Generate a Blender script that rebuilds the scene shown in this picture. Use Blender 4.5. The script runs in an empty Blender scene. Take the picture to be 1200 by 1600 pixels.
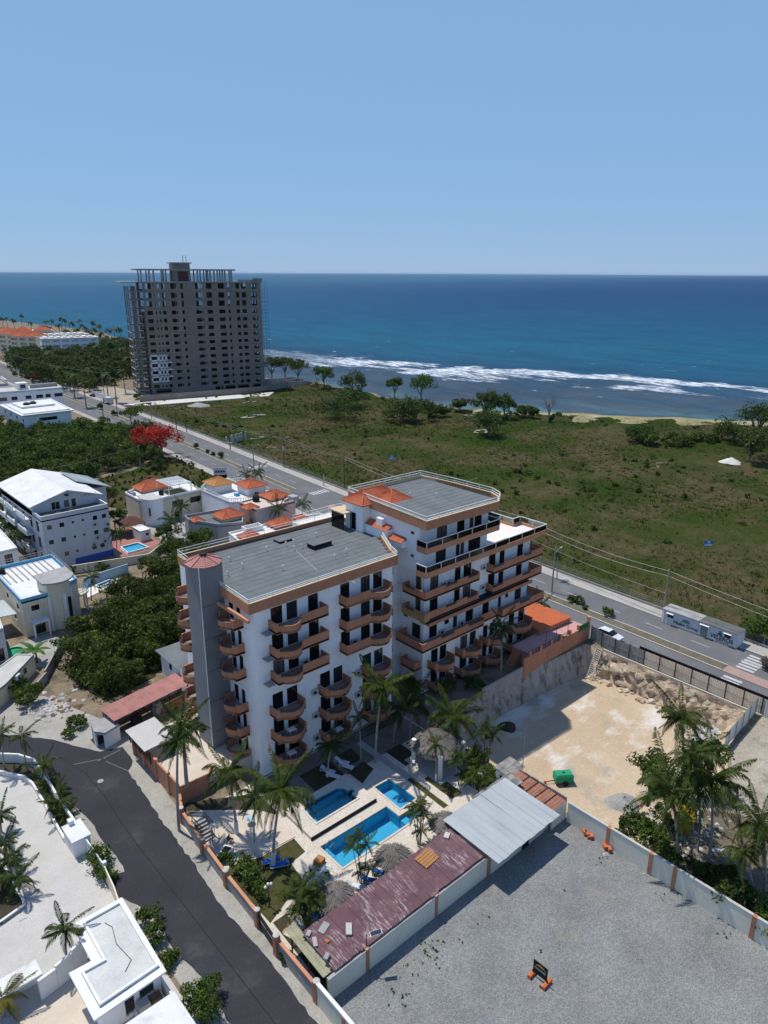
import bpy, bmesh, math, random
import numpy as np
from mathutils import Vector, Matrix
from mathutils.geometry import tessellate_polygon
random.seed(7); RNG = np.random.default_rng(7)
SC = bpy.context.scene
COL = SC.collection
# ------------------------------------------------------------------ camera
# x runs along the hotel front, y from the pool yard to the hotel's back, metres
cam_d = bpy.data.cameras.new('camera'); cam = bpy.data.objects.new('camera', cam_d); COL.objects.link(cam)
cam_d.sensor_fit = 'VERTICAL'; cam_d.sensor_height = 24.0; cam_d.lens = 24.0*1140/1600
cam_d.clip_start = 0.5; cam_d.clip_end = 90000
CAM = Vector((-36.599, -61.241, 55.0))
RT = Vector((0.744084, -0.668073, 0.004312)); UP = Vector((0.205209, 0.234690, 0.950163)); FW = Vector((0.635790, 0.706116, -0.311723))
cam.matrix_world = Matrix(((RT.x, UP.x, -FW.x, CAM.x), (RT.y, UP.y, -FW.y, CAM.y), (RT.z, UP.z, -FW.z, CAM.z), (0, 0, 0, 1)))
SC.camera = cam
# ------------------------------------------------------------------ sky and sun
SUN_EL = math.radians(67); SUN_DIR = Vector((-0.17, 0.985, 0)).normalized()
world = bpy.data.worlds.new('World'); SC.world = world; world.use_nodes = True
wn = world.node_tree.nodes; wl = world.node_tree.links
bg = wn['Background']; bg.inputs['Strength'].default_value = 0.15
sky = wn.new('ShaderNodeTexSky'); sky.sky_type = 'NISHITA'; sky.sun_disc = False
sky.sun_elevation = SUN_EL; sky.sun_rotation = math.atan2(SUN_DIR.x, SUN_DIR.y)
sky.altitude = 50; sky.air_density = 1.0; sky.dust_density = 0.0; sky.ozone_density = 6.5
cap = wn.new('ShaderNodeMix'); cap.data_type = 'RGBA'; cap.blend_type = 'DARKEN'; cap.clamp_result = False   # thin sea haze: the glow low down is capped all round the horizon
cap.inputs[0].default_value = 0.88; cap.inputs[7].default_value = (1.35, 2.38, 3.95, 1)
wl.new(sky.outputs['Color'], cap.inputs[6]); wl.new(cap.outputs[2], bg.inputs['Color'])
sun_d = bpy.data.lights.new('sun', 'SUN'); sun_d.energy = 3.7; sun_d.angle = math.radians(0.53); sun_d.color = (1.0, 0.95, 0.87)
sun = bpy.data.objects.new('sun', sun_d); COL.objects.link(sun)
sv = Vector((SUN_DIR.x*math.cos(SUN_EL), SUN_DIR.y*math.cos(SUN_EL), math.sin(SUN_EL)))
sun.rotation_euler = sv.to_track_quat('Z', 'Y').to_euler(); sun.location = (0, 0, 120)
SC.view_settings.view_transform = 'Standard'; SC.view_settings.look = 'None'
SC.view_settings.exposure = 0.20; SC.view_settings.gamma = 1.0
SC.cycles.max_bounces = 6; SC.cycles.transparent_max_bounces = 12

# ------------------------------------------------------------------ helpers
def P(px, py, z=0.0):
    """ground point (height z) seen at a photograph pixel"""
    d = FW*1140 + RT*(px-600) - UP*(py-800)
    t = (z-CAM.z)/d.z
    return CAM + d*t
LABELS = {}
def tag(o, label, cat, group=None):
    if label in LABELS and not (group and LABELS[label] == group): print('DUP LABEL', label)
    LABELS[label] = group
    o['label'] = label; o['category'] = cat
    if group: o['group'] = group
    return o
def thing(name, label, cat, loc=(0, 0, 0), rz=0.0, group=None):
    o = bpy.data.objects.new(name, None); COL.objects.link(o); o.empty_display_size = 0.3
    o.location = loc; o.rotation_euler = (0, 0, rz)
    return tag(o, label, cat, group)
def link(name, me, parent=None, loc=(0, 0, 0), rz=0.0, scale=None, rot=None):
    o = bpy.data.objects.new(name, me); COL.objects.link(o)
    o.location = loc; o.rotation_euler = rot if rot else (0, 0, rz)
    if scale: o.scale = scale if isinstance(scale, (tuple, list)) else (scale,)*3
    if parent: o.parent = parent
    return o
def struct(o): o['kind'] = 'structure'; return o
def stuff(o): o['kind'] = 'stuff'; return o

class M:
    """collects faces for one mesh"""
    def __init__(s): s.v = []; s.f = []; s.mi = []; s.cur = 0
    def face(s, pts):
        n = len(s.v); s.v += [tuple(p) for p in pts]; s.f.append(tuple(range(n, n+len(pts)))); s.mi.append(s.cur); return s
    def box(s, x0, x1, y0, y1, z0, z1):
        n = len(s.v)
        s.v += [(x0, y0, z0), (x1, y0, z0), (x1, y1, z0), (x0, y1, z0), (x0, y0, z1), (x1, y0, z1), (x1, y1, z1), (x0, y1, z1)]
        for q in ((0, 3, 2, 1), (4, 5, 6, 7), (0, 1, 5, 4), (1, 2, 6, 5), (2, 3, 7, 6), (3, 0, 4, 7)):
            s.f.append(tuple(n+i for i in q)); s.mi.append(s.cur)
        return s
    def bar(s, a, b, w, h):
        """square bar between two points"""
        a = Vector(a); b = Vector(b); d = (b-a).normalized()
        sd = d.cross(Vector((0, 0, 1)));  sd = Vector((1, 0, 0)) if sd.length < 1e-4 else sd.normalized()
        u = sd.cross(d); n = len(s.v)
        for c in (a, b):
            for i, j in ((-1, -1), (1, -1), (1, 1), (-1, 1)): s.v.append(tuple(c+sd*(i*w/2)+u*(j*h/2)))
        for q in ((0, 1, 2, 3), (7, 6, 5, 4), (0, 4, 5, 1), (1, 5, 6, 2), (2, 6, 7, 3), (3, 7, 4, 0)):
            s.f.append(tuple(n+i for i in q)); s.mi.append(s.cur)
        return s
    def prism(s, poly, z0, z1, holes=(), bottom=True):
        """z0, z1 heights; poly ccw"""
        loops = [[(p[0], p[1]) for p in poly]]+[[(p[0], p[1]) for p in h] for h in holes]
        flat = [p for l in loops for p in l]
        tris = tessellate_polygon([[Vector((x, y, 0)) for x, y in l] for l in loops])
        n = len(s.v); k = len(flat)
        s.v += [(x, y, z1) for x, y in flat]
        def up(t):
            a, b, c = (flat[i] for i in t)
            return t if (b[0]-a[0])*(c[1]-a[1])-(b[1]-a[1])*(c[0]-a[0]) > 0 else (t[0], t[2], t[1])
        for t in tris:
            t = up(t); s.f.append(tuple(n+i for i in t)); s.mi.append(s.cur)
        if z0 is not None:
            s.v += [(x, y, z0) for x, y in flat]
            if bottom:
                for t in tris:
                    t = up(t); s.f.append((n+k+t[0], n+k+t[2], n+k+t[1])); s.mi.append(s.cur)
            o = n
            for l in loops:
                m = len(l)
                for i in range(m):
                    j = (i+1) % m; s.f.append((o+i, o+k+i, o+k+j, o+j)); s.mi.append(s.cur)
                o += m
        return s
    def tube(s, pts, r, n=6, cap=True):
        pts = [Vector(p) for p in pts]; rs = r if isinstance(r, (list, tuple)) else [r]*len(pts)
        base = len(s.v); ref = None
        for i, p in enumerate(pts):
            d = (pts[min(i+1, len(pts)-1)]-pts[max(i-1, 0)]).normalized()
            if ref is None:
                ref = Vector((1, 0, 0)) if abs(d.x) < 0.8 else Vector((0, 1, 0))
            a = (ref-d*ref.dot(d)).normalized(); ref = a; b = d.cross(a)
            for k in range(n):
                t = 2*math.pi*k/n; s.v.append(tuple(p+(a*math.cos(t)+b*math.sin(t))*rs[i]))
        for i in range(len(pts)-1):
            for k in range(n):
                q = (base+i*n+k, base+i*n+(k+1) % n, base+(i+1)*n+(k+1) % n, base+(i+1)*n+k)
                s.f.append(q); s.mi.append(s.cur)
        if cap:
            s.f.append(tuple(base+k for k in reversed(range(n)))); s.mi.append(s.cur)
            e = base+(len(pts)-1)*n; s.f.append(tuple(e+k for k in range(n))); s.mi.append(s.cur)
        return s
    def lathe(s, prof, n=12, c=(0, 0)):
        """prof list of (r, z)"""
        base = len(s.v)
        for r, z in prof:
            for k in range(n):
                t = 2*math.pi*k/n; s.v.append((c[0]+r*math.cos(t), c[1]+r*math.sin(t), z))
        for i in range(len(prof)-1):
            for k in range(n):
                s.f.append((base+i*n+k, base+i*n+(k+1) % n, base+(i+1)*n+(k+1) % n, base+(i+1)*n+k)); s.mi.append(s.cur)
        return s
    def wall(s, path, t, z0, zt, closed=False):
        """thick wall along a 2-d path; t>0 thickens to the left; zt height or one per segment"""
        n = len(path); off = []
        def nrm(a, b):
            d = Vector((b[0]-a[0], b[1]-a[1])); d.normalize(); return Vector((-d.y, d.x))
        for i in range(n):
            ns = []
            if i > 0 or closed: ns.append(nrm(path[i-1], path[i]))
            if i < n-1 or closed: ns.append(nrm(path[i], path[(i+1) % n]))
            m = sum(ns, Vector((0, 0)));  m = m.normalized() if m.length > 1e-6 else ns[0]
            k = max(0.35, m.dot(ns[0])); off.append((path[i][0]+m.x*t/k, path[i][1]+m.y*t/k))
        for i in range(n if closed else n-1):
            j = (i+1) % n; h = zt[i] if isinstance(zt, (list, tuple)) else zt
            a, b, c, d = path[i], path[j], off[j], off[i]
            if t < 0: a, b, c, d = d, c, b, a
            q = len(s.v)
            s.v += [(p[0], p[1], z0) for p in (a, b, c, d)]+[(p[0], p[1], h) for p in (a, b, c, d)]
            for f in ((0, 3, 2, 1), (4, 5, 6, 7), (0, 1, 5, 4), (1, 2, 6, 5), (2, 3, 7, 6), (3, 0, 4, 7)):
                s.f.append(tuple(q+x for x in f)); s.mi.append(s.cur)
        return s
    def holed(s, p0, p1, z0, z1, ops=(), depth=0.18):
        """flat wall from p0 to p1, outside on its right, with openings (s0, s1, za, zb)"""
        p0 = Vector((p0[0], p0[1])); p1 = Vector((p1[0], p1[1])); L = (p1-p0).length; d = (p1-p0)/L; inn = Vector((-d.y, d.x))
        ops = [(max(a, 0.01), min(b, L-0.01), max(c, z0+0.005), min(e, z1-0.005)) for a, b, c, e in ops if b > 0 and a < L and e > z0 and c < z1]
        S = sorted(set([0, L]+[round(o[0], 4) for o in ops]+[round(o[1], 4) for o in ops])); Z = sorted(set([z0, z1]+[round(o[2], 4) for o in ops]+[round(o[3], 4) for o in ops]))
        def pt(a, z, k=0): q = p0+d*a+inn*k; return (q.x, q.y, z)
        for i in range(len(S)-1):
            run = None
            for j in range(len(Z)-1):
                cs = (S[i]+S[i+1])/2; cz = (Z[j]+Z[j+1])/2
                if any(o[0] < cs < o[1] and o[2] < cz < o[3] for o in ops):
                    if run is not None: s.face([pt(S[i], run), pt(S[i+1], run), pt(S[i+1], Z[j]), pt(S[i], Z[j])]); run = None
                elif run is None: run = Z[j]
            if run is not None: s.face([pt(S[i], run), pt(S[i+1], run), pt(S[i+1], z1), pt(S[i], z1)])
        for a, b, c, e in ops:
            s.face([pt(a, c), pt(b, c), pt(b, c, depth), pt(a, c, depth)]); s.face([pt(b, e), pt(a, e), pt(a, e, depth), pt(b, e, depth)])
            s.face([pt(a, e), pt(a, c), pt(a, c, depth), pt(a, e, depth)]); s.face([pt(b, c), pt(b, e), pt(b, e, depth), pt(b, c, depth)])
        return s
    def hip(s, x0, x1, y0, y1, z0, z1, ridge=0.5):
        """hip roof; the ridge runs along the longer side"""
        cx = (x0+x1)/2; cy = (y0+y1)/2
        if x1-x0 >= y1-y0: h = (x1-x0)/2-(y1-y0)*ridge; a = (cx-h, cy, z1); b = (cx+h, cy, z1); s.face([(x0, y0, z0), (x1, y0, z0), b, a]); s.face([(x1, y1, z0), (x0, y1, z0), a, b]); s.face([(x1, y0, z0), (x1, y1, z0), b]); s.face([(x0, y1, z0), (x0, y0, z0), a])
        else: h = (y1-y0)/2-(x1-x0)*ridge; a = (cx, cy-h, z1); b = (cx, cy+h, z1); s.face([(x1, y0, z0), (x1, y1, z0), b, a]); s.face([(x0, y1, z0), (x0, y0, z0), a, b]); s.face([(x0, y0, z0), (x1, y0, z0), a]); s.face([(x1, y1, z0), (x0, y1, z0), b])
        s.face([(x0, y0, z0), (x0, y1, z0), (x1, y1, z0), (x1, y0, z0)])
        return s
    def mesh(s, name, *mats, smooth=False):
        me = bpy.data.meshes.new(name); me.from_pydata(s.v, [], s.f)
        for m in mats: me.materials.append(MAT[m] if isinstance(m, str) else m)
        if len(mats) > 1: me.polygons.foreach_set('material_index', s.mi)
        if smooth: me.polygons.foreach_set('use_smooth', [True]*len(s.f))
        me.update(); return me
    def ob(s, name, mat, parent=None, smooth=False, **kw):
        mats = mat if isinstance(mat, (list, tuple)) else (mat,)
        return link(name, s.mesh(name, *mats, smooth=smooth), parent, **kw)
def npmesh(name, V, F, *mats, mi=None, smooth=False):
    """V (n,3) floats; F (m,k) indices, k = 3 or 4"""
    me = bpy.data.meshes.new(name); V = np.asarray(V, np.float32); F = np.asarray(F, np.int32); k = F.shape[1]
    me.vertices.add(len(V)); me.vertices.foreach_set('co', V.ravel())
    me.loops.add(F.size); me.loops.foreach_set('vertex_index', F.ravel())
    me.polygons.add(len(F)); me.polygons.foreach_set('loop_start', np.arange(0, F.size, k, dtype=np.int32))
    for m in mats: me.materials.append(MAT[m])
    if mi is not None: me.polygons.foreach_set('material_index', np.asarray(mi, np.int32))
    if smooth: me.polygons.foreach_set('use_smooth', np.ones(len(F), bool))
    me.update(calc_edges=True); me.validate(); return me
def text_mesh(s, size, mat, name='lettering', extrude=0.01):
    cu = bpy.data.curves.new(name, 'FONT'); cu.body = s; cu.size = size; cu.extrude = extrude; cu.align_x = 'LEFT'; cu.offset = 0.022*size
    o = bpy.data.objects.new(name, cu); COL.objects.link(o); bpy.context.view_layer.update()
    me = bpy.data.meshes.new_from_object(o.evaluated_get(bpy.context.evaluated_depsgraph_get()))
    bpy.data.objects.remove(o); bpy.data.curves.remove(cu); me.name = name; me.materials.clear(); me.materials.append(MAT[mat]); return me
# ------------------------------------------------------------------ materials
MAT = {}
def nodes(name):
    m = bpy.data.materials.new(name); m.use_nodes = True; MAT[name] = m
    n = m.node_tree.nodes; l = m.node_tree.links; return m, n, l, n['Principled BSDF']
def rgba(c): return (c[0], c[1], c[2], 1)
def noise(n, l, vec, scale, detail=4, rough=0.6, stretch=None):
    t = n.new('ShaderNodeTexNoise'); t.inputs['Scale'].default_value = scale; t.inputs['Detail'].default_value = detail; t.inputs['Roughness'].default_value = rough
    if stretch:
        mp = n.new('ShaderNodeMapping'); mp.inputs['Scale'].default_value = stretch; l.new(vec, mp.inputs['Vector']); vec = mp.outputs['Vector']
    l.new(vec, t.inputs['Vector']); return t.outputs['Fac']
def ramp(n, l, fac, stops, interp='LINEAR'):
    r = n.new('ShaderNodeValToRGB'); r.color_ramp.interpolation = interp; e = r.color_ramp.elements
    while len(e) < len(stops): e.new(0.5)
    for k, (p, c) in enumerate(stops): e[k].position = p; e[k].color = rgba(c) if isinstance(c, (tuple, list)) else (c, c, c, 1)
    l.new(fac, r.inputs['Fac']); return r.outputs['Color']
def mixc(n, l, fac, a, b, mode='MIX'):
    x = n.new('ShaderNodeMix'); x.data_type = 'RGBA'; x.blend_type = mode
    for s, v in ((x.inputs[0], fac), (x.inputs[6], a), (x.inputs[7], b)):
        if isinstance(v, (int, float)): s.default_value = v
        elif isinstance(v, tuple): s.default_value = rgba(v)
        else: l.new(v, s)
    return x.outputs[2]
def math_(n, l, op, a, b=None, c=None):
    x = n.new('ShaderNodeMath'); x.operation = op
    for i, v in enumerate((a, b, c)):
        if v is None: continue
        if isinstance(v, (int, float)): x.inputs[i].default_value = v
        else: l.new(v, x.inputs[i])
    return x.outputs[0]
def pos(n, obj=False):
    if obj: return n.new('ShaderNodeTexCoord').outputs['Object']
    return n.new('ShaderNodeNewGeometry').outputs['Position']
def bump(n, l, b, h, strength, dist=0.05):
    x = n.new('ShaderNodeBump'); x.inputs['Strength'].default_value = strength; x.inputs['Distance'].default_value = dist
    l.new(h, x.inputs['Height']); l.new(x.outputs['Normal'], b.inputs['Normal'])
def plain(name, c1, c2=None, scale=0.8, rough=0.8, fine=14, fine_amt=0.18, bmp=0.0, stretch=None, metal=0.0, spec=0.12, stain=None, stain_at=(0.55, 0.75), stain_scale=0.35, obj=False, contrast=(0.35, 0.65)):
    """two colours mixed by broad noise, fine speckle on top, optional stains"""
    m, n, l, b = nodes(name); p = pos(n, obj)
    c2 = c2 or tuple(x*0.82 for x in c1)
    f = noise(n, l, p, scale, 5, 0.62, stretch)
    col = ramp(n, l, f, [(contrast[0], c1), (contrast[1], c2)])
    fn = noise(n, l, p, fine, 3, 0.7, stretch)
    sp = ramp(n, l, fn, [(0.25, 1-fine_amt), (0.75, 1+fine_amt)])
    col = mixc(n, l, 1.0, col, sp, 'MULTIPLY')
    if stain:
        sf = noise(n, l, p, stain_scale, 6, 0.7, stretch); col = mixc(n, l, ramp(n, l, sf, [(stain_at[0], 0.0), (stain_at[1], 1.0)]), col, stain)
    l.new(col, b.inputs['Base Color']); b.inputs['Roughness'].default_value = rough; b.inputs['Metallic'].default_value = metal
    b.inputs['Specular IOR Level'].default_value = spec
    if bmp: bump(n, l, b, fn, bmp)
    return m
plain('white_wall', (0.88, 0.875, 0.86), (0.83, 0.825, 0.81), 0.25, fine=3, fine_amt=0.04, stain=(0.60, 0.58, 0.53), stain_at=(0.58, 0.9), stretch=(1, 1, 0.25), stain_scale=0.5)
plain('white_paint', (0.74, 0.74, 0.72), (0.66, 0.66, 0.64), 0.5, fine=5, fine_amt=0.06, stain=(0.45, 0.43, 0.38), stain_at=(0.58, 0.85))
plain('white_roof', (0.70, 0.70, 0.68), (0.60, 0.60, 0.58), 0.4, fine=4, fine_amt=0.08, stain=(0.38, 0.36, 0.32), stain_at=(0.55, 0.80), stain_scale=0.5)
plain('terracotta', (0.48, 0.225, 0.130), (0.41, 0.185, 0.108), 0.6, fine=6, fine_amt=0.14, stain=(0.29, 0.14, 0.095), stain_at=(0.52, 0.82), stretch=(1, 1, 0.3))
plain('terracotta_trim', (0.54, 0.27, 0.16), (0.47, 0.23, 0.135), 0.5, fine=6, fine_amt=0.10)
plain('ochre', (0.42, 0.27, 0.12), (0.36, 0.22, 0.10), 0.6, fine=6, fine_amt=0.1)
plain('cream_trim', (0.60, 0.47, 0.30), (0.52, 0.40, 0.25), 0.5, fine=6, fine_amt=0.08)
plain('roof_felt', (0.120, 0.135, 0.138), (0.150, 0.165, 0.168), 0.35, fine=22, fine_amt=0.14, rough=0.95, stain=(0.18, 0.195, 0.19), stain_at=(0.5, 0.8), stain_scale=0.6)
plain('roof_seam', (0.035, 0.04, 0.042), fine_amt=0.1)
plain('black_box', (0.025, 0.027, 0.03), fine_amt=0.2)
plain('tower_grey', (0.225, 0.228, 0.235), (0.19, 0.194, 0.20), 0.3, fine=8, fine_amt=0.05)
plain('tile_orange', (0.52, 0.155, 0.075), (0.42, 0.115, 0.058), 1.4, fine=7, fine_amt=0.25, stain=(0.27, 0.10, 0.07), stain_at=(0.55, 0.8), stain_scale=1.0)
plain('tile_pink', (0.45, 0.22, 0.19), (0.37, 0.17, 0.145), 1.4, fine=7, fine_amt=0.25)
plain('tile_clay', (0.36, 0.17, 0.11), (0.26, 0.12, 0.08), 1.2, fine=6, fine_amt=0.3)
plain('door_frame', (0.018, 0.014, 0.012), fine_amt=0.2, rough=0.5)
plain('white_frame', (0.7, 0.7, 0.7), fine_amt=0.05)
plain('balcony_floor', (0.30, 0.24, 0.20), (0.24, 0.19, 0.16), 1.0, fine=8)
plain('rail_dark', (0.05, 0.05, 0.055), rough=0.5)
plain('rail_white', (0.78, 0.78, 0.76), rough=0.45, fine_amt=0.04)
plain('ac_white', (0.55, 0.55, 0.53), (0.45, 0.45, 0.43), 3)
plain('dark_metal', (0.03, 0.03, 0.032), rough=0.5)
plain('grey_metal', (0.30, 0.31, 0.32), (0.24, 0.25, 0.26), 1.5, rough=0.55, metal=0.3)
plain('galvanised', (0.44, 0.47, 0.48), (0.38, 0.41, 0.42), 0.5, fine=9, fine_amt=0.06, rough=0.5, metal=0.2, stain=(0.32, 0.34, 0.34), stain_at=(0.55, 0.8), stretch=(1, .25, 1))
plain('concrete', (0.36, 0.35, 0.33), (0.28, 0.27, 0.255), 0.5, fine=5, fine_amt=0.12, stain=(0.16, 0.15, 0.14), stain_at=(0.55, 0.8))
plain('raw_concrete', (0.27, 0.230, 0.190), (0.225, 0.190, 0.156), 0.12, fine=1.5, fine_amt=0.2, stain=(0.32, 0.275, 0.228), stain_at=(0.5, 0.8), stain_scale=0.15)
plain('concrete_light', (0.5, 0.48, 0.44), (0.42, 0.40, 0.37), 0.4, fine=3, fine_amt=0.1)
plain('beige_wall', (0.74, 0.70, 0.57), (0.67, 0.63, 0.51), 0.3, fine=4, fine_amt=0.06, stain=(0.42, 0.39, 0.31), stain_at=(0.58, 0.88), stretch=(1, 1, 0.4))
plain('cream_wall', (0.70, 0.63, 0.48), (0.63, 0.565, 0.42), 0.3, fine=4, fine_amt=0.06, stain=(0.42, 0.38, 0.29), stain_at=(0.56, 0.86), stretch=(1, 1, 0.4))
plain('grey_blue_wall', (0.54, 0.555, 0.58), (0.49, 0.505, 0.53), 0.25, fine=4, fine_amt=0.05, stain=(0.40, 0.40, 0.40), stain_at=(0.58, 0.85), stretch=(1, 1, 0.3))
plain('pink_wall', (0.62, 0.45, 0.39), (0.56, 0.40, 0.345), 0.25, fine=4, fine_amt=0.05, stain=(0.45, 0.34, 0.30), stain_at=(0.58, 0.85), stretch=(1, 1, 0.3))
plain('grey_wall', (0.36, 0.36, 0.36), (0.31, 0.31, 0.31), 0.3, fine=4, fine_amt=0.06)
plain('blue_paint', (0.055, 0.105, 0.42), (0.05, 0.09, 0.36), 0.4, fine_amt=0.05)
plain('aqua_paint', (0.13, 0.40, 0.60), (0.11, 0.35, 0.54), 0.4, fine_amt=0.06)
plain('pale_aqua', (0.36, 0.50, 0.58), (0.32, 0.45, 0.52), 0.4, fine_amt=0.06)
plain('red_deck', (0.36, 0.17, 0.145), (0.31, 0.145, 0.125), 0.5, fine=6, fine_amt=0.1)
plain('brown_roof', (0.12, 0.055, 0.045), (0.09, 0.042, 0.035), 0.8, fine=8)
plain('asphalt_new', (0.032, 0.032, 0.038), (0.042, 0.042, 0.048), 0.16, fine=9, fine_amt=0.25, rough=0.9, stain=(0.085, 0.084, 0.088), stain_at=(0.58, 0.82), stain_scale=0.16)
plain('asphalt_old', (0.150, 0.150, 0.152), (0.125, 0.125, 0.128), 0.12, fine=6, fine_amt=0.14, rough=0.9, stain=(0.20, 0.195, 0.185), stain_at=(0.56, 0.8), stain_scale=0.18)
plain('road_paint', (0.52, 0.52, 0.50), (0.40, 0.40, 0.39), 1.5, fine=8, fine_amt=0.2)
plain('kerb_stone', (0.50, 0.47, 0.40), (0.42, 0.39, 0.33), 0.6, fine=6, fine_amt=0.12)
plain('yellow_paint', (0.60, 0.40, 0.06), fine=6)
plain('pavement', (0.40, 0.37, 0.33), (0.32, 0.30, 0.27), 0.4, fine=5, fine_amt=0.14, stain=(0.33, 0.22, 0.18), stain_at=(0.58, 0.75))
plain('verge_dirt', (0.36, 0.34, 0.30), (0.28, 0.265, 0.23), 0.35, fine=4, fine_amt=0.22, bmp=0.3, stain=(0.20, 0.18, 0.14), stain_at=(0.55, 0.8))
plain('dirt', (0.24, 0.19, 0.13), (0.16, 0.125, 0.085), 0.3, fine=3, fine_amt=0.3, bmp=0.4, stain=(0.055, 0.06, 0.03), stain_at=(0.5, 0.7))
plain('sandy', (0.38, 0.335, 0.265), (0.30, 0.265, 0.205), 0.25, fine=3, fine_amt=0.25, bmp=0.4, stain=(0.13, 0.12, 0.075), stain_at=(0.52, 0.72))
plain('villa_court', (0.50, 0.48, 0.45), (0.45, 0.43, 0.40), 0.3, fine=9, fine_amt=0.16, stain=(0.37, 0.35, 0.32), stain_at=(0.55, 0.85))
plain('lawn', (0.056, 0.058, 0.018), (0.072, 0.066, 0.026), 0.5, fine=8, fine_amt=0.4, bmp=0.5, stain=(0.030, 0.034, 0.012), stain_at=(0.45, 0.7), stain_scale=0.9)
plain('median_dirt', (0.155, 0.135, 0.095), (0.105, 0.098, 0.062), 0.5, fine=5, fine_amt=0.35, bmp=0.4)
plain('soil', (0.060, 0.050, 0.034), (0.038, 0.036, 0.020), 0.5, fine=5, fine_amt=0.35)
plain('sheet_beige', (0.76, 0.66, 0.52), (0.68, 0.585, 0.455), 0.25, fine=4, fine_amt=0.08, stain=(0.46, 0.38, 0.28), stain_at=(0.55, 0.85), stretch=(1, 1, .4))
plain('sheet_white', (0.70, 0.69, 0.62), (0.62, 0.61, 0.545), 0.3, fine=4, fine_amt=0.06)
plain('sheet_grey', (0.32, 0.32, 0.31), (0.26, 0.26, 0.25), 0.4, fine=4, fine_amt=0.1)
plain('tarp_black', (0.012, 0.012, 0.014), rough=0.5)
plain('pink_sheet', (0.42, 0.205, 0.18), (0.35, 0.165, 0.145), 0.8, fine=6, fine_amt=0.15, stain=(0.26, 0.13, 0.11), stain_at=(0.55, 0.8), stain_scale=0.8)
plain('yellow_sheet', (0.42, 0.40, 0.28), (0.33, 0.31, 0.21), 0.9, fine=6, fine_amt=0.15)
plain('old_sheet', (0.36, 0.34, 0.32), (0.16, 0.155, 0.15), 1.6, fine=6, fine_amt=0.25, stain=(0.12, 0.11, 0.10), stain_at=(0.52, 0.7), stain_scale=1.3, stretch=(.35, 1, 1))
plain('wood', (0.17, 0.11, 0.065), (0.12, 0.075, 0.045), 1.5, fine=9, fine_amt=0.2)
plain('wood_light', (0.40, 0.20, 0.08), (0.34, 0.165, 0.065), 1.5, fine=9, fine_amt=0.15)
plain('trunk', (0.20, 0.17, 0.14), (0.12, 0.10, 0.08), 2.5, fine=10, fine_amt=0.3)
plain('trunk_pale', (0.33, 0.31, 0.28), (0.24, 0.22, 0.19), 2.5, fine=10, fine_amt=0.25)
plain('lime_white', (0.72, 0.72, 0.69), fine_amt=0.08)
plain('thatch', (0.21, 0.19, 0.165), (0.13, 0.115, 0.10), 1.2, fine=16, fine_amt=0.45, bmp=0.9, stretch=(1, 1, 0.5))
plain('green_machine', (0.03, 0.30, 0.15), (0.025, 0.25, 0.125), 1.0, fine_amt=0.08, rough=0.45)
plain('red_paint', (0.45, 0.05, 0.03), rough=0.5)
plain('yellow_box', (0.42, 0.28, 0.03), (0.34, 0.22, 0.03), 1)
plain('blue_fabric', (0.025, 0.13, 0.50), (0.02, 0.10, 0.42), 1.5, fine=10, fine_amt=0.1)
plain('white_fabric', (0.62, 0.66, 0.72), fine_amt=0.06)
plain('car_white', (0.70, 0.72, 0.74), rough=0.25, fine_amt=0.02, spec=0.5)
plain('car_dark', (0.04, 0.045, 0.06), rough=0.3, fine_amt=0.02, spec=0.5)
plain('rubber', (0.02, 0.02, 0.02), rough=0.9)
plain('container', (0.70, 0.71, 0.71), (0.62, 0.63, 0.63), 0.5, fine=5, fine_amt=0.06, stain=(0.45, 0.44, 0.42), stain_at=(0.6, 0.85), rough=0.55)
plain('container_roof', (0.14, 0.14, 0.135), (0.10, 0.10, 0.098), 0.5, fine=5, fine_amt=0.15, stain=(0.26, 0.25, 0.23), stain_at=(0.55, 0.7))
plain('ink_black', (0.012, 0.012, 0.016)); plain('ink_grey', (0.09, 0.09, 0.10)); plain('ink_green', (0.05, 0.20, 0.15)); plain('ink_blue', (0.03, 0.06, 0.18)); plain('ink_pale', (0.45, 0.45, 0.45)); plain('ink_gold', (0.55, 0.36, 0.06))
plain('sign_black', (0.014, 0.014, 0.018), rough=0.5); plain('sign_blue', (0.12, 0.22, 0.45)); plain('sign_green', (0.02, 0.15, 0.05), (0.03, 0.20, 0.06), 2)
plain('barrier_orange', (0.62, 0.16, 0.05), (0.54, 0.13, 0.04), 2, rough=0.5)
plain('brick_red', (0.52, 0.16, 0.07), (0.42, 0.12, 0.05), 3)
plain('rubbish', (0.55, 0.54, 0.53), (0.25, 0.24, 0.24), 2.5, fine=6, fine_amt=0.4, stain=(0.10, 0.16, 0.32), stain_at=(0.6, 0.66), stain_scale=1.5)
plain('gravel_heap', (0.33, 0.325, 0.315), (0.26, 0.255, 0.245), 1.5, fine=9, fine_amt=0.4, bmp=0.8)
plain('white_sand', (0.62, 0.60, 0.56), (0.52, 0.50, 0.46), 1.0, fine=6, fine_amt=0.15)
plain('tyre_dark', (0.02, 0.02, 0.022))
plain('red_tiles_floor', (0.50, 0.135, 0.055), (0.43, 0.11, 0.045), 0.8, fine=6, fine_amt=0.18)
plain('pink_floor', (0.52, 0.30, 0.28), (0.46, 0.26, 0.24), 0.8, fine=6, fine_amt=0.08)
plain('terrace_white', (0.72, 0.69, 0.64), (0.66, 0.63, 0.585), 0.5, fine=5, fine_amt=0.06)
plain('terrace_beige', (0.58, 0.50, 0.41), (0.52, 0.445, 0.365), 0.5, fine=5, fine_amt=0.07)
plain('pool_tile', (0.15, 0.46, 0.62), (0.12, 0.41, 0.57), 1.5, fine=10, fine_amt=0.12)
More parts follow.
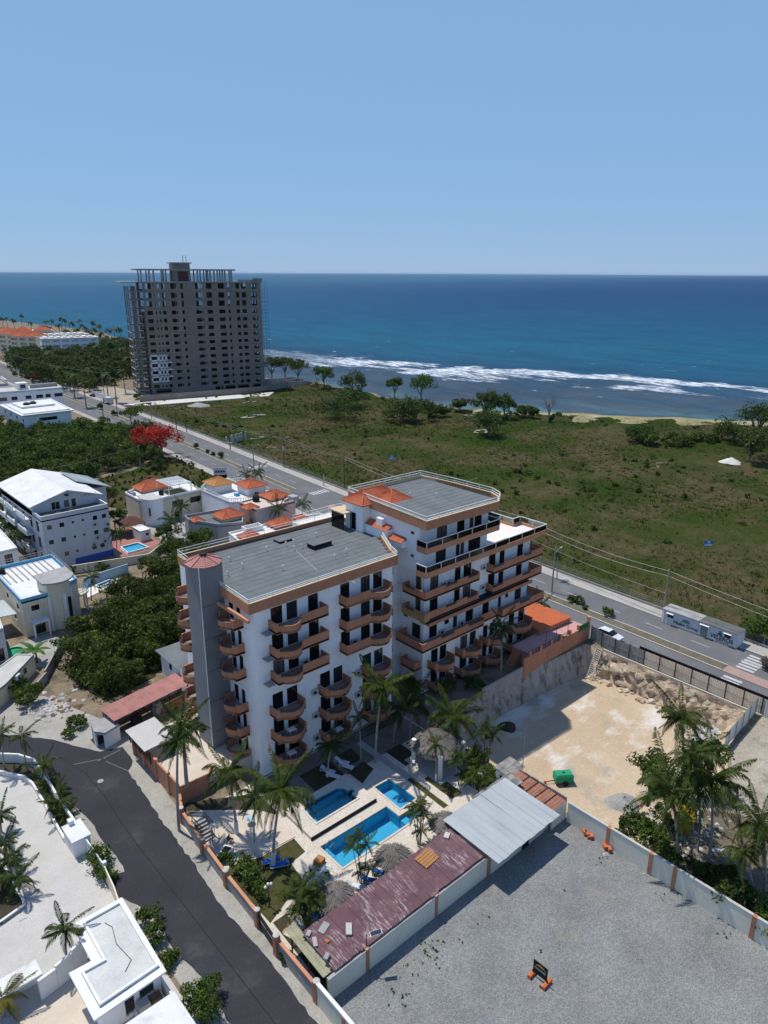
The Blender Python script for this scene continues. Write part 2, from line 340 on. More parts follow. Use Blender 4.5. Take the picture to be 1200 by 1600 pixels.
plain('pool_tile_dark', (0.36, 0.56, 0.60), (0.30, 0.50, 0.54), 1.5, fine=10, fine_amt=0.12)
plain('pool_rim', (0.09, 0.42, 0.55), fine=12)
plain('skylight_aqua', (0.16, 0.42, 0.62), fine_amt=0.05)
# pale limestone deck with cut slabs
def stone_deck(name, c1, c2, joint, scale):
    m, n, l, b = nodes(name); p = pos(n)
    v = n.new('ShaderNodeTexVoronoi'); v.feature = 'DISTANCE_TO_EDGE'; v.inputs['Scale'].default_value = scale; l.new(p, v.inputs['Vector'])
    f = noise(n, l, p, 0.7, 5); fine = noise(n, l, p, 9, 3)
    col = ramp(n, l, f, [(0.3, c1), (0.7, c2)])
    col = mixc(n, l, 1.0, col, ramp(n, l, fine, [(0.3, 0.86), (0.7, 1.12)]), 'MULTIPLY')
    j = ramp(n, l, v.outputs['Distance'], [(0.0, 0.0), (0.05, 1.0)])
    l.new(mixc(n, l, j, joint, col), b.inputs['Base Color']); b.inputs['Roughness'].default_value = 0.85; b.inputs['Specular IOR Level'].default_value = 0.1
stone_deck('stone_deck', (0.60, 0.55, 0.47), (0.54, 0.48, 0.40), (0.44, 0.38, 0.30), 1.3)
stone_deck('crazy_paving', (0.60, 0.57, 0.49), (0.54, 0.50, 0.42), (0.16, 0.14, 0.11), 1.9)
# two-tone plants
def leafy(name, dark, mid, light, scale=1.2, rough=0.6, trans=0.25):
    m, n, l, b = nodes(name); p = pos(n)
    f = noise(n, l, p, scale, 3, 0.6); f2 = noise(n, l, p, scale*7, 2, 0.6)
    x = math_(n, l, 'ADD', math_(n, l, 'MULTIPLY', f, 0.62), math_(n, l, 'MULTIPLY', f2, 0.38))
    col = ramp(n, l, x, [(0.36, dark), (0.5, mid), (0.64, light)])
    l.new(col, b.inputs['Base Color']); b.inputs['Roughness'].default_value = rough; b.inputs['Specular IOR Level'].default_value = 0.10
    if trans:
        t = n.new('ShaderNodeBsdfTranslucent'); l.new(col, t.inputs['Color']); s = n.new('ShaderNodeMixShader'); s.inputs[0].default_value = trans
        out = n['Material Output']; l.new(b.outputs[0], s.inputs[1]); l.new(t.outputs[0], s.inputs[2]); l.new(s.outputs[0], out.inputs['Surface'])
leafy('leaf_thicket', (0.024, 0.040, 0.008), (0.062, 0.090, 0.017), (0.145, 0.175, 0.040), 0.42)
leafy('leaf_scrub', (0.036, 0.066, 0.012), (0.068, 0.112, 0.019), (0.115, 0.165, 0.030), 0.16)
leafy('leaf_tree', (0.030, 0.052, 0.012), (0.058, 0.090, 0.018), (0.100, 0.130, 0.028), 0.5)
leafy('leaf_bright', (0.045, 0.085, 0.018), (0.075, 0.130, 0.026), (0.105, 0.165, 0.036), 1.4)
leafy('leaf_hedge', (0.036, 0.066, 0.012), (0.070, 0.115, 0.019), (0.115, 0.165, 0.030), 1.4)
leafy('leaf_red', (0.26, 0.018, 0.012), (0.42, 0.030, 0.020), (0.50, 0.06, 0.03), 1.2)
leafy('leaf_rust', (0.13, 0.04, 0.02), (0.08, 0.06, 0.02), (0.06, 0.07, 0.025), 0.5)
leafy('leaf_palm', (0.020, 0.038, 0.006), (0.044, 0.068, 0.011), (0.120, 0.140, 0.028), 1.6, 0.5)
leafy('leaf_palm_dark', (0.017, 0.035, 0.006), (0.036, 0.062, 0.011), (0.080, 0.108, 0.022), 1.6, 0.5)
leafy('leaf_palm_yellow', (0.08, 0.085, 0.014), (0.15, 0.135, 0.022), (0.26, 0.20, 0.035), 1.2, 0.5)
leafy('leaf_palm_far', (0.030, 0.048, 0.013), (0.048, 0.068, 0.018), (0.075, 0.090, 0.026), 0.3, 0.6)
leafy('leaf_banana', (0.05, 0.11, 0.02), (0.08, 0.15, 0.03), (0.12, 0.19, 0.04), 1.5, 0.4)
leafy('grass_blade', (0.026, 0.044, 0.008), (0.042, 0.050, 0.013), (0.070, 0.056, 0.025), 0.035, 0.9, 0.25)
leafy('twig', (0.10, 0.08, 0.065), (0.14, 0.11, 0.09), (0.17, 0.14, 0.11), 1.0, 0.8, 0)
def glassy(name, c, rough=0.08):
    m, n, l, b = nodes(name); b.inputs['Base Color'].default_value = rgba(c); b.inputs['Roughness'].default_value = rough; b.inputs['Specular IOR Level'].default_value = 0.5
glassy('glass_dark', (0.010, 0.011, 0.013)); glassy('glass_mid', (0.03, 0.035, 0.04)); glassy('solar', (0.02, 0.03, 0.05))
def clear_glass(name, tint, refl):
    m, n, l, b = nodes(name); n.remove(b); t = n.new('ShaderNodeBsdfTransparent'); t.inputs[0].default_value = rgba(tint)
    g = n.new('ShaderNodeBsdfGlossy'); g.inputs['Roughness'].default_value = 0.04; f = n.new('ShaderNodeFresnel'); f.inputs[0].default_value = refl
    s = n.new('ShaderNodeMixShader'); l.new(f.outputs[0], s.inputs[0]); l.new(t.outputs[0], s.inputs[1]); l.new(g.outputs[0], s.inputs[2]); l.new(s.outputs[0], n['Material Output'].inputs['Surface'])
    return n, l, g
clear_glass('balustrade_glass', (0.80, 0.82, 0.84), 1.5)
n_, l_, g_ = clear_glass('pool_water', (0.55, 0.86, 0.94), 1.33)
b_ = n_.new('ShaderNodeBump'); b_.inputs['Strength'].default_value = 0.25; b_.inputs['Distance'].default_value = 0.05
l_.new(noise(n_, l_, pos(n_), 2.2, 3), b_.inputs['Height']); l_.new(b_.outputs[0], g_.inputs['Normal'])
# corrugated maroon roof sheet: faded paint wearing off along the ribs
def maroon():
    m, n, l, b = nodes('maroon_sheet'); p = pos(n)
    f = noise(n, l, p, 0.5, 5); rib = noise(n, l, p, 1.0, 4, 0.7, (7, .9, 1)); patch = noise(n, l, p, 0.33, 4)
    fine = noise(n, l, p, 12, 3)
    col = ramp(n, l, f, [(0.35, (0.118, 0.056, 0.066)), (0.65, (0.165, 0.078, 0.085))])
    col = mixc(n, l, 1.0, col, ramp(n, l, fine, [(0.3, 0.85), (0.7, 1.15)]), 'MULTIPLY')
    wear = math_(n, l, 'MULTIPLY', ramp(n, l, rib, [(0.50, 0.0), (0.60, 1.0)]), ramp(n, l, patch, [(0.44, 0.0), (0.58, 1.0)]))
    l.new(mixc(n, l, math_(n, l, 'MULTIPLY', wear, 0.85), col, (0.46, 0.37, 0.37)), b.inputs['Base Color']); b.inputs['Roughness'].default_value = 0.6
maroon()
# crushed stone of the lot
def gravel():
    m, n, l, b = nodes('gravel'); p = pos(n)
    v = n.new('ShaderNodeTexVoronoi'); v.inputs['Scale'].default_value = 11.0; l.new(p, v.inputs['Vector'])
    sep = n.new('ShaderNodeSeparateColor'); l.new(v.outputs['Color'], sep.inputs[0])
    col = ramp(n, l, sep.outputs[0], [(0.0, (0.160, 0.164, 0.160)), (0.5, (0.205, 0.209, 0.203)), (0.95, (0.275, 0.277, 0.266))])
    big = noise(n, l, p, 0.22, 5); col = mixc(n, l, 1.0, col, ramp(n, l, big, [(0.3, 0.84), (0.7, 1.16)]), 'MULTIPLY')
    tan = noise(n, l, p, 0.30, 6, 0.7); col = mixc(n, l, ramp(n, l, tan, [(0.57, 0.0), (0.72, 0.6)]), col, (0.33, 0.28, 0.21))
    l.new(col, b.inputs['Base Color']); b.inputs['Specular IOR Level'].default_value = 0.03; b.inputs['Roughness'].default_value = 0.95
    bump(n, l, b, v.outputs['Distance'], 0.8, 0.06)
gravel()
# floor of the excavation
def pitfloor():
    m, n, l, b = nodes('pit_floor'); p = pos(n)
    f = noise(n, l, p, 0.14, 6, 0.6); g2 = noise(n, l, p, 0.11, 6, 0.65, (1, 1.6, 1)); fine = noise(n, l, p, 3, 4, 0.7); gr = noise(n, l, p, 0.16, 4, 0.6)
    col = ramp(n, l, f, [(0.35, (0.44, 0.335, 0.225)), (0.6, (0.50, 0.395, 0.275))])
    col = mixc(n, l, ramp(n, l, g2, [(0.53, 0.0), (0.63, 1.0)]), col, (0.60, 0.56, 0.50))
    col = mixc(n, l, ramp(n, l, gr, [(0.56, 0.0), (0.68, 0.8)]), col, (0.30, 0.28, 0.24))
    col = mixc(n, l, 1.0, col, ramp(n, l, fine, [(0.3, 0.86), (0.7, 1.12)]), 'MULTIPLY')
    l.new(col, b.inputs['Base Color']); b.inputs['Specular IOR Level'].default_value = 0.03; b.inputs['Roughness'].default_value = 0.95; bump(n, l, b, fine, 0.4, 0.08)
pitfloor()
def rock():
    m, n, l, b = nodes('rock_face'); p = pos(n)
    f = noise(n, l, p, 0.5, 6, 0.7); g2 = noise(n, l, p, 1.6, 5, 0.7); fine = noise(n, l, p, 6, 4, 0.7)
    col = ramp(n, l, f, [(0.3, (0.68, 0.56, 0.42)), (0.5, (0.56, 0.44, 0.31)), (0.66, (0.34, 0.255, 0.17))])
    col = mixc(n, l, ramp(n, l, g2, [(0.52, 0.0), (0.62, 0.8)]), col, (0.74, 0.67, 0.56))
    col = mixc(n, l, 1.0, col, ramp(n, l, fine, [(0.3, 0.75), (0.7, 1.2)]), 'MULTIPLY')
    l.new(col, b.inputs['Base Color']); b.inputs['Specular IOR Level'].default_value = 0.03; b.inputs['Roughness'].default_value = 0.95; bump(n, l, b, g2, 1.0, 0.3)
rock()
# rough pasture
def field():
    m, n, l, b = nodes('pasture'); p = pos(n)
    f = noise(n, l, p, 0.035, 6, 0.62); g2 = noise(n, l, p, 0.22, 5, 0.65); fine = noise(n, l, p, 1.7, 4, 0.7); bare = noise(n, l, p, 0.05, 6, 0.68, (1, 1.5, 1))
    col = ramp(n, l, f, [(0.38, (0.024, 0.042, 0.007)), (0.47, (0.044, 0.050, 0.014)), (0.56, (0.080, 0.064, 0.032))])
    col = mixc(n, l, ramp(n, l, g2, [(0.42, 0.0), (0.62, 0.7)]), col, (0.028, 0.048, 0.008))
    col = mixc(n, l, ramp(n, l, bare, [(0.66, 0.0), (0.74, 0.8)]), col, (0.30, 0.25, 0.18))
    col = mixc(n, l, 1.0, col, ramp(n, l, fine, [(0.3, 0.60), (0.7, 1.4)]), 'MULTIPLY')
    l.new(col, b.inputs['Base Color']); b.inputs['Specular IOR Level'].default_value = 0.03; b.inputs['Roughness'].default_value = 0.95; bump(n, l, b, fine, 0.7, 0.3)
field()
# sea: sandy shallows, dark reef, breakers on its outer edge, teal then deep blue water
def sea():
    m, n, l, b = nodes('sea'); p = pos(n)
    d = n.new('ShaderNodeVectorMath'); d.operation = 'DOT_PRODUCT'; d.inputs[1].default_value = (0.94, 0.342, 0); l.new(p, d.inputs[0])
    a = n.new('ShaderNodeVectorMath'); a.operation = 'DOT_PRODUCT'; a.inputs[1].default_value = (-0.342, 0.94, 0); l.new(p, a.inputs[0])
    wob = math_(n, l, 'MULTIPLY', math_(n, l, 'SUBTRACT', noise(n, l, p, 0.008, 4, 0.6), 0.5), 150)
    dist = math_(n, l, 'ADD', d.outputs['Value'], wob)
    lg = math_(n, l, 'DIVIDE', math_(n, l, 'LOGARITHM', math_(n, l, 'MAXIMUM', math_(n, l, 'SUBTRACT', dist, 235), 1), 10.0), 4.0)
    # lg: 10 m .25, 100 m .5, 1 km .75, 10 km 1
    col = ramp(n, l, lg, [(0.18, (0.14, 0.24, 0.22)), (0.33, (0.050, 0.090, 0.115)), (0.50, (0.036, 0.068, 0.100)), (0.555, (0.014, 0.062, 0.118)), (0.63, (0.008, 0.084, 0.142)), (0.72, (0.007, 0.062, 0.132)), (0.82, (0.006, 0.044, 0.120)), (1.0, (0.008, 0.044, 0.120))])
    # reef mottling inside the breaker line
    mot = noise(n, l, p, 0.045, 6, 0.7, (1.6, 0.8, 1)); inside = ramp(n, l, lg, [(0.51, 1.0), (0.56, 0.0)])
    col = mixc(n, l, math_(n, l, 'MULTIPLY', inside, ramp(n, l, mot, [(0.46, 0.0), (0.60, 0.8)])), col, (0.060, 0.072, 0.090))
    turq = math_(n, l, 'MULTIPLY', ramp(n, l, lg, [(0.30, 1.0), (0.48, 0.0)]), ramp(n, l, noise(n, l, p, 0.03, 4), [(0.46, 0.0), (0.56, 0.9)]))
    col = mixc(n, l, turq, col, (0.11, 0.25, 0.26))
    # wind streaks on open water
    st = noise(n, l, p, 0.018, 5, 0.65, (2.2, 0.7, 1)); col = mixc(n, l, 1.0, col, ramp(n, l, st, [(0.3, 0.80), (0.7, 1.22)]), 'MULTIPLY')
    ch = noise(n, l, p, 0.14, 4, 0.7, (2.0, 0.7, 1)); col = mixc(n, l, 1.0, col, ramp(n, l, ch, [(0.3, 0.84), (0.7, 1.16)]), 'MULTIPLY')
    # far patch of paler water on the left
    pale = ramp(n, l, math_(n, l, 'DIVIDE', math_(n, l, 'ADD', a.outputs['Value'], 0.0), 6000.0), [(0.08, 0.0), (0.5, 0.6)])
    col = mixc(n, l, pale, col, (0.035, 0.125, 0.185))
    # foam
    fw_ = noise(n, l, p, 0.05, 6, 0.72, (2.6, 0.55, 1)); fp = noise(n, l, p, 0.013, 3, 0.5); fs = noise(n, l, p, 0.35, 5, 0.75, (1.6, 0.8, 1))
    band = ramp(n, l, lg, [(0.485, 0.0), (0.525, 0.90), (0.545, 1.08), (0.556, 1.12), (0.574, 0.0)])
    x = math_(n, l, 'ADD', math_(n, l, 'MULTIPLY', fw_, 0.75), math_(n, l, 'MULTIPLY', fs, 0.25))
    x = math_(n, l, 'MULTIPLY', math_(n, l, 'MULTIPLY', band, ramp(n, l, fp, [(0.36, 0.72), (0.50, 1.0)])), x)
    foam = math_(n, l, 'MULTIPLY', ramp(n, l, x, [(0.44, 0.0), (0.53, 1.0)]), ramp(n, l, noise(n, l, p, 0.22, 5, 0.75, (2.4, 0.6, 1)), [(0.40, 0.05), (0.56, 1.0)]))
    foam = math_(n, l, 'MULTIPLY', foam, ramp(n, l, math_(n, l, 'DIVIDE', a.outputs['Value'], 600.0), [(0.36, 1.0), (0.44, 0.25)]))
    cap = math_(n, l, 'MULTIPLY', ramp(n, l, noise(n, l, p, 0.10, 4, 0.7, (2.6, 0.5, 1)), [(0.68, 0.0), (0.73, 0.8)]), ramp(n, l, lg, [(0.47, 0.0), (0.50, 1.0), (0.60, 1.0), (0.72, 0.15), (0.80, 0.0)]))
    shore = math_(n, l, 'MULTIPLY', ramp(n, l, lg, [(0.0, 0.8), (0.16, 0.0)]), ramp(n, l, fs, [(0.45, 0.0), (0.6, 1.0)]))
    foam = math_(n, l, 'MINIMUM', math_(n, l, 'ADD', math_(n, l, 'ADD', foam, cap), shore), 1.0)
    col = mixc(n, l, foam, col, (0.78, 0.80, 0.82))
    l.new(col, b.inputs['Base Color']); b.inputs['Roughness'].default_value = 0.5; b.inputs['IOR'].default_value = 1.33; b.inputs['Specular IOR Level'].default_value = 0.07
    h = math_(n, l, 'ADD', noise(n, l, p, 0.35, 4, 0.6, (1.8, 0.7, 1)), math_(n, l, 'MULTIPLY', noise(n, l, p, 0.06, 3, 0.6, (2.0, 0.6, 1)), 2.0))
    bump(n, l, b, h, 1.0, 0.9)
sea()
plain('shore_turf', (0.30, 0.255, 0.135), (0.20, 0.185, 0.085), 0.10, fine=1.5, fine_amt=0.2, stain=(0.42, 0.36, 0.27), stain_at=(0.55, 0.7), stain_scale=0.08)
plain('tile_ochre', (0.50, 0.25, 0.09), (0.42, 0.20, 0.07), 1.2, fine=7, fine_amt=0.2)
plain('raw_concrete_dark', (0.235, 0.198, 0.162), (0.19, 0.16, 0.132), 0.2, fine=2, fine_amt=0.15)
plain('scaffold_steel', (0.24, 0.23, 0.22), rough=0.6)
plain('stone_shade_tone', (0.20, 0.175, 0.145), (0.15, 0.13, 0.11), 0.7, fine=8, fine_amt=0.2)  # deck stone with the hotel's shade put into its colour
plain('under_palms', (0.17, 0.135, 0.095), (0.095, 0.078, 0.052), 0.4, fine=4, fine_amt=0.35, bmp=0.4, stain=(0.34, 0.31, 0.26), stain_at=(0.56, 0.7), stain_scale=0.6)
plain('shore_rock', (0.22, 0.19, 0.14), (0.13, 0.115, 0.085), 0.15, fine=1.5, fine_amt=0.3, bmp=0.5, stain=(0.40, 0.35, 0.27), stain_at=(0.55, 0.7), stain_scale=0.06)
leafy('leaf_field', (0.026, 0.046, 0.008), (0.042, 0.066, 0.012), (0.064, 0.082, 0.018), 0.06, 0.8, 0.25)
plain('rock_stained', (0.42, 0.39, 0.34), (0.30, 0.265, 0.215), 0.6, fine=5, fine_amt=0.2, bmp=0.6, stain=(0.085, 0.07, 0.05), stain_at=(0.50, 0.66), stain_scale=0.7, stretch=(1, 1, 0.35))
plain('asphalt_joint', (0.025, 0.025, 0.029), fine_amt=0.3, rough=0.9)
plain('roof_pale', (0.56, 0.56, 0.54), (0.48, 0.48, 0.46), 0.5, fine=5, fine_amt=0.1, stain=(0.33, 0.32, 0.29), stain_at=(0.56, 0.8), stain_scale=0.6)
plain('crossing_pink', (0.37, 0.25, 0.21), (0.31, 0.215, 0.18), 0.6, fine=6, fine_amt=0.15)
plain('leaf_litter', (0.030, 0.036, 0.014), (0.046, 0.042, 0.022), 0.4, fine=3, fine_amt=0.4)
glassy('curtain', (0.12, 0.105, 0.09), 0.25)
# ------------------------------------------------------------------ land, sea, roads
COAST = [(700, -700), (600, -400), (450, -200), (360, -80), (300, 0), (264, 48), (249.6, 67), (236, 87), (221, 107), (204, 127), (197, 149), (191, 175), (194.5, 214), (194.5, 257), (185.5, 281), (183, 330), (188, 420), (200, 508), (225, 580), (240, 645), (235, 760), (220, 900), (150, 1400), (-100, 2000), (-600, 2600)]
def coast_fine(step=6.0):
    out = []
    for (a, b) in zip(COAST[:-1], COAST[1:]):
        L = math.dist(a, b); k = max(1, int(L/(step if a[1] > -100 and b[1] < 700 else 40)))
        for i in range(k):
            t = i/k; x = a[0]+(b[0]-a[0])*t; y = a[1]+(b[1]-a[1])*t; w = 1.8 if -60 < y < 600 else 0
            out.append((x+w*math.sin(y*0.31+x*.17)+w*0.7*math.sin(y*0.83), y))
    return out+[COAST[-1]]
CF = coast_fine()
def coast_x(y):
    for (a, b) in zip(CF[:-1], CF[1:]):
        if a[1] <= y <= b[1]: return a[0]+(b[0]-a[0])*(y-a[1])/max(1e-6, b[1]-a[1])
    return 300
PIT_TOP = [(21, -36), (38, -36.5), (45, -33.2), (55.2, -31.8), (55.2, -6.6), (44, -5.9), (31, -5.4), (21.6, -6.4)]
PIT_LOW = [(24.5, -30.5), (37, -30.8), (44.5, -29.8), (53.9, -28.8), (54.2, -8.2), (44, -7.1), (32, -6.6), (23.0, -7.8)]
YARD = [(-10.9, -26.0), (20.4, -26.0), (20.4, -0.2), (-10.6, -0.2)]
m = M(); m.prism(CF+[(-900, 2600), (-900, -700)], None, 0.0, holes=[list(reversed(PIT_TOP)), list(reversed(YARD))])
struct(m.ob('ground', 'dirt'))
# rocky shore falling to the water
m = M(); out = []
for i, p in enumerate(CF):
    q = CF[min(i+1, len(CF)-1)]; o = CF[max(i-1, 0)]; d = Vector((q[0]-o[0], q[1]-o[1])).normalized(); w = 4.5+1.8*math.sin(i*1.7)+1.2*math.sin(i*4.1)
    out.append((p[0]+d.y*w, p[1]-d.x*w))
for i in range(len(CF)-1):
    a, b, c, d = CF[i], CF[i+1], out[i+1], out[i]; s = 0.35
    m1 = tuple(a[k]+(d[k]-a[k])*0.4 for k in (0, 1)); m2 = tuple(b[k]+(c[k]-b[k])*0.4 for k in (0, 1)); z = -1.2+0.5*math.sin(i*2.3); z2 = -1.2+0.5*math.sin((i+1)*2.3)
    m.face([(*a, 0), (*m1, z), (*m2, z2), (*b, 0)]); m.face([(*m1, z), (*d, -5.8), (*c, -5.8), (*m2, z2)])
struct(m.ob('shore', 'shore_rock'))
m = M(); m.face([(-40000, -40000, -5), (40000, -40000, -5), (40000, 40000, -5), (-40000, 40000, -5)]); struct(m.ob('sea', 'sea'))

# main avenue: its centre line x(y) and offsets across it
CL = [(-400, 52.0), (-120, 61.0), (-30, 63.9), (7, 65.0), (73, 68.4), (120, 71.5), (168, 74.6), (215, 76.8), (273, 78.6), (361, 82.0), (412, 85.0), (700, 101), (1200, 130)]
def cx(y):
    for a, b in zip(CL[:-1], CL[1:]):
        if a[0] <= y <= b[0]: return a[1]+(b[1]-a[1])*(y-a[0])/(b[0]-a[0])
    return 70
YS = [-400, -200]+list(range(-120, 420, 6))+list(range(420, 1000, 40))
def strip(name, o0, o1, z0, z1, mat, ys=YS, parent=None):
    m = M(); poly = [(cx(y)+o1, y) for y in ys]+[(cx(y)+o0, y) for y in reversed(ys)]
    m.prism(poly, z0, z1, bottom=False); return m.ob(name, mat, parent)
avenue = struct(strip('avenue', -8.3, 8.1, None, 0.030, 'asphalt_old'))
struct(strip('pavement', 7.9, 10.6, 0.0, 0.16, 'pavement'))
struct(strip('pavement', -10.4, -8.2, 0.0, 0.16, 'pavement', [y for y in YS if 62 <= y <= 160 or y > 185]))
def yr(a, b, st=6):
    k = max(1, int((b-a)/st)); return [a+(b-a)*i/k for i in range(k+1)]
MEDIANS = [(-110, -31), (-24.4, 74), (93, 118), (122, 206), (213, 420)]
for a, b in MEDIANS:
    md = struct(strip('median', -0.92, 0.92, 0.0, 0.15, 'median_dirt', yr(a, b)))
    for sgn in (-1, 1):
        st = 3.0 if b < 130 else 8.0
        k = max(1, int((b-a)/st))
        for i in range(k):
            y0 = a+(b-a)*i/k+0.02; y1 = a+(b-a)*(i+1)/k-0.02
            o0, o1 = (0.92, 1.12) if sgn > 0 else (-1.12, -0.92)
            mm = M(); mm.prism([(cx(y0)+o1, y0), (cx(y1)+o1, y1), (cx(y1)+o0, y1), (cx(y0)+o0, y0)], 0.0, 0.19); mm.ob('kerb_stone', 'kerb_stone', md)
for a, b in ((-31, -24.4), (88.5, 93), (74, 76)):
    struct(strip('median_crossing', -1.1, 1.1, 0.0, 0.12, 'crossing_pink' if a < 80 else 'asphalt_old', yr(a, b)))
for sgn, o in ((1, 7.75), (-1, -8.2)):
    rng_ = yr(-60, 300, 6) if sgn > 0 else yr(62, 160, 6)
    mm = M(); mm.prism([(cx(y)+o+0.18, y) for y in rng_]+[(cx(y)+o, y) for y in reversed(rng_)], 0.0, 0.19, bottom=False); struct(mm.ob('kerb', 'kerb_stone'))
def mark(x0, x1, y0, y1, dx=0.0):
    mm = M(); mm.prism([(cx(y0)+x0, y0), (cx(y0)+x1, y0), (cx(y1)+x1, y1), (cx(y1)+x0, y1)], None, 0.038); return mm.ob('lane_mark', 'road_paint', avenue)
for k in range(-8, 34):
    y = -20+k*7.9
    if not 76 < y < 92:
        mark(4.25, 4.37, y, y+3.0)
        if y > 55 or y < -24: mark(-4.4, -4.28, y, y+3.0)
def crosswalk(yc, x0, x1, w=2.6, n=6):
    for i in range(n):
        a = x0+(x1-x0)*(i+0.15)/n; b = x0+(x1-x0)*(i+0.7)/n
        mm = M(); mm.prism([(cx(yc)+a, yc-w/2), (cx(yc)+b, yc-w/2), (cx(yc)+b, yc+w/2), (cx(yc)+a, yc+w/2)], None, 0.040); mm.ob('crossing_stripe', 'road_paint', avenue)
crosswalk(-26.5, 1.6, 7.2); crosswalk(-26.5, -7.4, -1.6); crosswalk(87, 1.8, 7.4); crosswalk(87, -7.4, -1.8); crosswalk(119.9, 1.8, 7.4)
# rough pasture beyond the avenue, gently uneven
def hgt(x, y): return 0.22+0.22*math.sin(x*0.11+y*0.07)+0.18*math.sin(x*0.23-y*0.19)+0.10*math.sin(y*0.5+x*0.05)
xs = np.arange(0, 220, 3.0); ys = np.arange(-110, 246, 3.0); V = []; F = []; idx = {}
for j, y in enumerate(ys):
    x0 = cx(y)+10.9; x1 = min(coast_x(y)-2.0, 300); nx = 64
    for i in range(nx+1):
        x = x0+(x1-x0)*i/nx; e = min(1, (x-x0)/5, (x1-x)/6); V.append((x, y, 0.03+max(0, hgt(x, y)*e+0.10*RNG.normal()*min(1, e))))
for j in range(len(ys)-1):
    for i in range(64): a = j*65+i; F.append((a, a+1, a+66, a+65))
struct(link('field', npmesh('field', V, F, 'pasture', smooth=True)))
FIELD_V = np.array(V).reshape(len(ys), 65, 3)
# worn sandy path along the top of the shore
for k, (a, b, w) in enumerate([(50, 104, 24), (104, 140, 10), (10, 50, 18)]):
    pts = yr(a, b, 3); mm = M()
    for i in range(len(pts)-1):
        y0, y1 = pts[i], pts[i+1]; x0, x1 = coast_x(y0)-1.0, coast_x(y1)-1.0
        w0 = w*(0.8+0.3*math.sin(i*1.3)); w1 = w*(0.8+0.3*math.sin((i+1)*1.3))
        mm.face([(x0-w0, y0, -0.05), (x0, y0, 0.40), (x1, y1, 0.40), (x1-w1, y1, -0.05)])
        mm.face([(x0, y0, 0.40), (x0+1.6, y0, -0.4), (x1+1.6, y1, -0.4), (x1, y1, 0.40)])
    struct(mm.ob('shore_path', 'shore_turf'))
# side street with the dirt verge it lies on
struct(M().prism([(-12.2, -80), (-10.4, -26), (-10.0, -2), (-8.8, 12), (-8.0, 16.5), (-9.5, 24), (-13, 34), (-22, 40), (-44, 46), (-44, 26), (-19.2, 22), (-19.0, -80)], None, 0.012).ob('verge', 'verge_dirt'))
ST = [(-13.0, -80), (-12.9, -30), (-12.5, -20), (-12.7, -12), (-12.1, -6), (-11.8, 1), (-11.4, 6), (-11.1, 11.2), (-9.9, 12.6), (-9.7, 16.0), (-12.1, 16.9), (-13.7, 19.6), (-15.5, 23.1), (-17.6, 25.9), (-20.2, 28.8), (-26, 32.2), (-44, 38), (-44, 30), (-27, 27.2), (-21.1, 24.6), (-19.4, 23.0), (-18.4, 19.9), (-18.3, 12), (-17.7, 8.5), (-17.4, 5), (-17.6, 2.4), (-17.4, -0.6), (-17.6, -3.0), (-19.0, -2.7), (-19.3, -5.4), (-18.1, -8.3), (-17.8, -11), (-18.0, -14), (-17.6, -17.3), (-17.9, -30), (-18.2, -80)]
def ragged(poly, step=0.7, amt=0.07):
    out = []
    for a, b in zip(poly, poly[1:]+poly[:1]):
        k = max(1, int(math.dist(a, b)/step)) if abs(a[1]) < 60 and abs(b[1]) < 79 else 1
        for i in range(k):
            t = i/k; out.append((a[0]+(b[0]-a[0])*t+random.gauss(0, amt)*(i > 0), a[1]+(b[1]-a[1])*t+random.gauss(0, amt)*(i > 0)))
    return out
side_street = struct(M().prism(ragged(ST), None, 0.045).ob('side_street', 'asphalt_new'))
mm = M(); mm.lathe([(0.34, 0.05), (0.34, 0.065), (0.0, 0.065)], 14); link('manhole_cover', mm.mesh('manhole_cover', 'concrete'), side_street, loc=tuple(P(157, 1221)))
for a, b, w in (((115, 1195), (165, 1185), .12), ((152, 1190), (188, 1172), .14), ((165, 1190), (200, 1205), .1)):
    p, q = P(*a), P(*b); M().bar((p.x, p.y, 0.047), (q.x, q.y, 0.047), w, 0.012).ob('patch_line', 'asphalt_old', side_street)
# tyre joint running down the middle of the new asphalt
jl = [(-15.2, y) for y in range(-60, 2, 4)]+[(-15.1, 4), (-14.8, 9), (-14.9, 14), (-16.0, 19)]
for a, b in zip(jl[:-1], jl[1:]): M().bar((a[0], a[1], .043), (b[0], b[1], .042), .09, .012).ob('asphalt_joint', 'asphalt_joint', side_street)
# crushed stone lot
struct(M().prism([(-11.6, -26.2), (-12.4, -90), (22, -90), (20.2, -26.2)], None, 0.02).ob('gravel_lot', 'gravel'))
# sandy ground right of the excavation, tree lot below it
struct(M().prism([(20.3, -36.4), (20.3, -95), (52, -95), (61, -60), (56, -33.0), (45.2, -33.6), (38, -36.9)], None, 0.02).ob('sandy_lot', 'sandy'))
struct(M().prism(ragged([(20.3, -36.6), (20.3, -60), (30, -60), (33, -47), (35, -40), (33, -36.7)], 1.0, .3), None, .05).ob('palm_ground', 'under_palms'))
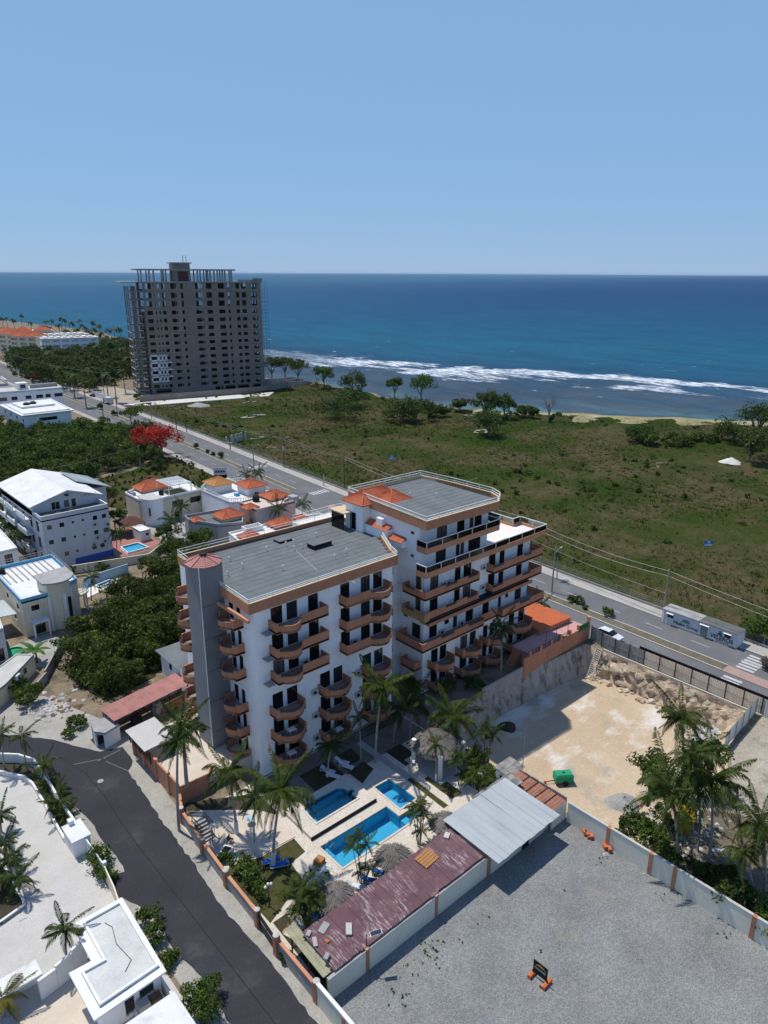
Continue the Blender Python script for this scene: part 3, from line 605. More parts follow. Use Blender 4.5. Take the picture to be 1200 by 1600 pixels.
# the excavation: floor and hacked limestone sides
struct(M().prism(PIT_LOW, None, -4.0).ob('pit_floor', 'pit_floor'))
def rockwall(a0, a1, b0, b1, amp, nz=9):
    """a: top edge, b: bottom edge"""
    n = max(3, int(math.dist(a0, a1)/0.55)); V = []; F = []
    nx, ny = a1[1]-a0[1], -(a1[0]-a0[0]); k = math.hypot(nx, ny); nx, ny = nx/k, ny/k
    for j in range(nz+1):
        t = j/nz
        for i in range(n+1):
            s = i/n; e = math.sin(math.pi*t)**0.5*min(1, 6*s, 6*(1-s)); q = amp*e*(0.5*math.sin(i*1.31+j*2.1)+0.4*math.sin(i*0.47-j*1.3)+random.gauss(0, .55))
            x = a0[0]+(a1[0]-a0[0])*s; y = a0[1]+(a1[1]-a0[1])*s; X = b0[0]+(b1[0]-b0[0])*s; Y = b0[1]+(b1[1]-b0[1])*s
            V.append((x+(X-x)*t+nx*q, y+(Y-y)*t+ny*q, 0.0+(-4.05)*t+(0.25*amp*random.gauss(0, 1) if 0 < j < nz else 0)))
    for j in range(nz):
        for i in range(n): a = j*(n+1)+i; F.append((a, a+n+1, a+n+2, a+1))
    return V, F
for i in range(len(PIT_TOP)):
    j = (i+1) % len(PIT_TOP)
    amp = {0: .3, 1: .3, 2: .3, 3: .55, 4: .22, 5: .18, 6: .3, 7: .3}[i]
    V, F = rockwall(PIT_TOP[i], PIT_TOP[j], PIT_LOW[i], PIT_LOW[j], amp)
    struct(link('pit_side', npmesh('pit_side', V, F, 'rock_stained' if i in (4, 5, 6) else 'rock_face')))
# loose rocks at the toe of the street side
ROCKS = []
for k in range(5):
    bm = bmesh.new(); bmesh.ops.create_icosphere(bm, subdivisions=2, radius=1.0)
    for v in bm.verts: v.co *= 1+random.gauss(0, .13); v.co.z *= 0.7
    me = bpy.data.meshes.new('rock'); bm.to_mesh(me); bm.free(); me.materials.append(MAT['rock_face']); ROCKS.append(me)
pit_rock = thing('rock_heap', 'broken limestone tumbled along the foot of the street side of the pit', 'rocks', (53.5, -18, -4))
for k in range(46):
    y = random.uniform(-29, -9); r = random.choice((.18, .25, .3, .4, .55)); link('rock', random.choice(ROCKS), pit_rock, loc=(random.uniform(-.9, .7), y+18, r*0.35), rz=random.uniform(0, 6), scale=(r, r*random.uniform(.7, 1.2), r))
# ------------------------------------------------------------------ openings shared by all buildings
_OP = {}
def op_mesh(w, h, kind):
    key = (round(w, 1), round(h, 1), kind)
    if key in _OP: return _OP[key]
    w, h = key[0], key[1]; t = {'small': .05, 'window': .11}.get(kind, .07)
    fr = M(); fr.box(-w/2, -w/2+t, .05, .14, 0, h).box(w/2-t, w/2, .05, .14, 0, h).box(-w/2+t, w/2-t, .05, .14, h-t, h).box(-w/2+t, w/2-t, .05, .14, 0, t)
    if kind == 'door': fr.box(-t/2, t/2, .06, .13, t, h-t)
    elif kind in ('window', 'dark'):
        nb = max(1, int(round(w/0.8)))
        for i in range(1, nb): x = -w/2+w*i/nb; fr.box(x-.025, x+.025, .06, .13, t, h-t)
    pane = M(); pane.box(-w/2+t*.6, w/2-t*.6, .105, .13, t*.6, h-t*.6)
    fm = 'white_frame' if kind == 'window' else 'door_frame'
    _OP[key] = (fr.mesh('door' if kind == 'door' else 'window', fm), [pane.mesh('pane', g) for g in ('glass_dark', 'glass_dark', 'glass_dark', 'glass_mid', 'curtain')])
    return _OP[key]
def put_op(parent, p0, p1, o, kind='door'):
    p0 = Vector(p0[:2]); p1 = Vector(p1[:2]); d = (p1-p0).normalized(); c = p0+d*((o[0]+o[1])/2)
    fm, pm = op_mesh(o[1]-o[0], o[3]-o[2], kind)
    w = link('door' if kind == 'door' else 'window', fm, parent, loc=(c.x, c.y, o[2]), rz=math.atan2(d.y, d.x)); link('pane', random.choice(pm), w); return w
def facade(mm, parent, p0, p1, z0, z1, ops, depth=0.18):
    """ops: (s0, s1, za, zb, kind)"""
    mm.holed(p0, p1, z0, z1, [o[:4] for o in ops], depth)
    for o in ops:
        if len(o) > 4 and o[4]: put_op(parent, p0, p1, o[:4], o[4])
def sub(pts, closed=False):
    return pts
def rails(path, zs, r=0.03, closed=False, post=None, z0=None, gap=2.0):
    mm = M(); n = len(path)
    for i in range(n if closed else n-1):
        a, b = path[i], path[(i+1) % n]
        for z in zs: mm.bar((a[0], a[1], z), (b[0], b[1], z), r*2, r*2)
        if post:
            k = max(1, int(math.dist(a, b)/gap))
            for j in range(k+(1 if (not closed and i == n-2) else 0)):
                t = j/k; x = a[0]+(b[0]-a[0])*t; y = a[1]+(b[1]-a[1])*t; mm.box(x-post, x+post, y-post, y+post, z0, max(zs)+r)
    return mm
# ------------------------------------------------------------------ the hotel
hotel = thing('hotel', 'white apartment hotel with terracotta balconies and grey felt roofs beside the pools', 'building')
UPF = (18.4, 15.3, 12.2); LOF = (7.85, 4.75, 1.65)
UD = [(2.14, 3.63), (4.19, 5.62), (7.11, 8.51), (11.74, 13.12), (14.86, 16.3), (16.82, 18.25)]
LD = [(1.85, 3.26), (3.79, 5.25), (8.51, 9.99), (10.51, 11.89), (15.09, 16.5), (16.98, 18.43)]
w = M()
ops = [(a, b, f+.02, f+2.15, 'door') for f in UPF for a, b in UD]+[(a, b, f+.02, f+2.15, 'door') for f in LOF for a, b in LD]
facade(w, hotel, (0, 0), (20, 0), 0, 21.2, ops)
w.holed((20, 0), (20, 4.5), 0, 21.2); w.holed((24, 16.5), (0, 16.5), 0, 21.2)
ops = [(16.5-b, 16.5-a, f+.02, f+2.15, 'door') for f in UPF+LOF for a, b in ((2.75, 3.55), (4.2, 5.1), (11.2, 12.6))]
facade(w, hotel, (0, 16.5), (0, 0), 0, 21.2, ops)
w.ob('wall', 'white_wall', hotel)
# right block
w = M()
Zf = {'A': 15.0, 'B': 11.95, 'C': 7.95}
dA = [(27.06, 28.6), (31.81, 32.96), (33.56, 35.16)]; dR = [(38.89, 40.36), (41.25, 42.36), (45.3, 46.65)]
dC = [(27.1, 28.6), (31.81, 32.64), (34.39, 35.98), (37.99, 39.43), (41.48, 42.18), (45.36, 46.89)]
dL = [(27.6, 28.9), (29.3, 30.6), (33.5, 34.95), (35.5, 36.8), (38.4, 39.4), (39.9, 40.9), (44.3, 45.6), (46.6, 48.0)]
X0 = 26.0
ops = [(a-X0, b-X0, 15.02, 17.15, 'door') for a, b in dA+dR]+[(a-X0, b-X0, 11.97, 14.1, 'door') for a, b in dA+dR]
ops += [(a-X0, b-X0, 7.97, 10.1, 'door') for a, b in dC]+[(30.06-X0, 30.96-X0, 9.1, 10.1, 'small'), (43.11-X0, 43.82-X0, 9.1, 10.0, 'small')]
ops += [(a-X0, b-X0, f+.02, f+2.15, 'door') for f in (3.9, 0.8) for a, b in dL]
facade(w, hotel, (26, .3), (48.3, .3), -0.2, 18.4, ops)
ops = [(1.5, 3.0, f, f+2.1, 'door') for f in (15.0, 11.95, 7.95, 3.9)]
facade(w, hotel, (48.3, .3), (48.3, 14), -0.2, 18.4, ops)
w.holed((48.3, 14), (24, 14), 0, 18.4)
ops = [(4.5-1.95, 4.5-.95, 15.0, 17.1, 'door'), (4.5-1.95, 4.5-.95, 11.95, 14.05, 'door'), (4.5-2.5, 4.5-.9, 7.97, 10.1, 'door')]
ops += [(.35, .85, 14.7, 15.4, 'small'), (.3, 1.1, 10.4, 11.1, 'small'), (.5, 1.0, 18.0-.3, 18.3, 'small')]
facade(w, hotel, (26, 4.5), (26, .3), 0, 18.4, ops)
ops = [(a, a+1.1, z, z+1.1, 'small') for z in (19.6, 16.9, 14.2, 10.8, 8.6, 5.3, 2.2) for a in (1.0, 3.2)]
facade(w, hotel, (20, 4.5), (26, 4.5), 0, 21.2, ops)
w.ob('wall', 'white_wall', hotel)
# upper volume of the right block
w = M(); X0 = 24.9
d2 = [(28.05, 29.96), (31.9, 33.38), (34.39, 35.2), (35.42, 36.88)]; d1 = [(27.96, 29.88), (31.84, 32.6), (32.75, 33.46), (34.31, 36.79)]
ops = [(a-X0, b-X0, 21.92, 24.05, 'door') for a, b in d2]+[(a-X0, b-X0, 18.52, 20.6, 'door') for a, b in d1]
facade(w, hotel, (24.9, .3), (38.2, .3), 18.4, 25.0, ops)
w.holed((38.2, .3), (38.2, 14.2), 18.4, 25.0, [(1.5, 3.2, 18.5, 20.6)]); w.holed((38.2, 14.2), (24.9, 14.2), 18.4, 25.0)
facade(w, hotel, (24.9, 14.2), (24.9, .3), 18.3, 25.0, [(12.3, 12.9, 23.2, 23.6, 'small'), (12.3, 12.9, 20.05, 20.45, 'small')])
w.face([(24.9, .3, 18.35), (24.9, 14.2, 18.35), (38.2, 14.2, 18.35), (38.2, .3, 18.35)])
w.ob('wall', 'white_wall', hotel)
# balconies
def arc(a, b, bulge, n=9):
    """curve from a to b bulging to -y (or along its right-hand side)"""
    out = []; d = Vector((b[0]-a[0], b[1]-a[1])); nv = Vector((d.y, -d.x)).normalized()
    for i in range(n+1):
        t = i/n; k = bulge*math.sin(math.pi*t)**0.85; out.append((a[0]+d.x*t+nv.x*k, a[1]+d.y*t+nv.y*k))
    return out
def balcony(path, zf, low=(), hi=0.98, lo=0.62, mat='terracotta', chairs=0):
    """path from wall to wall; low: segments with the lowered parapet and the rail over it"""
    mm = M(); mm.prism(path if area(path) > 0 else list(reversed(path)), zf-.24, zf-.02)
    hs = [zf+(lo if i in low else hi) for i in range(len(path)-1)]
    mm.wall(path, 0.13, zf-.30, hs)
    b = mm.ob('balcony', mat, hotel)
    fl = M(); ip = [(p[0], p[1]) for p in path]; cxm = sum(p[0] for p in ip)/len(ip); cym = sum(p[1] for p in ip)/len(ip)
    fl.prism([(cxm+(p[0]-cxm)*.97, cym+(p[1]-cym)*.97) for p in (ip if area(ip) > 0 else reversed(ip))], None, zf-.01); fl.ob('floor', 'balcony_floor', b)
    if low:
        r = M()
        for i in low:
            a, c = path[i], path[i+1]
            for z in (zf+.74, zf+.86, zf+.97): r.bar((a[0], a[1]+.05, z), (c[0], c[1]+.05, z), .035, .035)
        r.ob('railing', 'rail_dark', b)
    return b
def area(p): return sum(a[0]*b[1]-b[0]*a[1] for a, b in zip(p, p[1:]+p[:1]))
for zf in UPF:
    pth = [(1.75, 0), (1.75, -1.6), (2.05, -1.6)]+arc((2.3, -1.6), (5.1, -1.5), .85)+[(8.85, -1.5), (8.85, 0)]
    balcony(pth, zf, range(2, 12))
    pth = [(11.5, 0), (11.5, -1.45), (15.2, -1.5)]+arc((15.3, -1.55), (18.3, -1.55), .85)+[(18.6, -1.5), (18.6, 0)]
    balcony(pth, zf, range(2, 12))
for zf in LOF:
    for a in (1.4, 8.15, 14.75):
        pth = [(a, 0), (a, -1.55), (a+.35, -1.6)]+arc((a+.5, -1.62), (a+3.6, -1.62), .85)+[(a+3.9, -1.55), (a+3.9, 0)]
        balcony(pth, zf, range(2, 12))
for zf in UPF+LOF:
    for v0 in (2.2,):
        pth = [(0, v0+3.1), (-1.3, v0+3.1)]+arc((-1.3, v0+2.9), (-1.3, v0+.5), .7)+[(-1.3, v0), (0, v0)]
        balcony(pth, zf, range(2, 11))
    pth = [(0, 14.4), (-1.6, 14.4)]+arc((-1.6, 14.2), (-1.6, 11.3), .9)+[(-1.6, 10.9), (0, 10.9)]
    balcony(pth, zf, range(2, 11))
AB = [(26, 3.2), (24.75, 3.2), (24.75, 2.6), (24.75, .9), (24.75, -1.1), (28.7, -1.1), (30.9, -1.1), (33.0, -1.1), (35.0, -1.1), (35.4, -1.1), (35.4, .3)]
balcony(AB, Zf['A'], (2, 5, 7)); balcony(AB, Zf['B'], (2, 5, 7), mat='terracotta')
M().wall([(24.73, 3.22), (24.73, -1.12), (25.6, -1.12)], -.02, Zf['B']-.3, Zf['B']+.62).ob('ochre_panel', 'ochre', hotel)
AR = [(38.4, .3), (38.4, -1.1), (40.6, -1.1), (43.0, -1.1), (45.2, -1.1), (47.0, -1.1), (49.8, -1.1), (49.8, 3.6), (48.3, 3.6)]
balcony(AR, Zf['A'], (1, 4)); balcony(AR, Zf['B'], (1, 4))
CC = [(26, 3.6), (24.0, 3.6), (24.0, 2.4), (24.0, -1.6), (27.5, -1.6), (30, -1.6), (33, -1.6), (36.2, -1.6), (36.2, -.95), (40.0, -.95), (40, -1.8), (44, -1.8), (46.5, -1.8), (49.9, -1.8), (49.9, 3.2), (48.3, 3.2)]
balcony(CC, Zf['C'], (4, 6, 9, 11))
for zf in (3.9, .8):
    for a, b in ((26.9, 30.8), (32.4, 36.5), (37.6, 41.2), (43.2, 48.2)):
        pth = [(a, .3), (a, -1.25), (a+.5, -1.3)]+arc((a+.6, -1.35), (b-.3, -1.35), .9)+[(b, -1.25), (b, .3)]
        balcony(pth, zf, range(2, 12))
    balcony([(26, 3.4), (24.8, 3.4), (24.8, .7), (26, .7)], zf)
# ledge above the third gallery
mm = M(); mm.box(25.2, 47.0, -1.55, .3, 11.1, 11.32).box(25.2, 47.0, -1.55, -1.42, 11.32, 11.55); mm.ob('ledge', 'terracotta', hotel)
M().box(25.25, 46.9, -1.40, .29, 11.33, 11.36).ob('ledge_felt', 'roof_seam', hotel)
# terraces with fascia and glass balustrade
def terrace(path, z, name='fascia', rail=True, h=.85):
    M().wall(path, .16, z-.35, z+.42).ob(name, 'terracotta_trim', hotel)
    if rail:
        top = rails(path, (z+.42+h,), .05, post=.04, z0=z+.42, gap=2.4); r = top.ob('railing', 'rail_white', hotel)
        for a, b in zip(path[:-1], path[1:]):
            g = M(); d = Vector((b[0]-a[0], b[1]-a[1])).normalized()*.04; g.bar((a[0]+d.x, a[1]+d.y, z+.44+h/2-.02), (b[0]-d.x, b[1]-d.y, z+.44+h/2-.02), .012, h-.08); g.ob('glass', 'balustrade_glass', r)
T2 = [(24.4, .3), (24.4, -1.5), (38.6, -1.5), (38.6, 2.5)]
terrace(T2, 21.75); M().prism([(24.45, .29), (24.45, -1.4), (38.55, -1.4), (38.55, 2.5), (38.3, 2.5), (38.3, .29)], 21.4, 21.78).ob('terrace_slab', 'balcony_floor', hotel)
T1 = [(24.4, .3), (24.4, -1.5), (38.0, -1.5), (49.6, -1.5), (49.6, 3.4), (47.9, 3.4), (47.9, 8.4), (38.3, 8.4)]
terrace(T1, 18.45)
M().prism([(24.45, .29), (24.45, -1.4), (37.8, -1.4), (37.8, .29)], 18.1, 18.48).ob('terrace_slab', 'balcony_floor', hotel)
M().prism([(38.25, -1.4), (49.45, -1.4), (49.45, 3.3), (47.8, 3.3), (47.8, 8.3), (38.25, 8.3)], 18.1, 18.5).ob('terrace_slab', 'terrace_white', hotel)
# roofs
def inset(p, k):
    out = []; n = len(p)
    for i in range(n):
        a, b, c = Vector(p[i-1]), Vector(p[i]), Vector(p[(i+1) % n]); d1 = (b-a).normalized(); d2 = (c-b).normalized(); m_ = Vector((-d1.y-d2.y, d1.x+d2.x)).normalized(); out.append(tuple(b+m_*k))
    return out
def felt(poly, z, x0, x1, y0, y1, wid, ang=0.0, clip=None):
    """felt laid in overlapping strips, each a sheet with recessed seams"""
    y = y0; k = 0
    while y < y1-.05:
        yb = min(y+wid-.055, y1); cuts = sorted(random.uniform(x0+3, x1-3) for _ in range(2)); xs_ = [x0]+([cuts[0], cuts[1]] if cuts[1]-cuts[0] > 3 else [cuts[0]])+[x1]
        for a, b in zip(xs_[:-1], xs_[1:]):
            lim = clip(y, yb) if clip else (x0, x1); a2 = max(a, lim[0]); b2 = min(b-.03, lim[1])
            if b2-a2 > .3: M().box(a2, b2, y, yb, z, z+.012+.004*random.random()).ob('roof_sheet', 'roof_felt', hotel)
        y += wid; k += 1
LR = [(-.75, -.35), (20.6, -.35), (21.3, 1.6), (22.4, 3.5), (24.85, 8.0), (24.85, 16.7), (.25, 17.45), (-.3, 9.3)]
M().prism(inset(LR, .06), 20.95, 21.5).ob('roof_slab', 'roof_seam', hotel)
felt(LR, 21.5, .2, 24.7, .1, 16.3, 1.12, clip=lambda a, b: ((-.3 if a < 9 else .2), 20.3 if b < 1.6 else (21.1 if b < 3.4 else (22.2+(a-3.4)*.5 if b < 8 else 24.6))))
M().wall(LR, .24, 20.82, 22.02, closed=True).ob('fascia', 'terracotta', hotel)
M().wall(LR, .26, 22.02, 22.07, closed=True).ob('coping', 'cream_trim', hotel)
fr = [(-.3, 8.9), (-.68, -.28), (20.5, -.28), (21.2, 1.6), (22.3, 3.5), (24.6, 7.6)]
rails(fr, (22.3, 22.52), .036, post=.025, z0=22.05, gap=3).ob('railing', 'rail_white', hotel)
rails([(24.7, 16.62), (.3, 17.36), (-.2, 12)], (22.45, 22.8), .025, post=.025, z0=22.05, gap=4).ob('railing', 'rail_white', hotel)
M().bar((-.95, 5.9, 20.15), (-.72, -.2, 19.95), .3, .38).ob('beam', 'terracotta_trim', hotel)
HR = [(23.95, -1.75), (37.4, -2.2), (39.0, -.9), (39.9, 1.2), (39.6, 8), (38.9, 14.4), (25.0, 14.7)]
M().prism(inset(HR, .06), 24.9, 25.5).ob('roof_slab', 'roof_seam', hotel)
felt(HR, 25.5, 24.3, 39.4, -1.4, 14.1, 1.15, clip=lambda a, b: (24.6+(.4 if a > 6 else 0), 37.2 if b < 0 else 39.0))
M().wall(HR, .24, 24.78, 25.95, closed=True).ob('fascia', 'terracotta', hotel)
M().wall(HR, .27, 25.95, 26.01, closed=True).ob('coping', 'cream_trim', hotel)
rails(HR, (26.25, 26.6), .042, closed=True, post=.03, z0=25.98, gap=2.2).ob('railing', 'rail_white', hotel)
M().wall([(39.62, 7.8), (38.7, 14.2), (25.2, 14.5)], .12, 25.5, 25.96).ob('parapet', 'cream_trim', hotel)
# lift tower
tw = M(); tw.holed((-2.84, 6), (0, 6), 0, 24.7); tw.holed((-2.84, 9.2), (-2.84, 6), 0, 24.7); tw.holed((0.02, 9.2), (-2.84, 9.2), 0, 24.7); tw.holed((.02, 6), (.02, 9.2), 20, 24.7)
tw = tw.ob('lift_tower', 'tower_grey', hotel)
M().box(-2.88, -2.80, 5.96, 6.04, 0, 24.7).ob('corner_strip', 'white_paint', tw)
for z in (4, 8, 12, 16, 20): M().box(-2.85, .0, 5.985, 5.999, z, z+.04).ob('joint', 'black_box', tw)
def tiled_fan(cx_, cy_, r, z0, z1, n, name, mat, parent, rot=0.0):
    mm = M(); pts = [(cx_+r*math.cos(rot+2*math.pi*k/n), cy_+r*math.sin(rot+2*math.pi*k/n)) for k in range(n)]
    for k in range(n):
        a, b = pts[k], pts[(k+1) % n]; ns = 8
        for i in range(ns):      # rows of tiles stepping up to the apex
            t0, t1 = i/ns, (i+1)/ns; za = z0+(z1-z0)*t0; zb = z0+(z1-z0)*t1
            q = lambda p, t, z: (p[0]+(cx_-p[0])*t, p[1]+(cy_-p[1])*t, z)
            mm.face([q(a, t0, za+.03), q(b, t0, za+.03), q(b, t1*.999, zb), q(a, t1*.999, zb)]); mm.face([q(a, t0, za-.03), q(b, t0, za-.03), q(b, t0, za+.03), q(a, t0, za+.03)])
        mm.tube([(a[0], a[1], z0+.06), (cx_, cy_, z1+.05)], .07, 5)
    return mm.ob(name, mat, parent)
tiled_fan(-1.4, 7.6, 2.1, 24.65, 25.55, 8, 'tower_roof', 'tile_pink', tw, math.pi/8)
M().lathe([(.36, 25.45), (.42, 25.5), (.42, 25.65), (0, 25.7)], 10, (-1.4, 7.55)).ob('roof_cap', 'black_box', tw)
# rows of clay tiles on a sloping quad: a,b eaves, c,d ridge
def tile_slope(mm, a, b, c, d, pitch=.24, h=.05):
    a, b, c, d = map(Vector, (a, b, c, d)); L = (b-a).length; n = max(2, int(L/pitch)); nrm = (b-a).cross(d-a).normalized()
    rows = max(2, int(((d-a).length+(c-b).length)/2/.38))
    for i in range(n):
        s0, s1 = i/n, (i+1)/n; sm = (s0+s1)/2
        for (sa, ha), (sb, hb) in (((s0, 0), (sm, h)), ((sm, h), (s1, 0))):
            p0 = a.lerp(b, sa)+nrm*ha; p1 = a.lerp(b, sb)+nrm*hb; q1 = d.lerp(c, sb)+nrm*hb; q0 = d.lerp(c, sa)+nrm*ha
            mm.face([p0, p1, q1, q0])
    for j in range(1, rows):
        t = j/rows; p = a.lerp(d, t)+nrm*(h*.6); q = b.lerp(c, t)+nrm*(h*.6); mm.bar(p, q, .03, .05)
def hip_tiles(name, x0, x1, y0, y1, z0, z1, mat, parent, ridge=.5, pitch=.28):
    mm = M(); cx_ = (x0+x1)/2; cy_ = (y0+y1)/2
    if x1-x0 >= y1-y0: h = max(.02, (x1-x0)/2-(y1-y0)*ridge); A = (cx_-h, cy_, z1); B = (cx_+h, cy_, z1); S = [((x0, y0, z0), (x1, y0, z0), B, A), ((x1, y1, z0), (x0, y1, z0), A, B), ((x1, y0, z0), (x1, y1, z0), B, B), ((x0, y1, z0), (x0, y0, z0), A, A)]
    else: h = max(.02, (y1-y0)/2-(x1-x0)*ridge); A = (cx_, cy_-h, z1); B = (cx_, cy_+h, z1); S = [((x1, y0, z0), (x1, y1, z0), B, A), ((x0, y1, z0), (x0, y0, z0), A, B), ((x0, y0, z0), (x1, y0, z0), A, A), ((x1, y1, z0), (x0, y1, z0), B, B)]
    for q in S: tile_slope(mm, *q, pitch=pitch)
    mm.tube([A, B], .10, 6)
    for c, e in (((x0, y0, z0), A), ((x0, y1, z0), A if x1-x0 >= y1-y0 else B), ((x1, y0, z0), B if x1-x0 >= y1-y0 else A), ((x1, y1, z0), B)): mm.tube([(c[0], c[1], c[2]+.04), (e[0], e[1], e[2]+.04)], .09, 5)
    mm.box(x0+.1, x1-.1, y0+.1, y1-.1, z0-.14, z0-.02)
    return mm.ob(name, mat, parent)
# stair house on the roof
w = M(); facade(w, hotel, (23.4, 13.3), (23.4, 9.8), 21.4, 25.4, [(1.2, 2.2, 21.55, 24.0, 'door')]); facade(w, hotel, (23.4, 9.8), (28.0, 9.8), 21.4, 25.4, [(1.7, 2.6, 23.6, 24.7, 'small')])
w.holed((28, 9.8), (28, 13.3), 21.4, 25.4); w.holed((28, 13.3), (23.4, 13.3), 21.4, 25.4)
facade(w, hotel, (26.8, 9.79), (26.8, 7.8), 21.4, 25.5, []); facade(w, hotel, (26.8, 7.8), (30.2, 7.8), 21.4, 25.5, [])
w.holed((30.2, 7.8), (30.2, 13.3), 21.4, 25.5)
w.ob('stair_house', 'white_wall', hotel)
hip_tiles('tile_roof', 23.0, 30.6, 9.3, 13.7, 25.45, 26.9, 'tile_orange', hotel)
hip_tiles('tile_roof', 26.4, 30.6, 7.4, 11.6, 25.47, 26.8, 'tile_orange', hotel)
w = M(); w.box(23.9, 25.0, 5.3, 9.7, 21.4, 22.9).box(24.0, 24.89, 2.6, 5.2, 21.2, 22.0); w.box(24.1, 24.89, 6.6, 7.7, 22.9, 24.1); w.ob('stair_parapet', 'white_wall', hotel)
mm = M(); tile_slope(mm, (23.7, 9.7, 22.85), (23.7, 5.3, 22.85), (24.88, 5.3, 23.35), (24.88, 9.7, 23.35)); tile_slope(mm, (23.8, 5.1, 21.95), (23.8, 2.6, 21.95), (24.88, 2.6, 22.4), (24.88, 5.1, 22.4)); mm.ob('tile_awning', 'tile_orange', hotel)
# glazed lobby canopy
can = M(); can.box(21.9, 24.6, 11.9, 14.9, 23.9, 24.05); can = can.ob('lobby_canopy', 'cream_trim', hotel)
mm = M()
for x, y in ((22.1, 12.1), (22.1, 13.4), (22.1, 14.7), (23.3, 12.1), (23.3, 14.7)): mm.box(x-.05, x+.05, y-.05, y+.05, 21.5, 23.9)
mm.bar((22.1, 12.1, 22.6), (22.1, 14.7, 22.6), .05, .05); mm.ob('post', 'dark_metal', can)
M().box(22.08, 22.12, 12.1, 14.7, 21.55, 23.85).ob('glass', 'balustrade_glass', can)
# roof clutter
mm = M(); mm.box(14.6, 17.5, 8.9, 10.3, 21.51, 22.1); mm.ob('skylight_box', 'black_box', hotel); M().box(14.5, 17.6, 8.8, 10.4, 22.1, 22.16).ob('skylight_lid', 'roof_felt', hotel)
mm = M(); mm.box(12.6, 14.6, 13.6, 15.0, 21.51, 21.75); mm.ob('roof_hatch', 'black_box', hotel); M().box(12.65, 14.55, 13.65, 14.95, 21.75, 21.79).ob('hatch_lid', 'roof_felt', hotel)
vent = M(); vent.tube([(0, 0, 0), (0, 0, .5), (.08, 0, .62), (.26, 0, .62)], .06, 7); vent = vent.mesh('vent_pipe', 'rail_white')
for px, py in ((360, 875), (379, 886), (441, 889), (416, 859), (446, 852), (461, 848), (461, 858), (473, 855), (524, 872), (494, 837), (357, 898), (540, 862)):
    p = P(px, py, 21.7); link('vent_pipe', vent, hotel, loc=(p.x, p.y, 21.5), rz=random.uniform(0, 6))
for (a, b) in (((366, 876), (446, 853)), ((462, 860), (496, 892)), ((494, 838), (520, 830))):
    p, q = P(*a, 21.56), P(*b, 21.56); M().tube([(p.x, p.y, 21.56), (q.x, q.y, 21.56)], .035, 6).ob('roof_pipe', 'concrete_light', hotel)
for (px, py, z) in ((640, 775, 25.6), (681, 776, 25.6)):
    p = P(px, py, z); link('vent_pipe', vent, hotel, loc=(p.x, p.y, 25.5))
# small spout on the front fascia
M().bar((12.6, -.4, 21.0), (12.9, -1.3, 20.9), .07, .07).ob('spout', 'white_paint', hotel)
# air conditioners hung on the walls
ac = M(); ac.box(-.42, .42, -.32, 0, 0, .62); acm = ac.mesh('air_conditioner', 'ac_white'); fan = M(); fan.lathe([(.24, 0), (.24, .02), (.02, .03)], 14); fanm = fan.mesh('fan_grille', 'dark_metal')
def put_ac(x, y, z, rz=0.0, parent=hotel):
    o = link('air_conditioner', acm, parent, loc=(x, y, z), rz=rz); link('fan_grille', fanm, o, loc=(-.1, -.321, .31), rot=(math.pi/2, 0, 0)); return o
for zf in UPF: M().box(.75, 1.7, -1.1, 0, zf-.35, zf-.28).ob('shelf', 'grey_wall', hotel)
for x, z in ((7.6, 7.8), (7.6, 4.6), (7.7, 1.5), (14.2, 7.8), (14.2, 4.7), (37.6, 15.3), (37.6, 12.3)): put_ac(x, -.02 if x < 20 else .28, z)
for x, z in ((6.4, 12.25), (13.7, 12.25), (29.6, 15.05), (30.4, 15.05), (29.4, 8.0), (33.4, 8.0)): put_ac(x, -.02 if x < 20 else .28, z+.05)
# tables on the lower balconies
for x, y, z, k in ((3.4, -1.2, LOF[1], 'left column, middle of the lower three'), (3.3, -1.2, LOF[2], 'left column, lowest'), (10.2, -1.2, LOF[2], 'second column, lowest')):
    t = thing('balcony_table', 'white table on the lower hotel balcony in the '+k, 'table', (x, y, z)); M().box(-.5, .5, -.38, .38, .68, .73).ob('table_top', 'white_paint', t)
    for sx in (-.42, .42):
        for sy in (-.3, .3): M().box(sx-.03, sx+.03, sy-.03, sy+.03, 0, .68).ob('leg', 'white_paint', t)
# annex on the avenue side: tiled deck, pink terrace and the orange retaining wall
ann = M(); ann.prism([(48.4, -2.6), (55.6, -3.2), (56.0, 5.5), (48.4, 5.5)], -.2, 3.1); ann.ob('annex_wall', 'terracotta', hotel)
dk = M()
for i in range(24):
    x = 48.2+i*.32; y0 = -2.75-.07*(i*.32); tile = M()
    dk.prism([(x, y0), (x+.29, y0), (x+.29, 5.6), (x, 5.6)], 3.1, 3.18)
dk.ob('tile_deck', 'red_tiles_floor', hotel)
M().prism([(42.6, -5.6), (56.4, -5.6), (56.4, -3.3), (48.3, -2.65), (48.3, -1.9), (42.6, -1.9)], 0, 2.3).ob('pink_terrace', 'pink_floor', hotel)
ow = M(); ow.prism([(40.3, -5.95), (57.0, -5.95), (57.0, -5.65), (40.3, -5.65)], -1.4, 2.55); ow = ow.ob('retaining_wall', 'terracotta', hotel)
M().prism([(31.5, -5.9), (40.3, -5.9), (40.3, -5.65), (31.5, -5.65)], -.6, 1.3).ob('concrete_wall', 'concrete', hotel)
for x in (41.7, 44.2, 46.8, 49.2, 51.6, 54.0, 56.7): M().box(x-.18, x+.18, -6.02, -5.58, 2.55, 3.35 if x < 56 else 3.9).ob('post', 'terracotta_trim', ow)
for x in (45.5, 48.0, 51.0): M().tube([(x, -5.8, 2.5), (x+.05, -5.8, 5.0)], .035, 5).ob('steel_bar', 'dark_metal', ow)
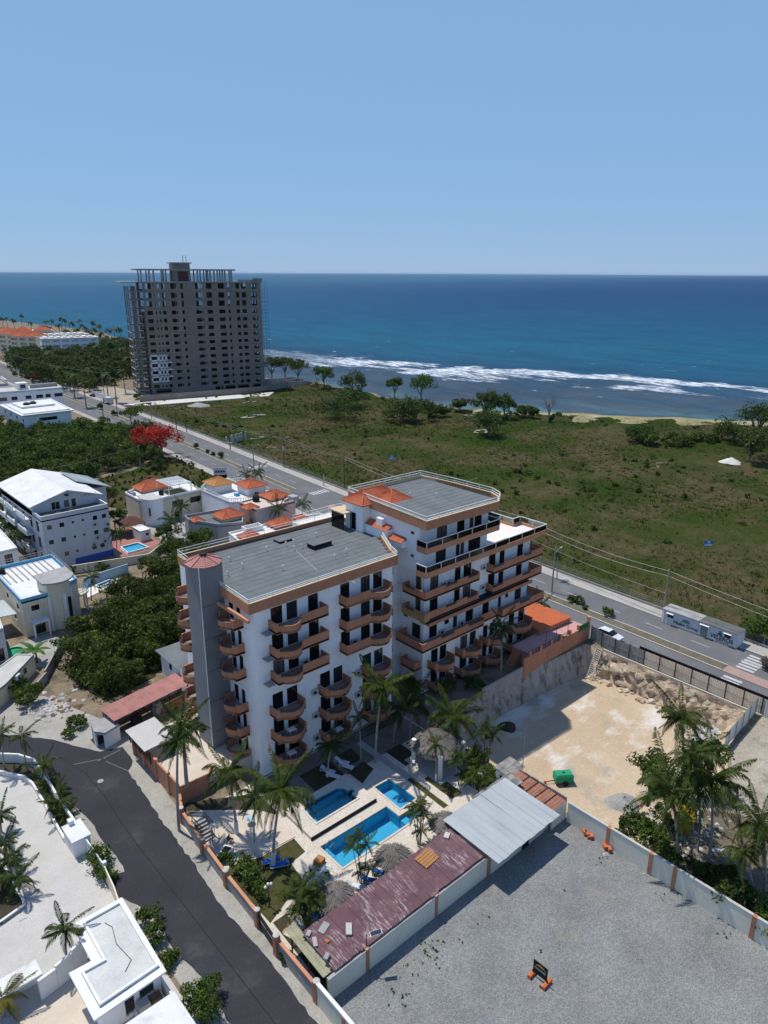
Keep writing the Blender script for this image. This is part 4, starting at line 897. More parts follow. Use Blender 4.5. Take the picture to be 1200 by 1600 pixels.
for x0, x1 in ((42.0, 44.0), (44.5, 46.6), (47.0, 49.0), (49.4, 51.4)):
    r = M()
    for i in range(7): x = x0+(x1-x0)*i/6; r.box(x-.02, x+.02, -5.82, -5.78, 2.55, 3.2)
    r.bar((x0, -5.8, 3.2), (x1, -5.8, 3.2), .05, .05); r.ob('grille', 'rail_dark', ow)
gb = M(); gb.box(53.8, 56.4, -6.08, -6.0, 2.3, 3.3); gb = gb.ob('green_banner', 'sign_green', ow)
for i in range(5): M().box(54.1+i*.42, 54.4+i*.42, -6.095, -6.081, 2.62+.1*(i % 2), 2.95+.1*(i % 2)).ob('banner_mark', 'leaf_bright', gb)
st = M()
for i in range(9): st.box(40.6+i*.22, 42.6, -3.8, -2.4, 2.2-(9-i)*.24, 2.2-(8-i)*.24)
st.ob('stairs', 'terracotta', hotel)
# side terrace above the street with its orange wall and white canopy
tr = M(); tr.prism([(-8.9, 2.4), (-5.7, 2.1), (0, 2.1), (0, 14.2), (-9.0, 14.2)], 0, 1.8); tr.ob('side_terrace', 'terrace_beige', hotel)
sw = M(); sw.wall([(-9.0, 14.0), (-9.25, 7.2), (-9.2, 2.2)], .18, 0, [2.6, 2.5]); sw.wall([(-9.2, 2.1), (-5.6, 2.0), (-4.6, 3.0)], .14, 0, [2.2, 2.2]); sw.ob('terrace_wall', 'terracotta', hotel)
for y in (13.6, 10.8, 7.6, 4.6): M().box(-9.34, -8.98, y-.2, y+.2, 0, 2.75).ob('pier', 'terracotta_trim', hotel)
cn = M(); cn.face([(-9.9, 8.6, 3.5), (-6.2, 8.6, 3.75), (-6.2, 13.9, 3.75), (-9.9, 13.9, 3.5)]); cn.face([(-9.9, 13.9, 3.45), (-6.2, 13.9, 3.7), (-6.2, 8.6, 3.7), (-9.9, 8.6, 3.45)])
for i in range(27): y = 8.65+i*.2; cn.bar((-9.9, y, 3.53), (-6.2, y, 3.78), .05, .04)
cn = cn.ob('canopy', 'terrace_white', hotel)
for x, y in ((-9.5, 8.2), (-9.5, 11), (-9.5, 13.7)): M().box(x-.06, x+.06, y-.06, y+.06, 1.8, 3.5).ob('post', 'dark_metal', cn)
mm = M()
for i in range(26): y = 8.3+i*.21; mm.box(-9.52, -9.48, y-.012, y+.012, 2.0, 3.4)
mm.bar((-9.5, 8.2, 2.7), (-9.5, 13.6, 2.7), .04, .04); mm.ob('grille', 'dark_metal', cn)
# porch ground slab along the front of the hotel
struct(M().prism([(0, -.2), (20.4, -.2), (20.4, 4.4), (26, 4.4), (26, .2), (31.5, .2), (31.5, -5.3), (20.4, -5.9)], None, .02).ob('porch', 'stone_shade_tone'))  # dark colour carries the hotel's shade
# ------------------------------------------------------------------ pool yard
MAIN = [(-1.6, -16.6), (10.1, -16.5), (10.1, -15.1), (7.3, -15.1), (7.3, -13.1), (-1.6, -13.0)]
SPA = [(8.2, -14.3), (10.6, -14.3), (10.6, -10.0), (8.4, -9.9)]
PLAT = [(-1.75, -11.7), (7.0, -11.7), (7.2, -6.3), (-1.65, -6.6)]
KID = [(-.1, -10.4), (5.5, -10.35), (5.5, -9.4), (6.0, -9.4), (6.0, -8.8), (5.5, -8.8), (5.4, -8.1), (4.8, -7.6), (.7, -7.4), (.1, -8.0)]
rv = lambda p: list(reversed(p))
struct(M().prism(YARD, -.3, .03, holes=[rv(MAIN), rv(SPA), rv(PLAT)], bottom=False).ob('pool_deck', 'stone_deck'))
def pool(poly, top, depth, name, label, tile, rim, steps=(), skirt=False):
    t = thing(name, label, 'pool', (poly[0][0], poly[0][1], 0)); o = Vector((poly[0][0], poly[0][1], 0))
    L = [(p[0]-o.x, p[1]-o.y) for p in poly]; b = M()
    b.prism(L, None, top-depth)
    for a, c in zip(L, L[1:]+L[:1]): b.face([(*c, top-depth), (*a, top-depth), (*a, top), (*c, top)])
    b.ob('basin', tile, t)
    M().wall(L, -.22, 0.06 if skirt else top-.02, top+.05, closed=True).ob('coping', rim, t)
    M().wall(L, .03, top-.35, top-.05, closed=True).ob('tile_band', 'pool_rim', t)
    for s in steps: M().box(s[0]-o.x, s[1]-o.x, s[2]-o.y, s[3]-o.y, top-depth, s[4]).ob('step', 'pool_tile', t)
    M().prism(L, None, top-.12).ob('water', 'pool_water', t)
    return t
pl = pool(MAIN, .04, 1.5, 'swimming_pool', 'long bright blue swimming pool with a stepped corner in the stone deck', 'pool_tile', 'terrace_beige', [(-1.57, -.9, -16.5, -13.1, -.4), (7.3, 10.0, -16.4, -15.15, -.75), (7.35, 8.2, -16.4, -15.15, -.4)])
r = M()
for y in (-13.6, -14.2): r.tube([(1.6-.6, 16.6+y, .0), (1.6-.6, 16.6+y, .6), (1.3-.6, 16.6+y, .85), (1.0-.7, 16.6+y, .6), (.8-.7, 16.6+y, -.2)], .03, 6)
r.ob('ladder', 'grey_metal', pl)
pool(SPA, .04, 1.1, 'plunge_pool', 'small square blue plunge pool in front of the long pool', 'pool_tile', 'terrace_beige')
kd = M(); kd.prism(PLAT, -.3, .42, holes=[rv(KID)], bottom=False); kd = kd.ob('pool_platform', 'stone_deck'); tag(kd, 'raised stone platform round the shaded teal pool', 'platform')
pool(KID, .44, 1.0, 'raised_pool', 'teal pool with clipped corners set into the raised stone platform', 'pool_tile_dark', 'stone_deck', [(.2, 5.3, -8.3, -7.7, 0.1)])
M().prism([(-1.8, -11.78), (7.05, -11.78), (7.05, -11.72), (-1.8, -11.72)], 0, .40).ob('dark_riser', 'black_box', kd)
# lawns, beds and paths: low slabs edged by a kerb
def patch(poly, mat, name, z=.06): return struct(M().prism(poly, 0, z, bottom=False).ob(name, mat))
patch([(-10.4, -17.3), (-5.4, -15.2), (-5.0, -12.8), (-3.1, -12.5), (-2.9, -10.3), (-6.7, -10.2), (-9.5, -9.3), (-10.4, -9.4)], 'lawn', 'lawn')
patch([(-9.4, -8.9), (-6.7, -10.0), (-2.7, -10.2), (-2.5, -6.0), (-6.6, -2.6), (-9.3, -4.6)], 'terrace_beige', 'concrete_apron', .10)
patch([(-1.4, -6.3), (20.2, -6.1), (20.2, -.4), (-1.4, -.4)], 'stone_shade_tone', 'shade_toned_paving', .045)  # deck beside the hotel, shade painted in by the darker stone colour
patch([(3.0, -6.0), (7.2, -6.0), (7.5, -2.7), (3.2, -2.7)], 'soil', 'lawn_or_bed', .07); patch([(7.8, -8.5), (10.4, -7.4), (10.4, -5.6), (7.8, -5.9)], 'soil', 'lawn_or_bed', .07); patch([(8.3, -5.2), (10.6, -5.0), (10.9, -2.6), (8.3, -2.8)], 'soil', 'lawn_or_bed', .07)  # lawn squares near the hotel, darkened to the soil colour
patch([(11.75, -17.4), (12.45, -17.4), (12.6, -11.4), (12.0, -11.4)], 'lawn', 'lawn'); patch([(13.5, -17.0), (15.1, -17.0), (15.2, -12.6), (13.6, -12.6)], 'lawn', 'lawn'); patch([(13.6, -9.5), (16.0, -9.5), (16.0, -6.0), (13.6, -6.0)], 'soil', 'lawn_or_bed')
patch([(11.9, -12.6), (12.8, -12.6), (12.9, -2.4), (12.0, -2.4)], 'grey_wall', 'dark_walk', .05)
patch([(-2.4, -6.1), (-2.0, -6.1), (-2.0, -2.0), (-8.6, 1.8), (-9.4, 1.0), (-3.4, -4.2)], 'soil', 'lawn_or_bed')
patch([(-10.6, -25.8), (-10.2, -17.4), (-8.8, -17.4), (-9.0, -21), (-9.8, -25.8)], 'soil', 'lawn_or_bed'); patch([(-10.2, -19.0), (-4.6, -16.7), (-4.9, -17.9), (-9.8, -20.3)], 'crazy_paving', 'stone_path', .07)
patch([(-4.9, -14.9), (-2.2, -14.2), (-2.2, -18.6), (-5.0, -17.8)], 'crazy_paving', 'stone_path', .05)
patch([(16.6, -21), (20.2, -21), (20.2, -6.4), (16.6, -6.4)], 'soil', 'lawn_or_bed')
for a, b in (((-9.9, -20.4), (-4.9, -18.0)), ((-10.2, -18.9), (-4.6, -16.6))): struct(M().bar((a[0], a[1], .06), (b[0], b[1], .06), .14, .12).ob('edging', 'terracotta_trim'))
# boundary wall to the side street
fw_ = thing('street_wall', 'low grey stone wall with terracotta coping and piers along the side street', 'wall', (-11, -8, 0)); O = Vector((-11, -8, 0))
WP = [(-9.3, 2.0), (-10.35, -.6), (-10.85, -6.0), (-11.2, -11.1), (-11.4, -16.8)]
for a, b in zip(WP[:-1], WP[1:]):
    q = [(a[0]+11, a[1]+8), (b[0]+11, b[1]+8)]; M().wall(q, .2, 0, 1.35).ob('panel', 'concrete', fw_); M().wall([(q[0][0]-.05, q[0][1]), (q[1][0]-.05, q[1][1])], .3, 1.35, 1.5).ob('coping', 'terracotta_trim', fw_)
    pr = M(); pr.box(b[0]+11-.2, b[0]+11+.28, b[1]+8-.22, b[1]+8+.22, 0, 1.85); pr.ob('pier', 'terracotta', fw_)
    cp = M(); cp.lathe([(.25, 1.85), (.27, 1.93), (.15, 1.98), (0, 2.0)], 12, (b[0]+11+.04, b[1]+8)); cp.ob('pier_cap', 'concrete_light', fw_)
gt = thing('garden_gate', 'dark solid metal gate in the street wall beside the shed end', 'gate', (-11.5, -18.5, 0), math.atan2(-3.5, -.35)-math.pi)
for s in (-1, 1):
    g = M(); g.box(min(0, s*1.7)+.02, max(0, s*1.7)-.02, -.03, .03, .1, 1.75); g = g.ob('leaf', 'dark_metal', gt)
    M().box(min(0, s*1.7)+.1, max(0, s*1.7)-.1, -.05, .05, 1.05, 1.1).ob('rail', 'grey_metal', g)
w2 = thing('street_wall', 'grey wall stub with sloping terracotta coping below the garden gate', 'wall', (-11.75, -23, 0))
M().wall([(.05, 2.7), (-.05, -2.9)], .2, 0, 1.5).ob('panel', 'concrete', w2); M().wall([(0, 2.7), (-.1, -2.9)], .3, 1.5, 1.68).ob('coping', 'terracotta_trim', w2)
for y in (2.7, -2.9):
    M().box(-.2, .3, y-.24, y+.24, 0, 2.1).ob('pier', 'terracotta', w2); M().lathe([(.27, 2.1), (.29, 2.2), (.15, 2.25), (0, 2.27)], 12, (.05, y)).ob('pier_cap', 'concrete_light', w2)
w3 = thing('street_wall', 'whitewashed lot wall with white coping running down the street to the picture edge', 'wall', (-11.9, -26.2, 0))
for i, (y0, y1) in enumerate(((0, -3.4), (-3.4, -7), (-7, -12), (-12, -18), (-18, -26))):
    M().wall([(-.012*abs(y0), y0), (-.012*abs(y1), y1)], .2, 0, 2.15).ob('panel', 'beige_wall', w3); M().wall([(-.012*abs(y0)-.05, y0), (-.012*abs(y1)-.05, y1)], .3, 2.15, 2.3).ob('coping', 'white_paint', w3)
    M().box(-.012*abs(y1)-.08, -.012*abs(y1)+.28, y1-.18, y1+.18, 0, 2.14).ob('post', 'terracotta', w3)
# boundary wall between the yard and the gravel lot
w4 = thing('lot_wall', 'beige panel wall with terracotta posts behind the maroon shed', 'wall', (-10.7, -26.5, 0))
PX = [-11.2, -7.0, 1.1, 8.2]
for a, b in zip(PX[:-1], PX[1:]):
    M().box(a+10.7+.17, b+10.7-.17, -.1, .1, 0, 2.3).ob('panel', 'beige_wall', w4); M().box(a+10.7+.17, b+10.7-.17, -.15, .15, 2.3, 2.36).ob('coping', 'concrete', w4)
for x in PX[1:]:
    M().box(x+10.7-.17, x+10.7+.17, -.17, .17, 0, 2.42).ob('post', 'terracotta', w4); M().box(x+10.7-.2, x+10.7+.2, -.2, .2, 2.42, 2.5).ob('post_cap', 'terracotta_trim', w4)
# corrugated roofs: each sheet its own piece
def corrugated(L, W, ribs, amp=.035, nL=1):
    mm = M(); n = ribs*4
    for i in range(n):
        x0, x1 = W*i/n, W*(i+1)/n; h0 = amp*math.sin(2*math.pi*ribs*i/n); h1 = amp*math.sin(2*math.pi*ribs*(i+1)/n)
        mm.face([(x0, 0, h0), (x1, 0, h1), (x1, L, h1), (x0, L, h0)])
    return mm
def sheets(parent, name, x0, x1, y0, y1, z0, z1, wid, mat, ribs=6, o=(0, 0), rows=1, jit=.012, amp=.035):
    """roof of separate sheets; eave at y0/z0, high side y1/z1"""
    L = math.hypot(y1-y0, z1-z0)/rows; sl = math.atan2(z1-z0, y1-y0); me = corrugated(L*1.03, wid*1.04, ribs, amp).mesh(name, mat); n = int(round((x1-x0)/wid))
    for i in range(n):
        for r_ in range(rows):
            t = r_/rows
            link(name, me, parent, loc=(x0+i*wid-o[0], y0+(y1-y0)*t-o[1]+random.gauss(0, .025), z0+(z1-z0)*t+.010*(i % 2)+.010*r_+abs(random.gauss(0, jit))), rot=(sl, 0, random.gauss(0, .004)))
sh = thing('maroon_shed', 'long open shed with worn maroon corrugated roof beside the pool', 'shed', (-10.4, -26.3, 0))
sheets(sh, 'roof_sheet', -10.3, 7.7, -26.45, -22.1, 2.55, 2.85, .9, 'maroon_sheet', 4, (-10.4, -26.3), 2, .006, .05)
for i in range(8): M().box(.3+i*2.4-.07, .3+i*2.4+.07, 3.9, 4.04, 0, 2.8).ob('post', 'wood', sh)
M().box(0, 18, 3.85, 3.97, 2.62, 2.78).ob('beam', 'wood', sh); M().box(0, 18, .25, .37, 2.36, 2.5).ob('beam', 'wood', sh)
M().box(.1, 18, .2, .3, 0, 2.3).ob('back_wall', 'concrete', sh)
ys_ = thing('sheet_awning', 'narrow strip of dirty yellow corrugated roofing at the end of the maroon shed', 'roof', (-11.2, -26.1, 0))
for k in range(2): link('roof_sheet', corrugated(5.6, .55, 5, .03).mesh('roof_sheet', 'yellow_sheet'), ys_, loc=(.02+k*.5, 0, 2.25+.03*k), rot=(.03, 0, -.03))
for y in (.3, 2.6, 5.0): M().box(.5, .6, y, y+.1, 0, 2.25).ob('post', 'wood', ys_)
def loose(px, py, name, label, size, mat, rz=None, z=2.80):
    p = P(px, py, z); b = M().box(-size[0]/2, size[0]/2, -size[1]/2, size[1]/2, 0, size[2]); o = b.ob(name, mat, loc=(p.x, p.y, z-.02), rot=(.06, 0, rz if rz is not None else random.uniform(0, 3))); tag(o, label, 'slab' if mat != 'wood_light' else 'shutter'); return o
loose(545, 1452, 'concrete_slab', 'long pale concrete slab weighing down the middle of the maroon roof', (1.15, .5, .12), 'concrete_light', .9)
loose(482, 1460, 'concrete_block', 'small grey block near the yellow end of the maroon roof', (.55, .35, .2), 'concrete', .6)
loose(506, 1450, 'stone_slab', 'flat half round stone near the pool edge of the maroon roof', (1.1, .6, .1), 'concrete', .4)
loose(492, 1472, 'broken_slab', 'broken pinkish slab lying at an angle on the maroon roof', (.9, .35, .1), 'pavement', 1.1)
loose(510, 1496, 'concrete_block', 'grey block at the lowest corner of the maroon roof above the lot wall', (.6, .35, .22), 'concrete', .5)
loose(698, 1307, 'concrete_block', 'white block at the upper end of the maroon roof next to the silver roof', (.75, .5, .22), 'concrete_light', .5)
loose(511, 1470, 'orange_tile', 'small orange tile fragment on the maroon roof', (.35, .3, .06), 'brick_red')
pn = thing('wooden_shutter', 'orange slatted wooden panel lying on the maroon roof', 'panel', tuple(P(667, 1341, 2.86)))
pn.rotation_euler = (.07, 0, .10)
for i in range(5): M().box(-.95, .95, -.75+i*.31, -.75+i*.31+.27, .0, .05).ob('slat', 'wood_light', pn)
ss = thing('silver_shed', 'shed with broad pale silver corrugated roof at the corner of the gravel lot', 'shed', (7.7, -28.2, 0))
sheets(ss, 'roof_sheet', 7.6, 17.2, -28.25, -21.3, 3.0, 3.3, .8, 'galvanised', 6, (7.7, -28.2), 1, .004, .03)
M().box(.9, 9.2, 1.5, 1.65, 0, 2.9).ob('wall', 'beige_wall', ss); M().box(9.05, 9.2, 1.65, 6.5, 0, 2.95).ob('wall', 'beige_wall', ss); M().box(.8, .95, 1.5, 6.4, 0, 2.95).ob('wall', 'beige_wall', ss)
M().box(5.6, 6.6, 1.40, 1.5, 0, 2.0).ob('door', 'dark_metal', ss); M().box(1.0, 9, 6.4, 6.5, 0, 3.0).ob('wall', 'cream_wall', ss)
M().box(8.7, 20.2, -26.62, -26.42, 0, 2.3).ob('wall_panel', 'beige_wall', w4, loc=(10.7, 26.5, 0))
os_ = thing('patched_roof', 'strip of overlapping weathered grey roofing sheets along the silver roof', 'roof', (12.6, -22.4, 0))
for i in range(9):
    for j in range(2): link('roof_sheet', corrugated(1.05, .75, 4, .03).mesh('roof_sheet', 'old_sheet'), os_, loc=(i*.62, -.3+j*.85, 3.12+.03*(i % 3)+.05*j), rot=(.05, 0, random.gauss(0, .05)))
for x in (.2, 2.6, 5.2): M().box(x, x+.1, 1.3, 1.4, 0, 3.1).ob('post', 'wood', os_)
tl = thing('clay_roof_shed', 'narrow lean-to with brown clay tile roof above the pit', 'shed', (17.8, -27.0, 0))
mm = M(); tile_slope(mm, (0, 0, 2.35), (2.4, 0, 2.35), (2.7, 6.2, 2.55), (.5, 6.2, 2.55), pitch=.3, h=.06); mm.ob('tile_roof', 'tile_clay', tl)
for y in (1.2, 2.4, 3.6, 4.8): M().bar((.1, y, 2.47+.03*y), (2.6, y, 2.47+.03*y), .07, .05).ob('batten', 'dark_metal', tl)
M().box(2.35, 2.5, 0, 6.2, 0, 2.75).ob('wall', 'old_sheet', tl); M().box(.0, 2.5, -.05, .1, 0, 2.3).ob('wall', 'beige_wall', tl)
s1 = thing('small_shed', 'small white shed with patched sheet roof beyond the clay roof', 'shed', (18.6, -20.8, 0))
M().box(.1, 2.2, .1, 2.0, 0, 2.3).ob('wall', 'white_wall', s1)
for i in range(4): link('roof_sheet', corrugated(2.3, .75, 4, .03).mesh('roof_sheet', 'old_sheet'), s1, loc=(-.1+i*.68, -.1, 2.5+.03*(i % 2)), rot=(.05, 0, 0))
M().box(.0, .1, .4, 1.4, 1.2, 1.9).ob('window', 'glass_dark', s1)
pole = M().tube([(20.8, -20.8, 0), (20.9, -20.7, 7.6)], [.05, .03], 6).ob('mast', 'grey_metal'); tag(pole, 'thin pale mast standing beside the small white shed', 'pole')
# thatched shelters
def thatch(name, label, x, y, r, zt, zr, cols, group=None):
    t = thing(name, label, 'shelter', (x, y, 0), 0, group); mm = M()
    n = 26; prof = []
    for k in range(7): f = k/6; prof.append((r*f+.03, zt-(zt-zr)*(f**1.15)))
    mm.lathe(prof, n)
    for k in range(int(230*r)):
        f = random.random()**.6; a = random.uniform(0, 2*math.pi); rr = r*f; z = zt-(zt-zr)*(f**1.15)+.05; L = random.uniform(.3, .55); s = (zt-zr)/r
        c, s_ = math.cos(a), math.sin(a); w = random.uniform(.03, .07); dz = -L*s*random.uniform(.7, 1.25)+random.uniform(.0, .06)
        mm.face([(rr*c-s_*w, rr*s_+c*w, z), (rr*c+s_*w, rr*s_-c*w, z), ((rr+L)*c+s_*w*.6, (rr+L)*s_-c*w*.6, z+dz), ((rr+L)*c-s_*w*.6, (rr+L)*s_+c*w*.6, z+dz)])
    mm.ob('thatch', 'thatch', t)
    for cx_, cy_, rr in cols: M().tube([(cx_, cy_, 0), (cx_, cy_, zr+.5)], rr, 10).ob('post', 'white_paint' if len(cols) > 1 else 'wood', t)
    return t
thatch('thatched_umbrella', 'round grey thatched umbrella midway along the maroon shed', 1.4, -20.6, 1.75, 3.2, 2.2, [(0, 0, .08)])
thatch('thatched_umbrella', 'grey thatched umbrella by the palm clump nearest the gate', -5.6, -20.6, 1.75, 3.2, 2.2, [(0, 0, .08)])
thatch('thatched_umbrella', 'grey thatched umbrella tucked under the edge of the silver roof', 8.4, -20.9, 1.75, 3.2, 2.2, [(0, 0, .08)])
thatch('thatched_hut', 'large thatched bar hut on white columns among palms', 16.9, -11.4, 3.1, 4.5, 2.5, [(-2.0, -2.4, .28), (-1.9, 2.0, .28), (2, 2.0, .28), (2, -2.2, .28)])
struct(M().prism([(14.2, -14.6), (19.4, -14.6), (19.4, -8.6), (14.2, -8.6)], 0, .09, bottom=False).ob('hut_floor', 'concrete_light'))
# sun loungers
def lounger(label, x, y, rz, cloth, group):
    t = thing('sun_lounger', label, 'lounger', (x, y, .05), rz, group)
    f = M(); f.bar((-.9, -.28, .28), (.9, -.28, .28), .05, .05).bar((-.9, .28, .28), (.9, .28, .28), .05, .05); f.bar((-.9, -.28, .28), (-.9, .28, .28), .05, .05).bar((.9, -.28, .28), (.9, .28, .28), .05, .05); f.ob('frame', 'rail_white', t)
    for sx in (-.75, .75):
        for sy in (-.26, .26): M().box(sx-.025, sx+.025, sy-.025, sy+.025, 0, .28).ob('leg', 'rail_white', t)
    M().box(-.88, .3, -.26, .26, .3, .36).ob('seat', cloth, t); b = M(); b.face([(.3, -.26, .36), (.85, -.26, .68), (.85, .26, .68), (.3, .26, .36)]); b.face([(.3, .26, .30), (.85, .26, .62), (.85, -.26, .62), (.3, -.26, .30)]); b.ob('backrest', cloth, t)
for i, (px, py, rz, lab) in enumerate(((424, 1344, -.45, 'blue sun lounger on the lawn left of the other beneath the leaning coconut palm'), (437, 1350, -.45, 'blue sun lounger on the lawn right of the other beneath the leaning coconut palm'), (555, 1383, 2.2, 'pale blue sun lounger behind palm stems at the shed edge'), (577, 1374, 2.2, 'bright blue sun lounger midway in the row of three beside the maroon roof'), (595, 1362, 2.2, 'bright blue sun lounger nearest the middle thatched umbrella'), (492, 1428, 2.0, 'blue and white lounger half hidden by the palm clump nearest the gate'))):
    p = P(px, py, .4); lounger(lab, p.x, p.y, rz, 'blue_fabric' if i != 2 else 'white_fabric', 'blue sun loungers round the pools')
for px, py, lab in ((512, 1204, 'white sun lounger in the hotel shade nearest the balconies'), (521, 1212, 'white sun lounger in the hotel shade nearest the raised pool'), (534, 1190, 'white sun lounger in the hotel shade farthest from the street'), (541, 1197, 'white sun lounger in hotel shade beside the young palm')):
    p = P(px, py, .3); lounger(lab, p.x, p.y, 2.0, 'white_fabric', 'white sun loungers in the shade')
# table, chairs, crate and box by the pool
def round_table(label, px, py, mat='white_paint'):
    p = P(px, py, .7); t = thing('garden_table', label, 'table', (p.x, p.y, .04)); M().lathe([(0, .7), (.45, .7), (.45, .73), (0, .735)], 16).ob('table_top', mat, t); M().lathe([(.22, 0), (.06, .06), (.05, .7)], 10).ob('pedestal', 'rail_white', t)
round_table('small round grey table at the street end of the long pool', 508, 1359, 'galvanised'); round_table('round table in the shade of the palms on the concrete apron', 390, 1279, 'pale_aqua')
def chair(label, px, py, rz, mat='black_box', z=.04):
    p = P(px, py, z+.4); t = thing('garden_chair', label, 'chair', (p.x, p.y, z), rz); M().box(-.24, .24, -.24, .24, .4, .45).ob('seat', mat, t); M().box(-.24, .24, .2, .25, .45, .9).ob('backrest', mat, t)
    for sx in (-.2, .2):
        for sy in (-.2, .2): M().box(sx-.02, sx+.02, sy-.02, sy+.02, 0, .4).ob('leg', mat, t)
chair('dark garden chair on the far side of the round grey table', 488, 1362, 1.0); chair('dark garden chair on the near side of the round grey table', 511, 1366, 2.6); chair('brown garden chair on the concrete apron', 360, 1312, .5, 'wood'); chair('white chair beside the thatched bar hut', 645, 1190, .8, 'rail_white')
p = P(499, 1345, .3); cr = thing('wooden_crate', 'square pale wooden crate on the deck by the long pool', 'crate', (p.x, p.y, .04), .3)
for k in range(4): M().box(-.45, .45, -.4, .4, .02+k*.13, .12+k*.13).ob('board', 'wood_light', cr)
p = P(354, 1330, .2); pot = thing('plant_tub', 'white square tub of soil near the street wall', 'planter', (p.x, p.y, .1), .5); M().box(-.5, .5, -.5, .5, 0, .35).ob('tub', 'white_paint', pot); M().box(-.36, .36, -.36, .36, .35, .38).ob('soil', 'soil', pot)
# garden lamps with white globes, solar lamp on the lot wall
def globe_lamp(label, px, py):
    p = P(px, py, 0); t = thing('garden_lamp', label, 'lamp', (p.x, p.y, .03)); M().tube([(0, 0, 0), (0, 0, 2.3)], .045, 6).ob('post', 'dark_metal', t); M().bar((-.3, 0, 2.25), (.3, 0, 2.25), .04, .04).ob('arm', 'dark_metal', t)
    for x, z in ((-.3, 2.42), (.3, 2.42), (0, 2.6)):
        g = M(); g.lathe([(0, z-.15), (.11, z-.1), (.15, z), (.11, z+.1), (0, z+.15)], 10, (x, 0)); g.ob('globe', 'white_paint', t, smooth=True)
globe_lamp('three globe garden lamp at the corner of the concrete apron', 333, 1322); globe_lamp('three globe garden lamp in the bushes near the gate', 421, 1417); globe_lamp('three globe garden lamp between the thatched hut and the pit', 747, 1240)
t = thing('solar_lamp', 'solar street lamp on a bracket over the lot wall', 'lamp', (-6.9, -26.35, 2.4)); M().tube([(0, 0, -.3), (0, 0, 1.3)], .04, 6).ob('post', 'dark_metal', t); M().bar((0, 0, 1.25), (.35, -.3, 1.4), .05, .05).ob('arm', 'grey_metal', t)
M().box(-.45, .45, -.16, .16, 0, .05).ob('panel', ('solar'), t, loc=(.62, -.45, 1.42), rot=(.2, -.15, -.5)); M().box(-.5, .5, -.2, .2, -.03, 0).ob('lamp_head', 'rail_white', t, loc=(.62, -.45, 1.42), rot=(.2, -.15, -.5))
# garden stair up to the side terrace
stt = thing('garden_stairs', 'short white stair with black handrail below the side terrace', 'stairs', (-9.4, -3.2, 0))
for k in range(6): M().box(-.7, .5, -1.6+k*.3, -1.32+k*.3, 0, .2+k*.22).ob('step', 'concrete', stt)
rails([(-.7, -1.6), (-.7, .8)], (1.3, 1.9), .03, post=.02, z0=.1, gap=.3).ob('handrail', 'dark_metal', stt); rails([(.55, -1.6), (.55, .6)], (1.3, 1.9), .03, post=.02, z0=.1, gap=.3).ob('handrail', 'dark_metal', stt)
ff = thing('railing_fence', 'black iron railing between the garden path and the hotel passage', 'fence', (12.5, -2.2, 0)); mm = M()
for i in range(34): mm.box(.2+i*.18, .22+i*.18, -.01, .01, 0, 1.5)
mm.bar((.2, 0, 1.45), (6.3, 0, 1.45), .04, .04).bar((.2, 0, .2), (6.3, 0, .2), .04, .04); mm.ob('bars', 'dark_metal', ff)
# ------------------------------------------------------------------ excavation and gravel lot
def ribbed(w, h, ribs):
    mm = M(); n = ribs*4; seq = [0, .03, .03, 0]
    for i in range(n):
        x0, x1 = w*i/n, w*(i+1)/n; a, b = seq[i % 4], seq[(i+1) % 4]; mm.face([(x0, -a, 0), (x1, -b, 0), (x1, -b, h), (x0, -a, h)])
    return mm
hf = thing('hoarding', 'long corrugated metal hoarding with a black band between the pit and the avenue', 'fence', (55.9, -20, 0))
FP = [(-6.2, 56.9), (-9.2, 55.9), (-33.2, 55.9)]
n = 22; y = -6.4; i = 0
pan = ribbed(1.17, 2.3, 5)
pm_g = pan.mesh('panel', 'sheet_grey'); pm_b = pan.mesh('panel', 'sheet_beige')
while y > -33:
    grey = y > -15.5; x = 56.9+(55.9-56.9)*min(1, (-6.4-y)/3.0)
    link('panel', pm_g if grey else pm_b, hf, loc=(x-55.9, y+20, .1+random.uniform(-.02, .02)), rz=-math.pi/2); y -= 1.2; i += 1
y = -6.4
while y > -33.5:
    x = 56.9+(55.9-56.9)*min(1, (-6.4-y)/3.0); M().box(x-55.9-.12, x-55.9-.04, y+20-.05, y+20+.05, -.2, 2.6).ob('post', 'dark_metal', hf); y -= 2.4
M().box(.10, .16, -13.3, 5.0, 1.95, 2.75).ob('black_band', 'tarp_black', hf)
M().box(-.07, -.02, -13.3, 10.8, 1.2, 1.26).ob('rail', 'grey_metal', hf); M().box(-.4, -.15, -13, 10.5, -.1, .12).ob('footing', 'concrete_light', hf)
h2 = thing('hoarding', 'pale metal hoarding at the right end of the pit turning towards the trees', 'fence', (50, -32.6, 0), math.atan2(-.7, -10.5))
pm_w = ribbed(1.17, 2.3, 4).mesh('panel', 'sheet_white')
for k in range(9): link('panel', pm_w, h2, loc=(-5.3+k*1.2, 0, random.uniform(-.05, .05)))
for k in range(5): M().box(-5.3+k*2.4-.04, -5.3+k*2.4+.04, .03, .1, 0, 2.45).ob('post', 'grey_metal', h2)
h3 = thing('hoarding', 'short pale hoarding running from the pit corner towards the picture edge', 'fence', (55.6, -36.2, 0), -math.pi/2+.05)
for k in range(5): link('panel', pm_w, h3, loc=(-2.9+k*1.2, 0, 0))
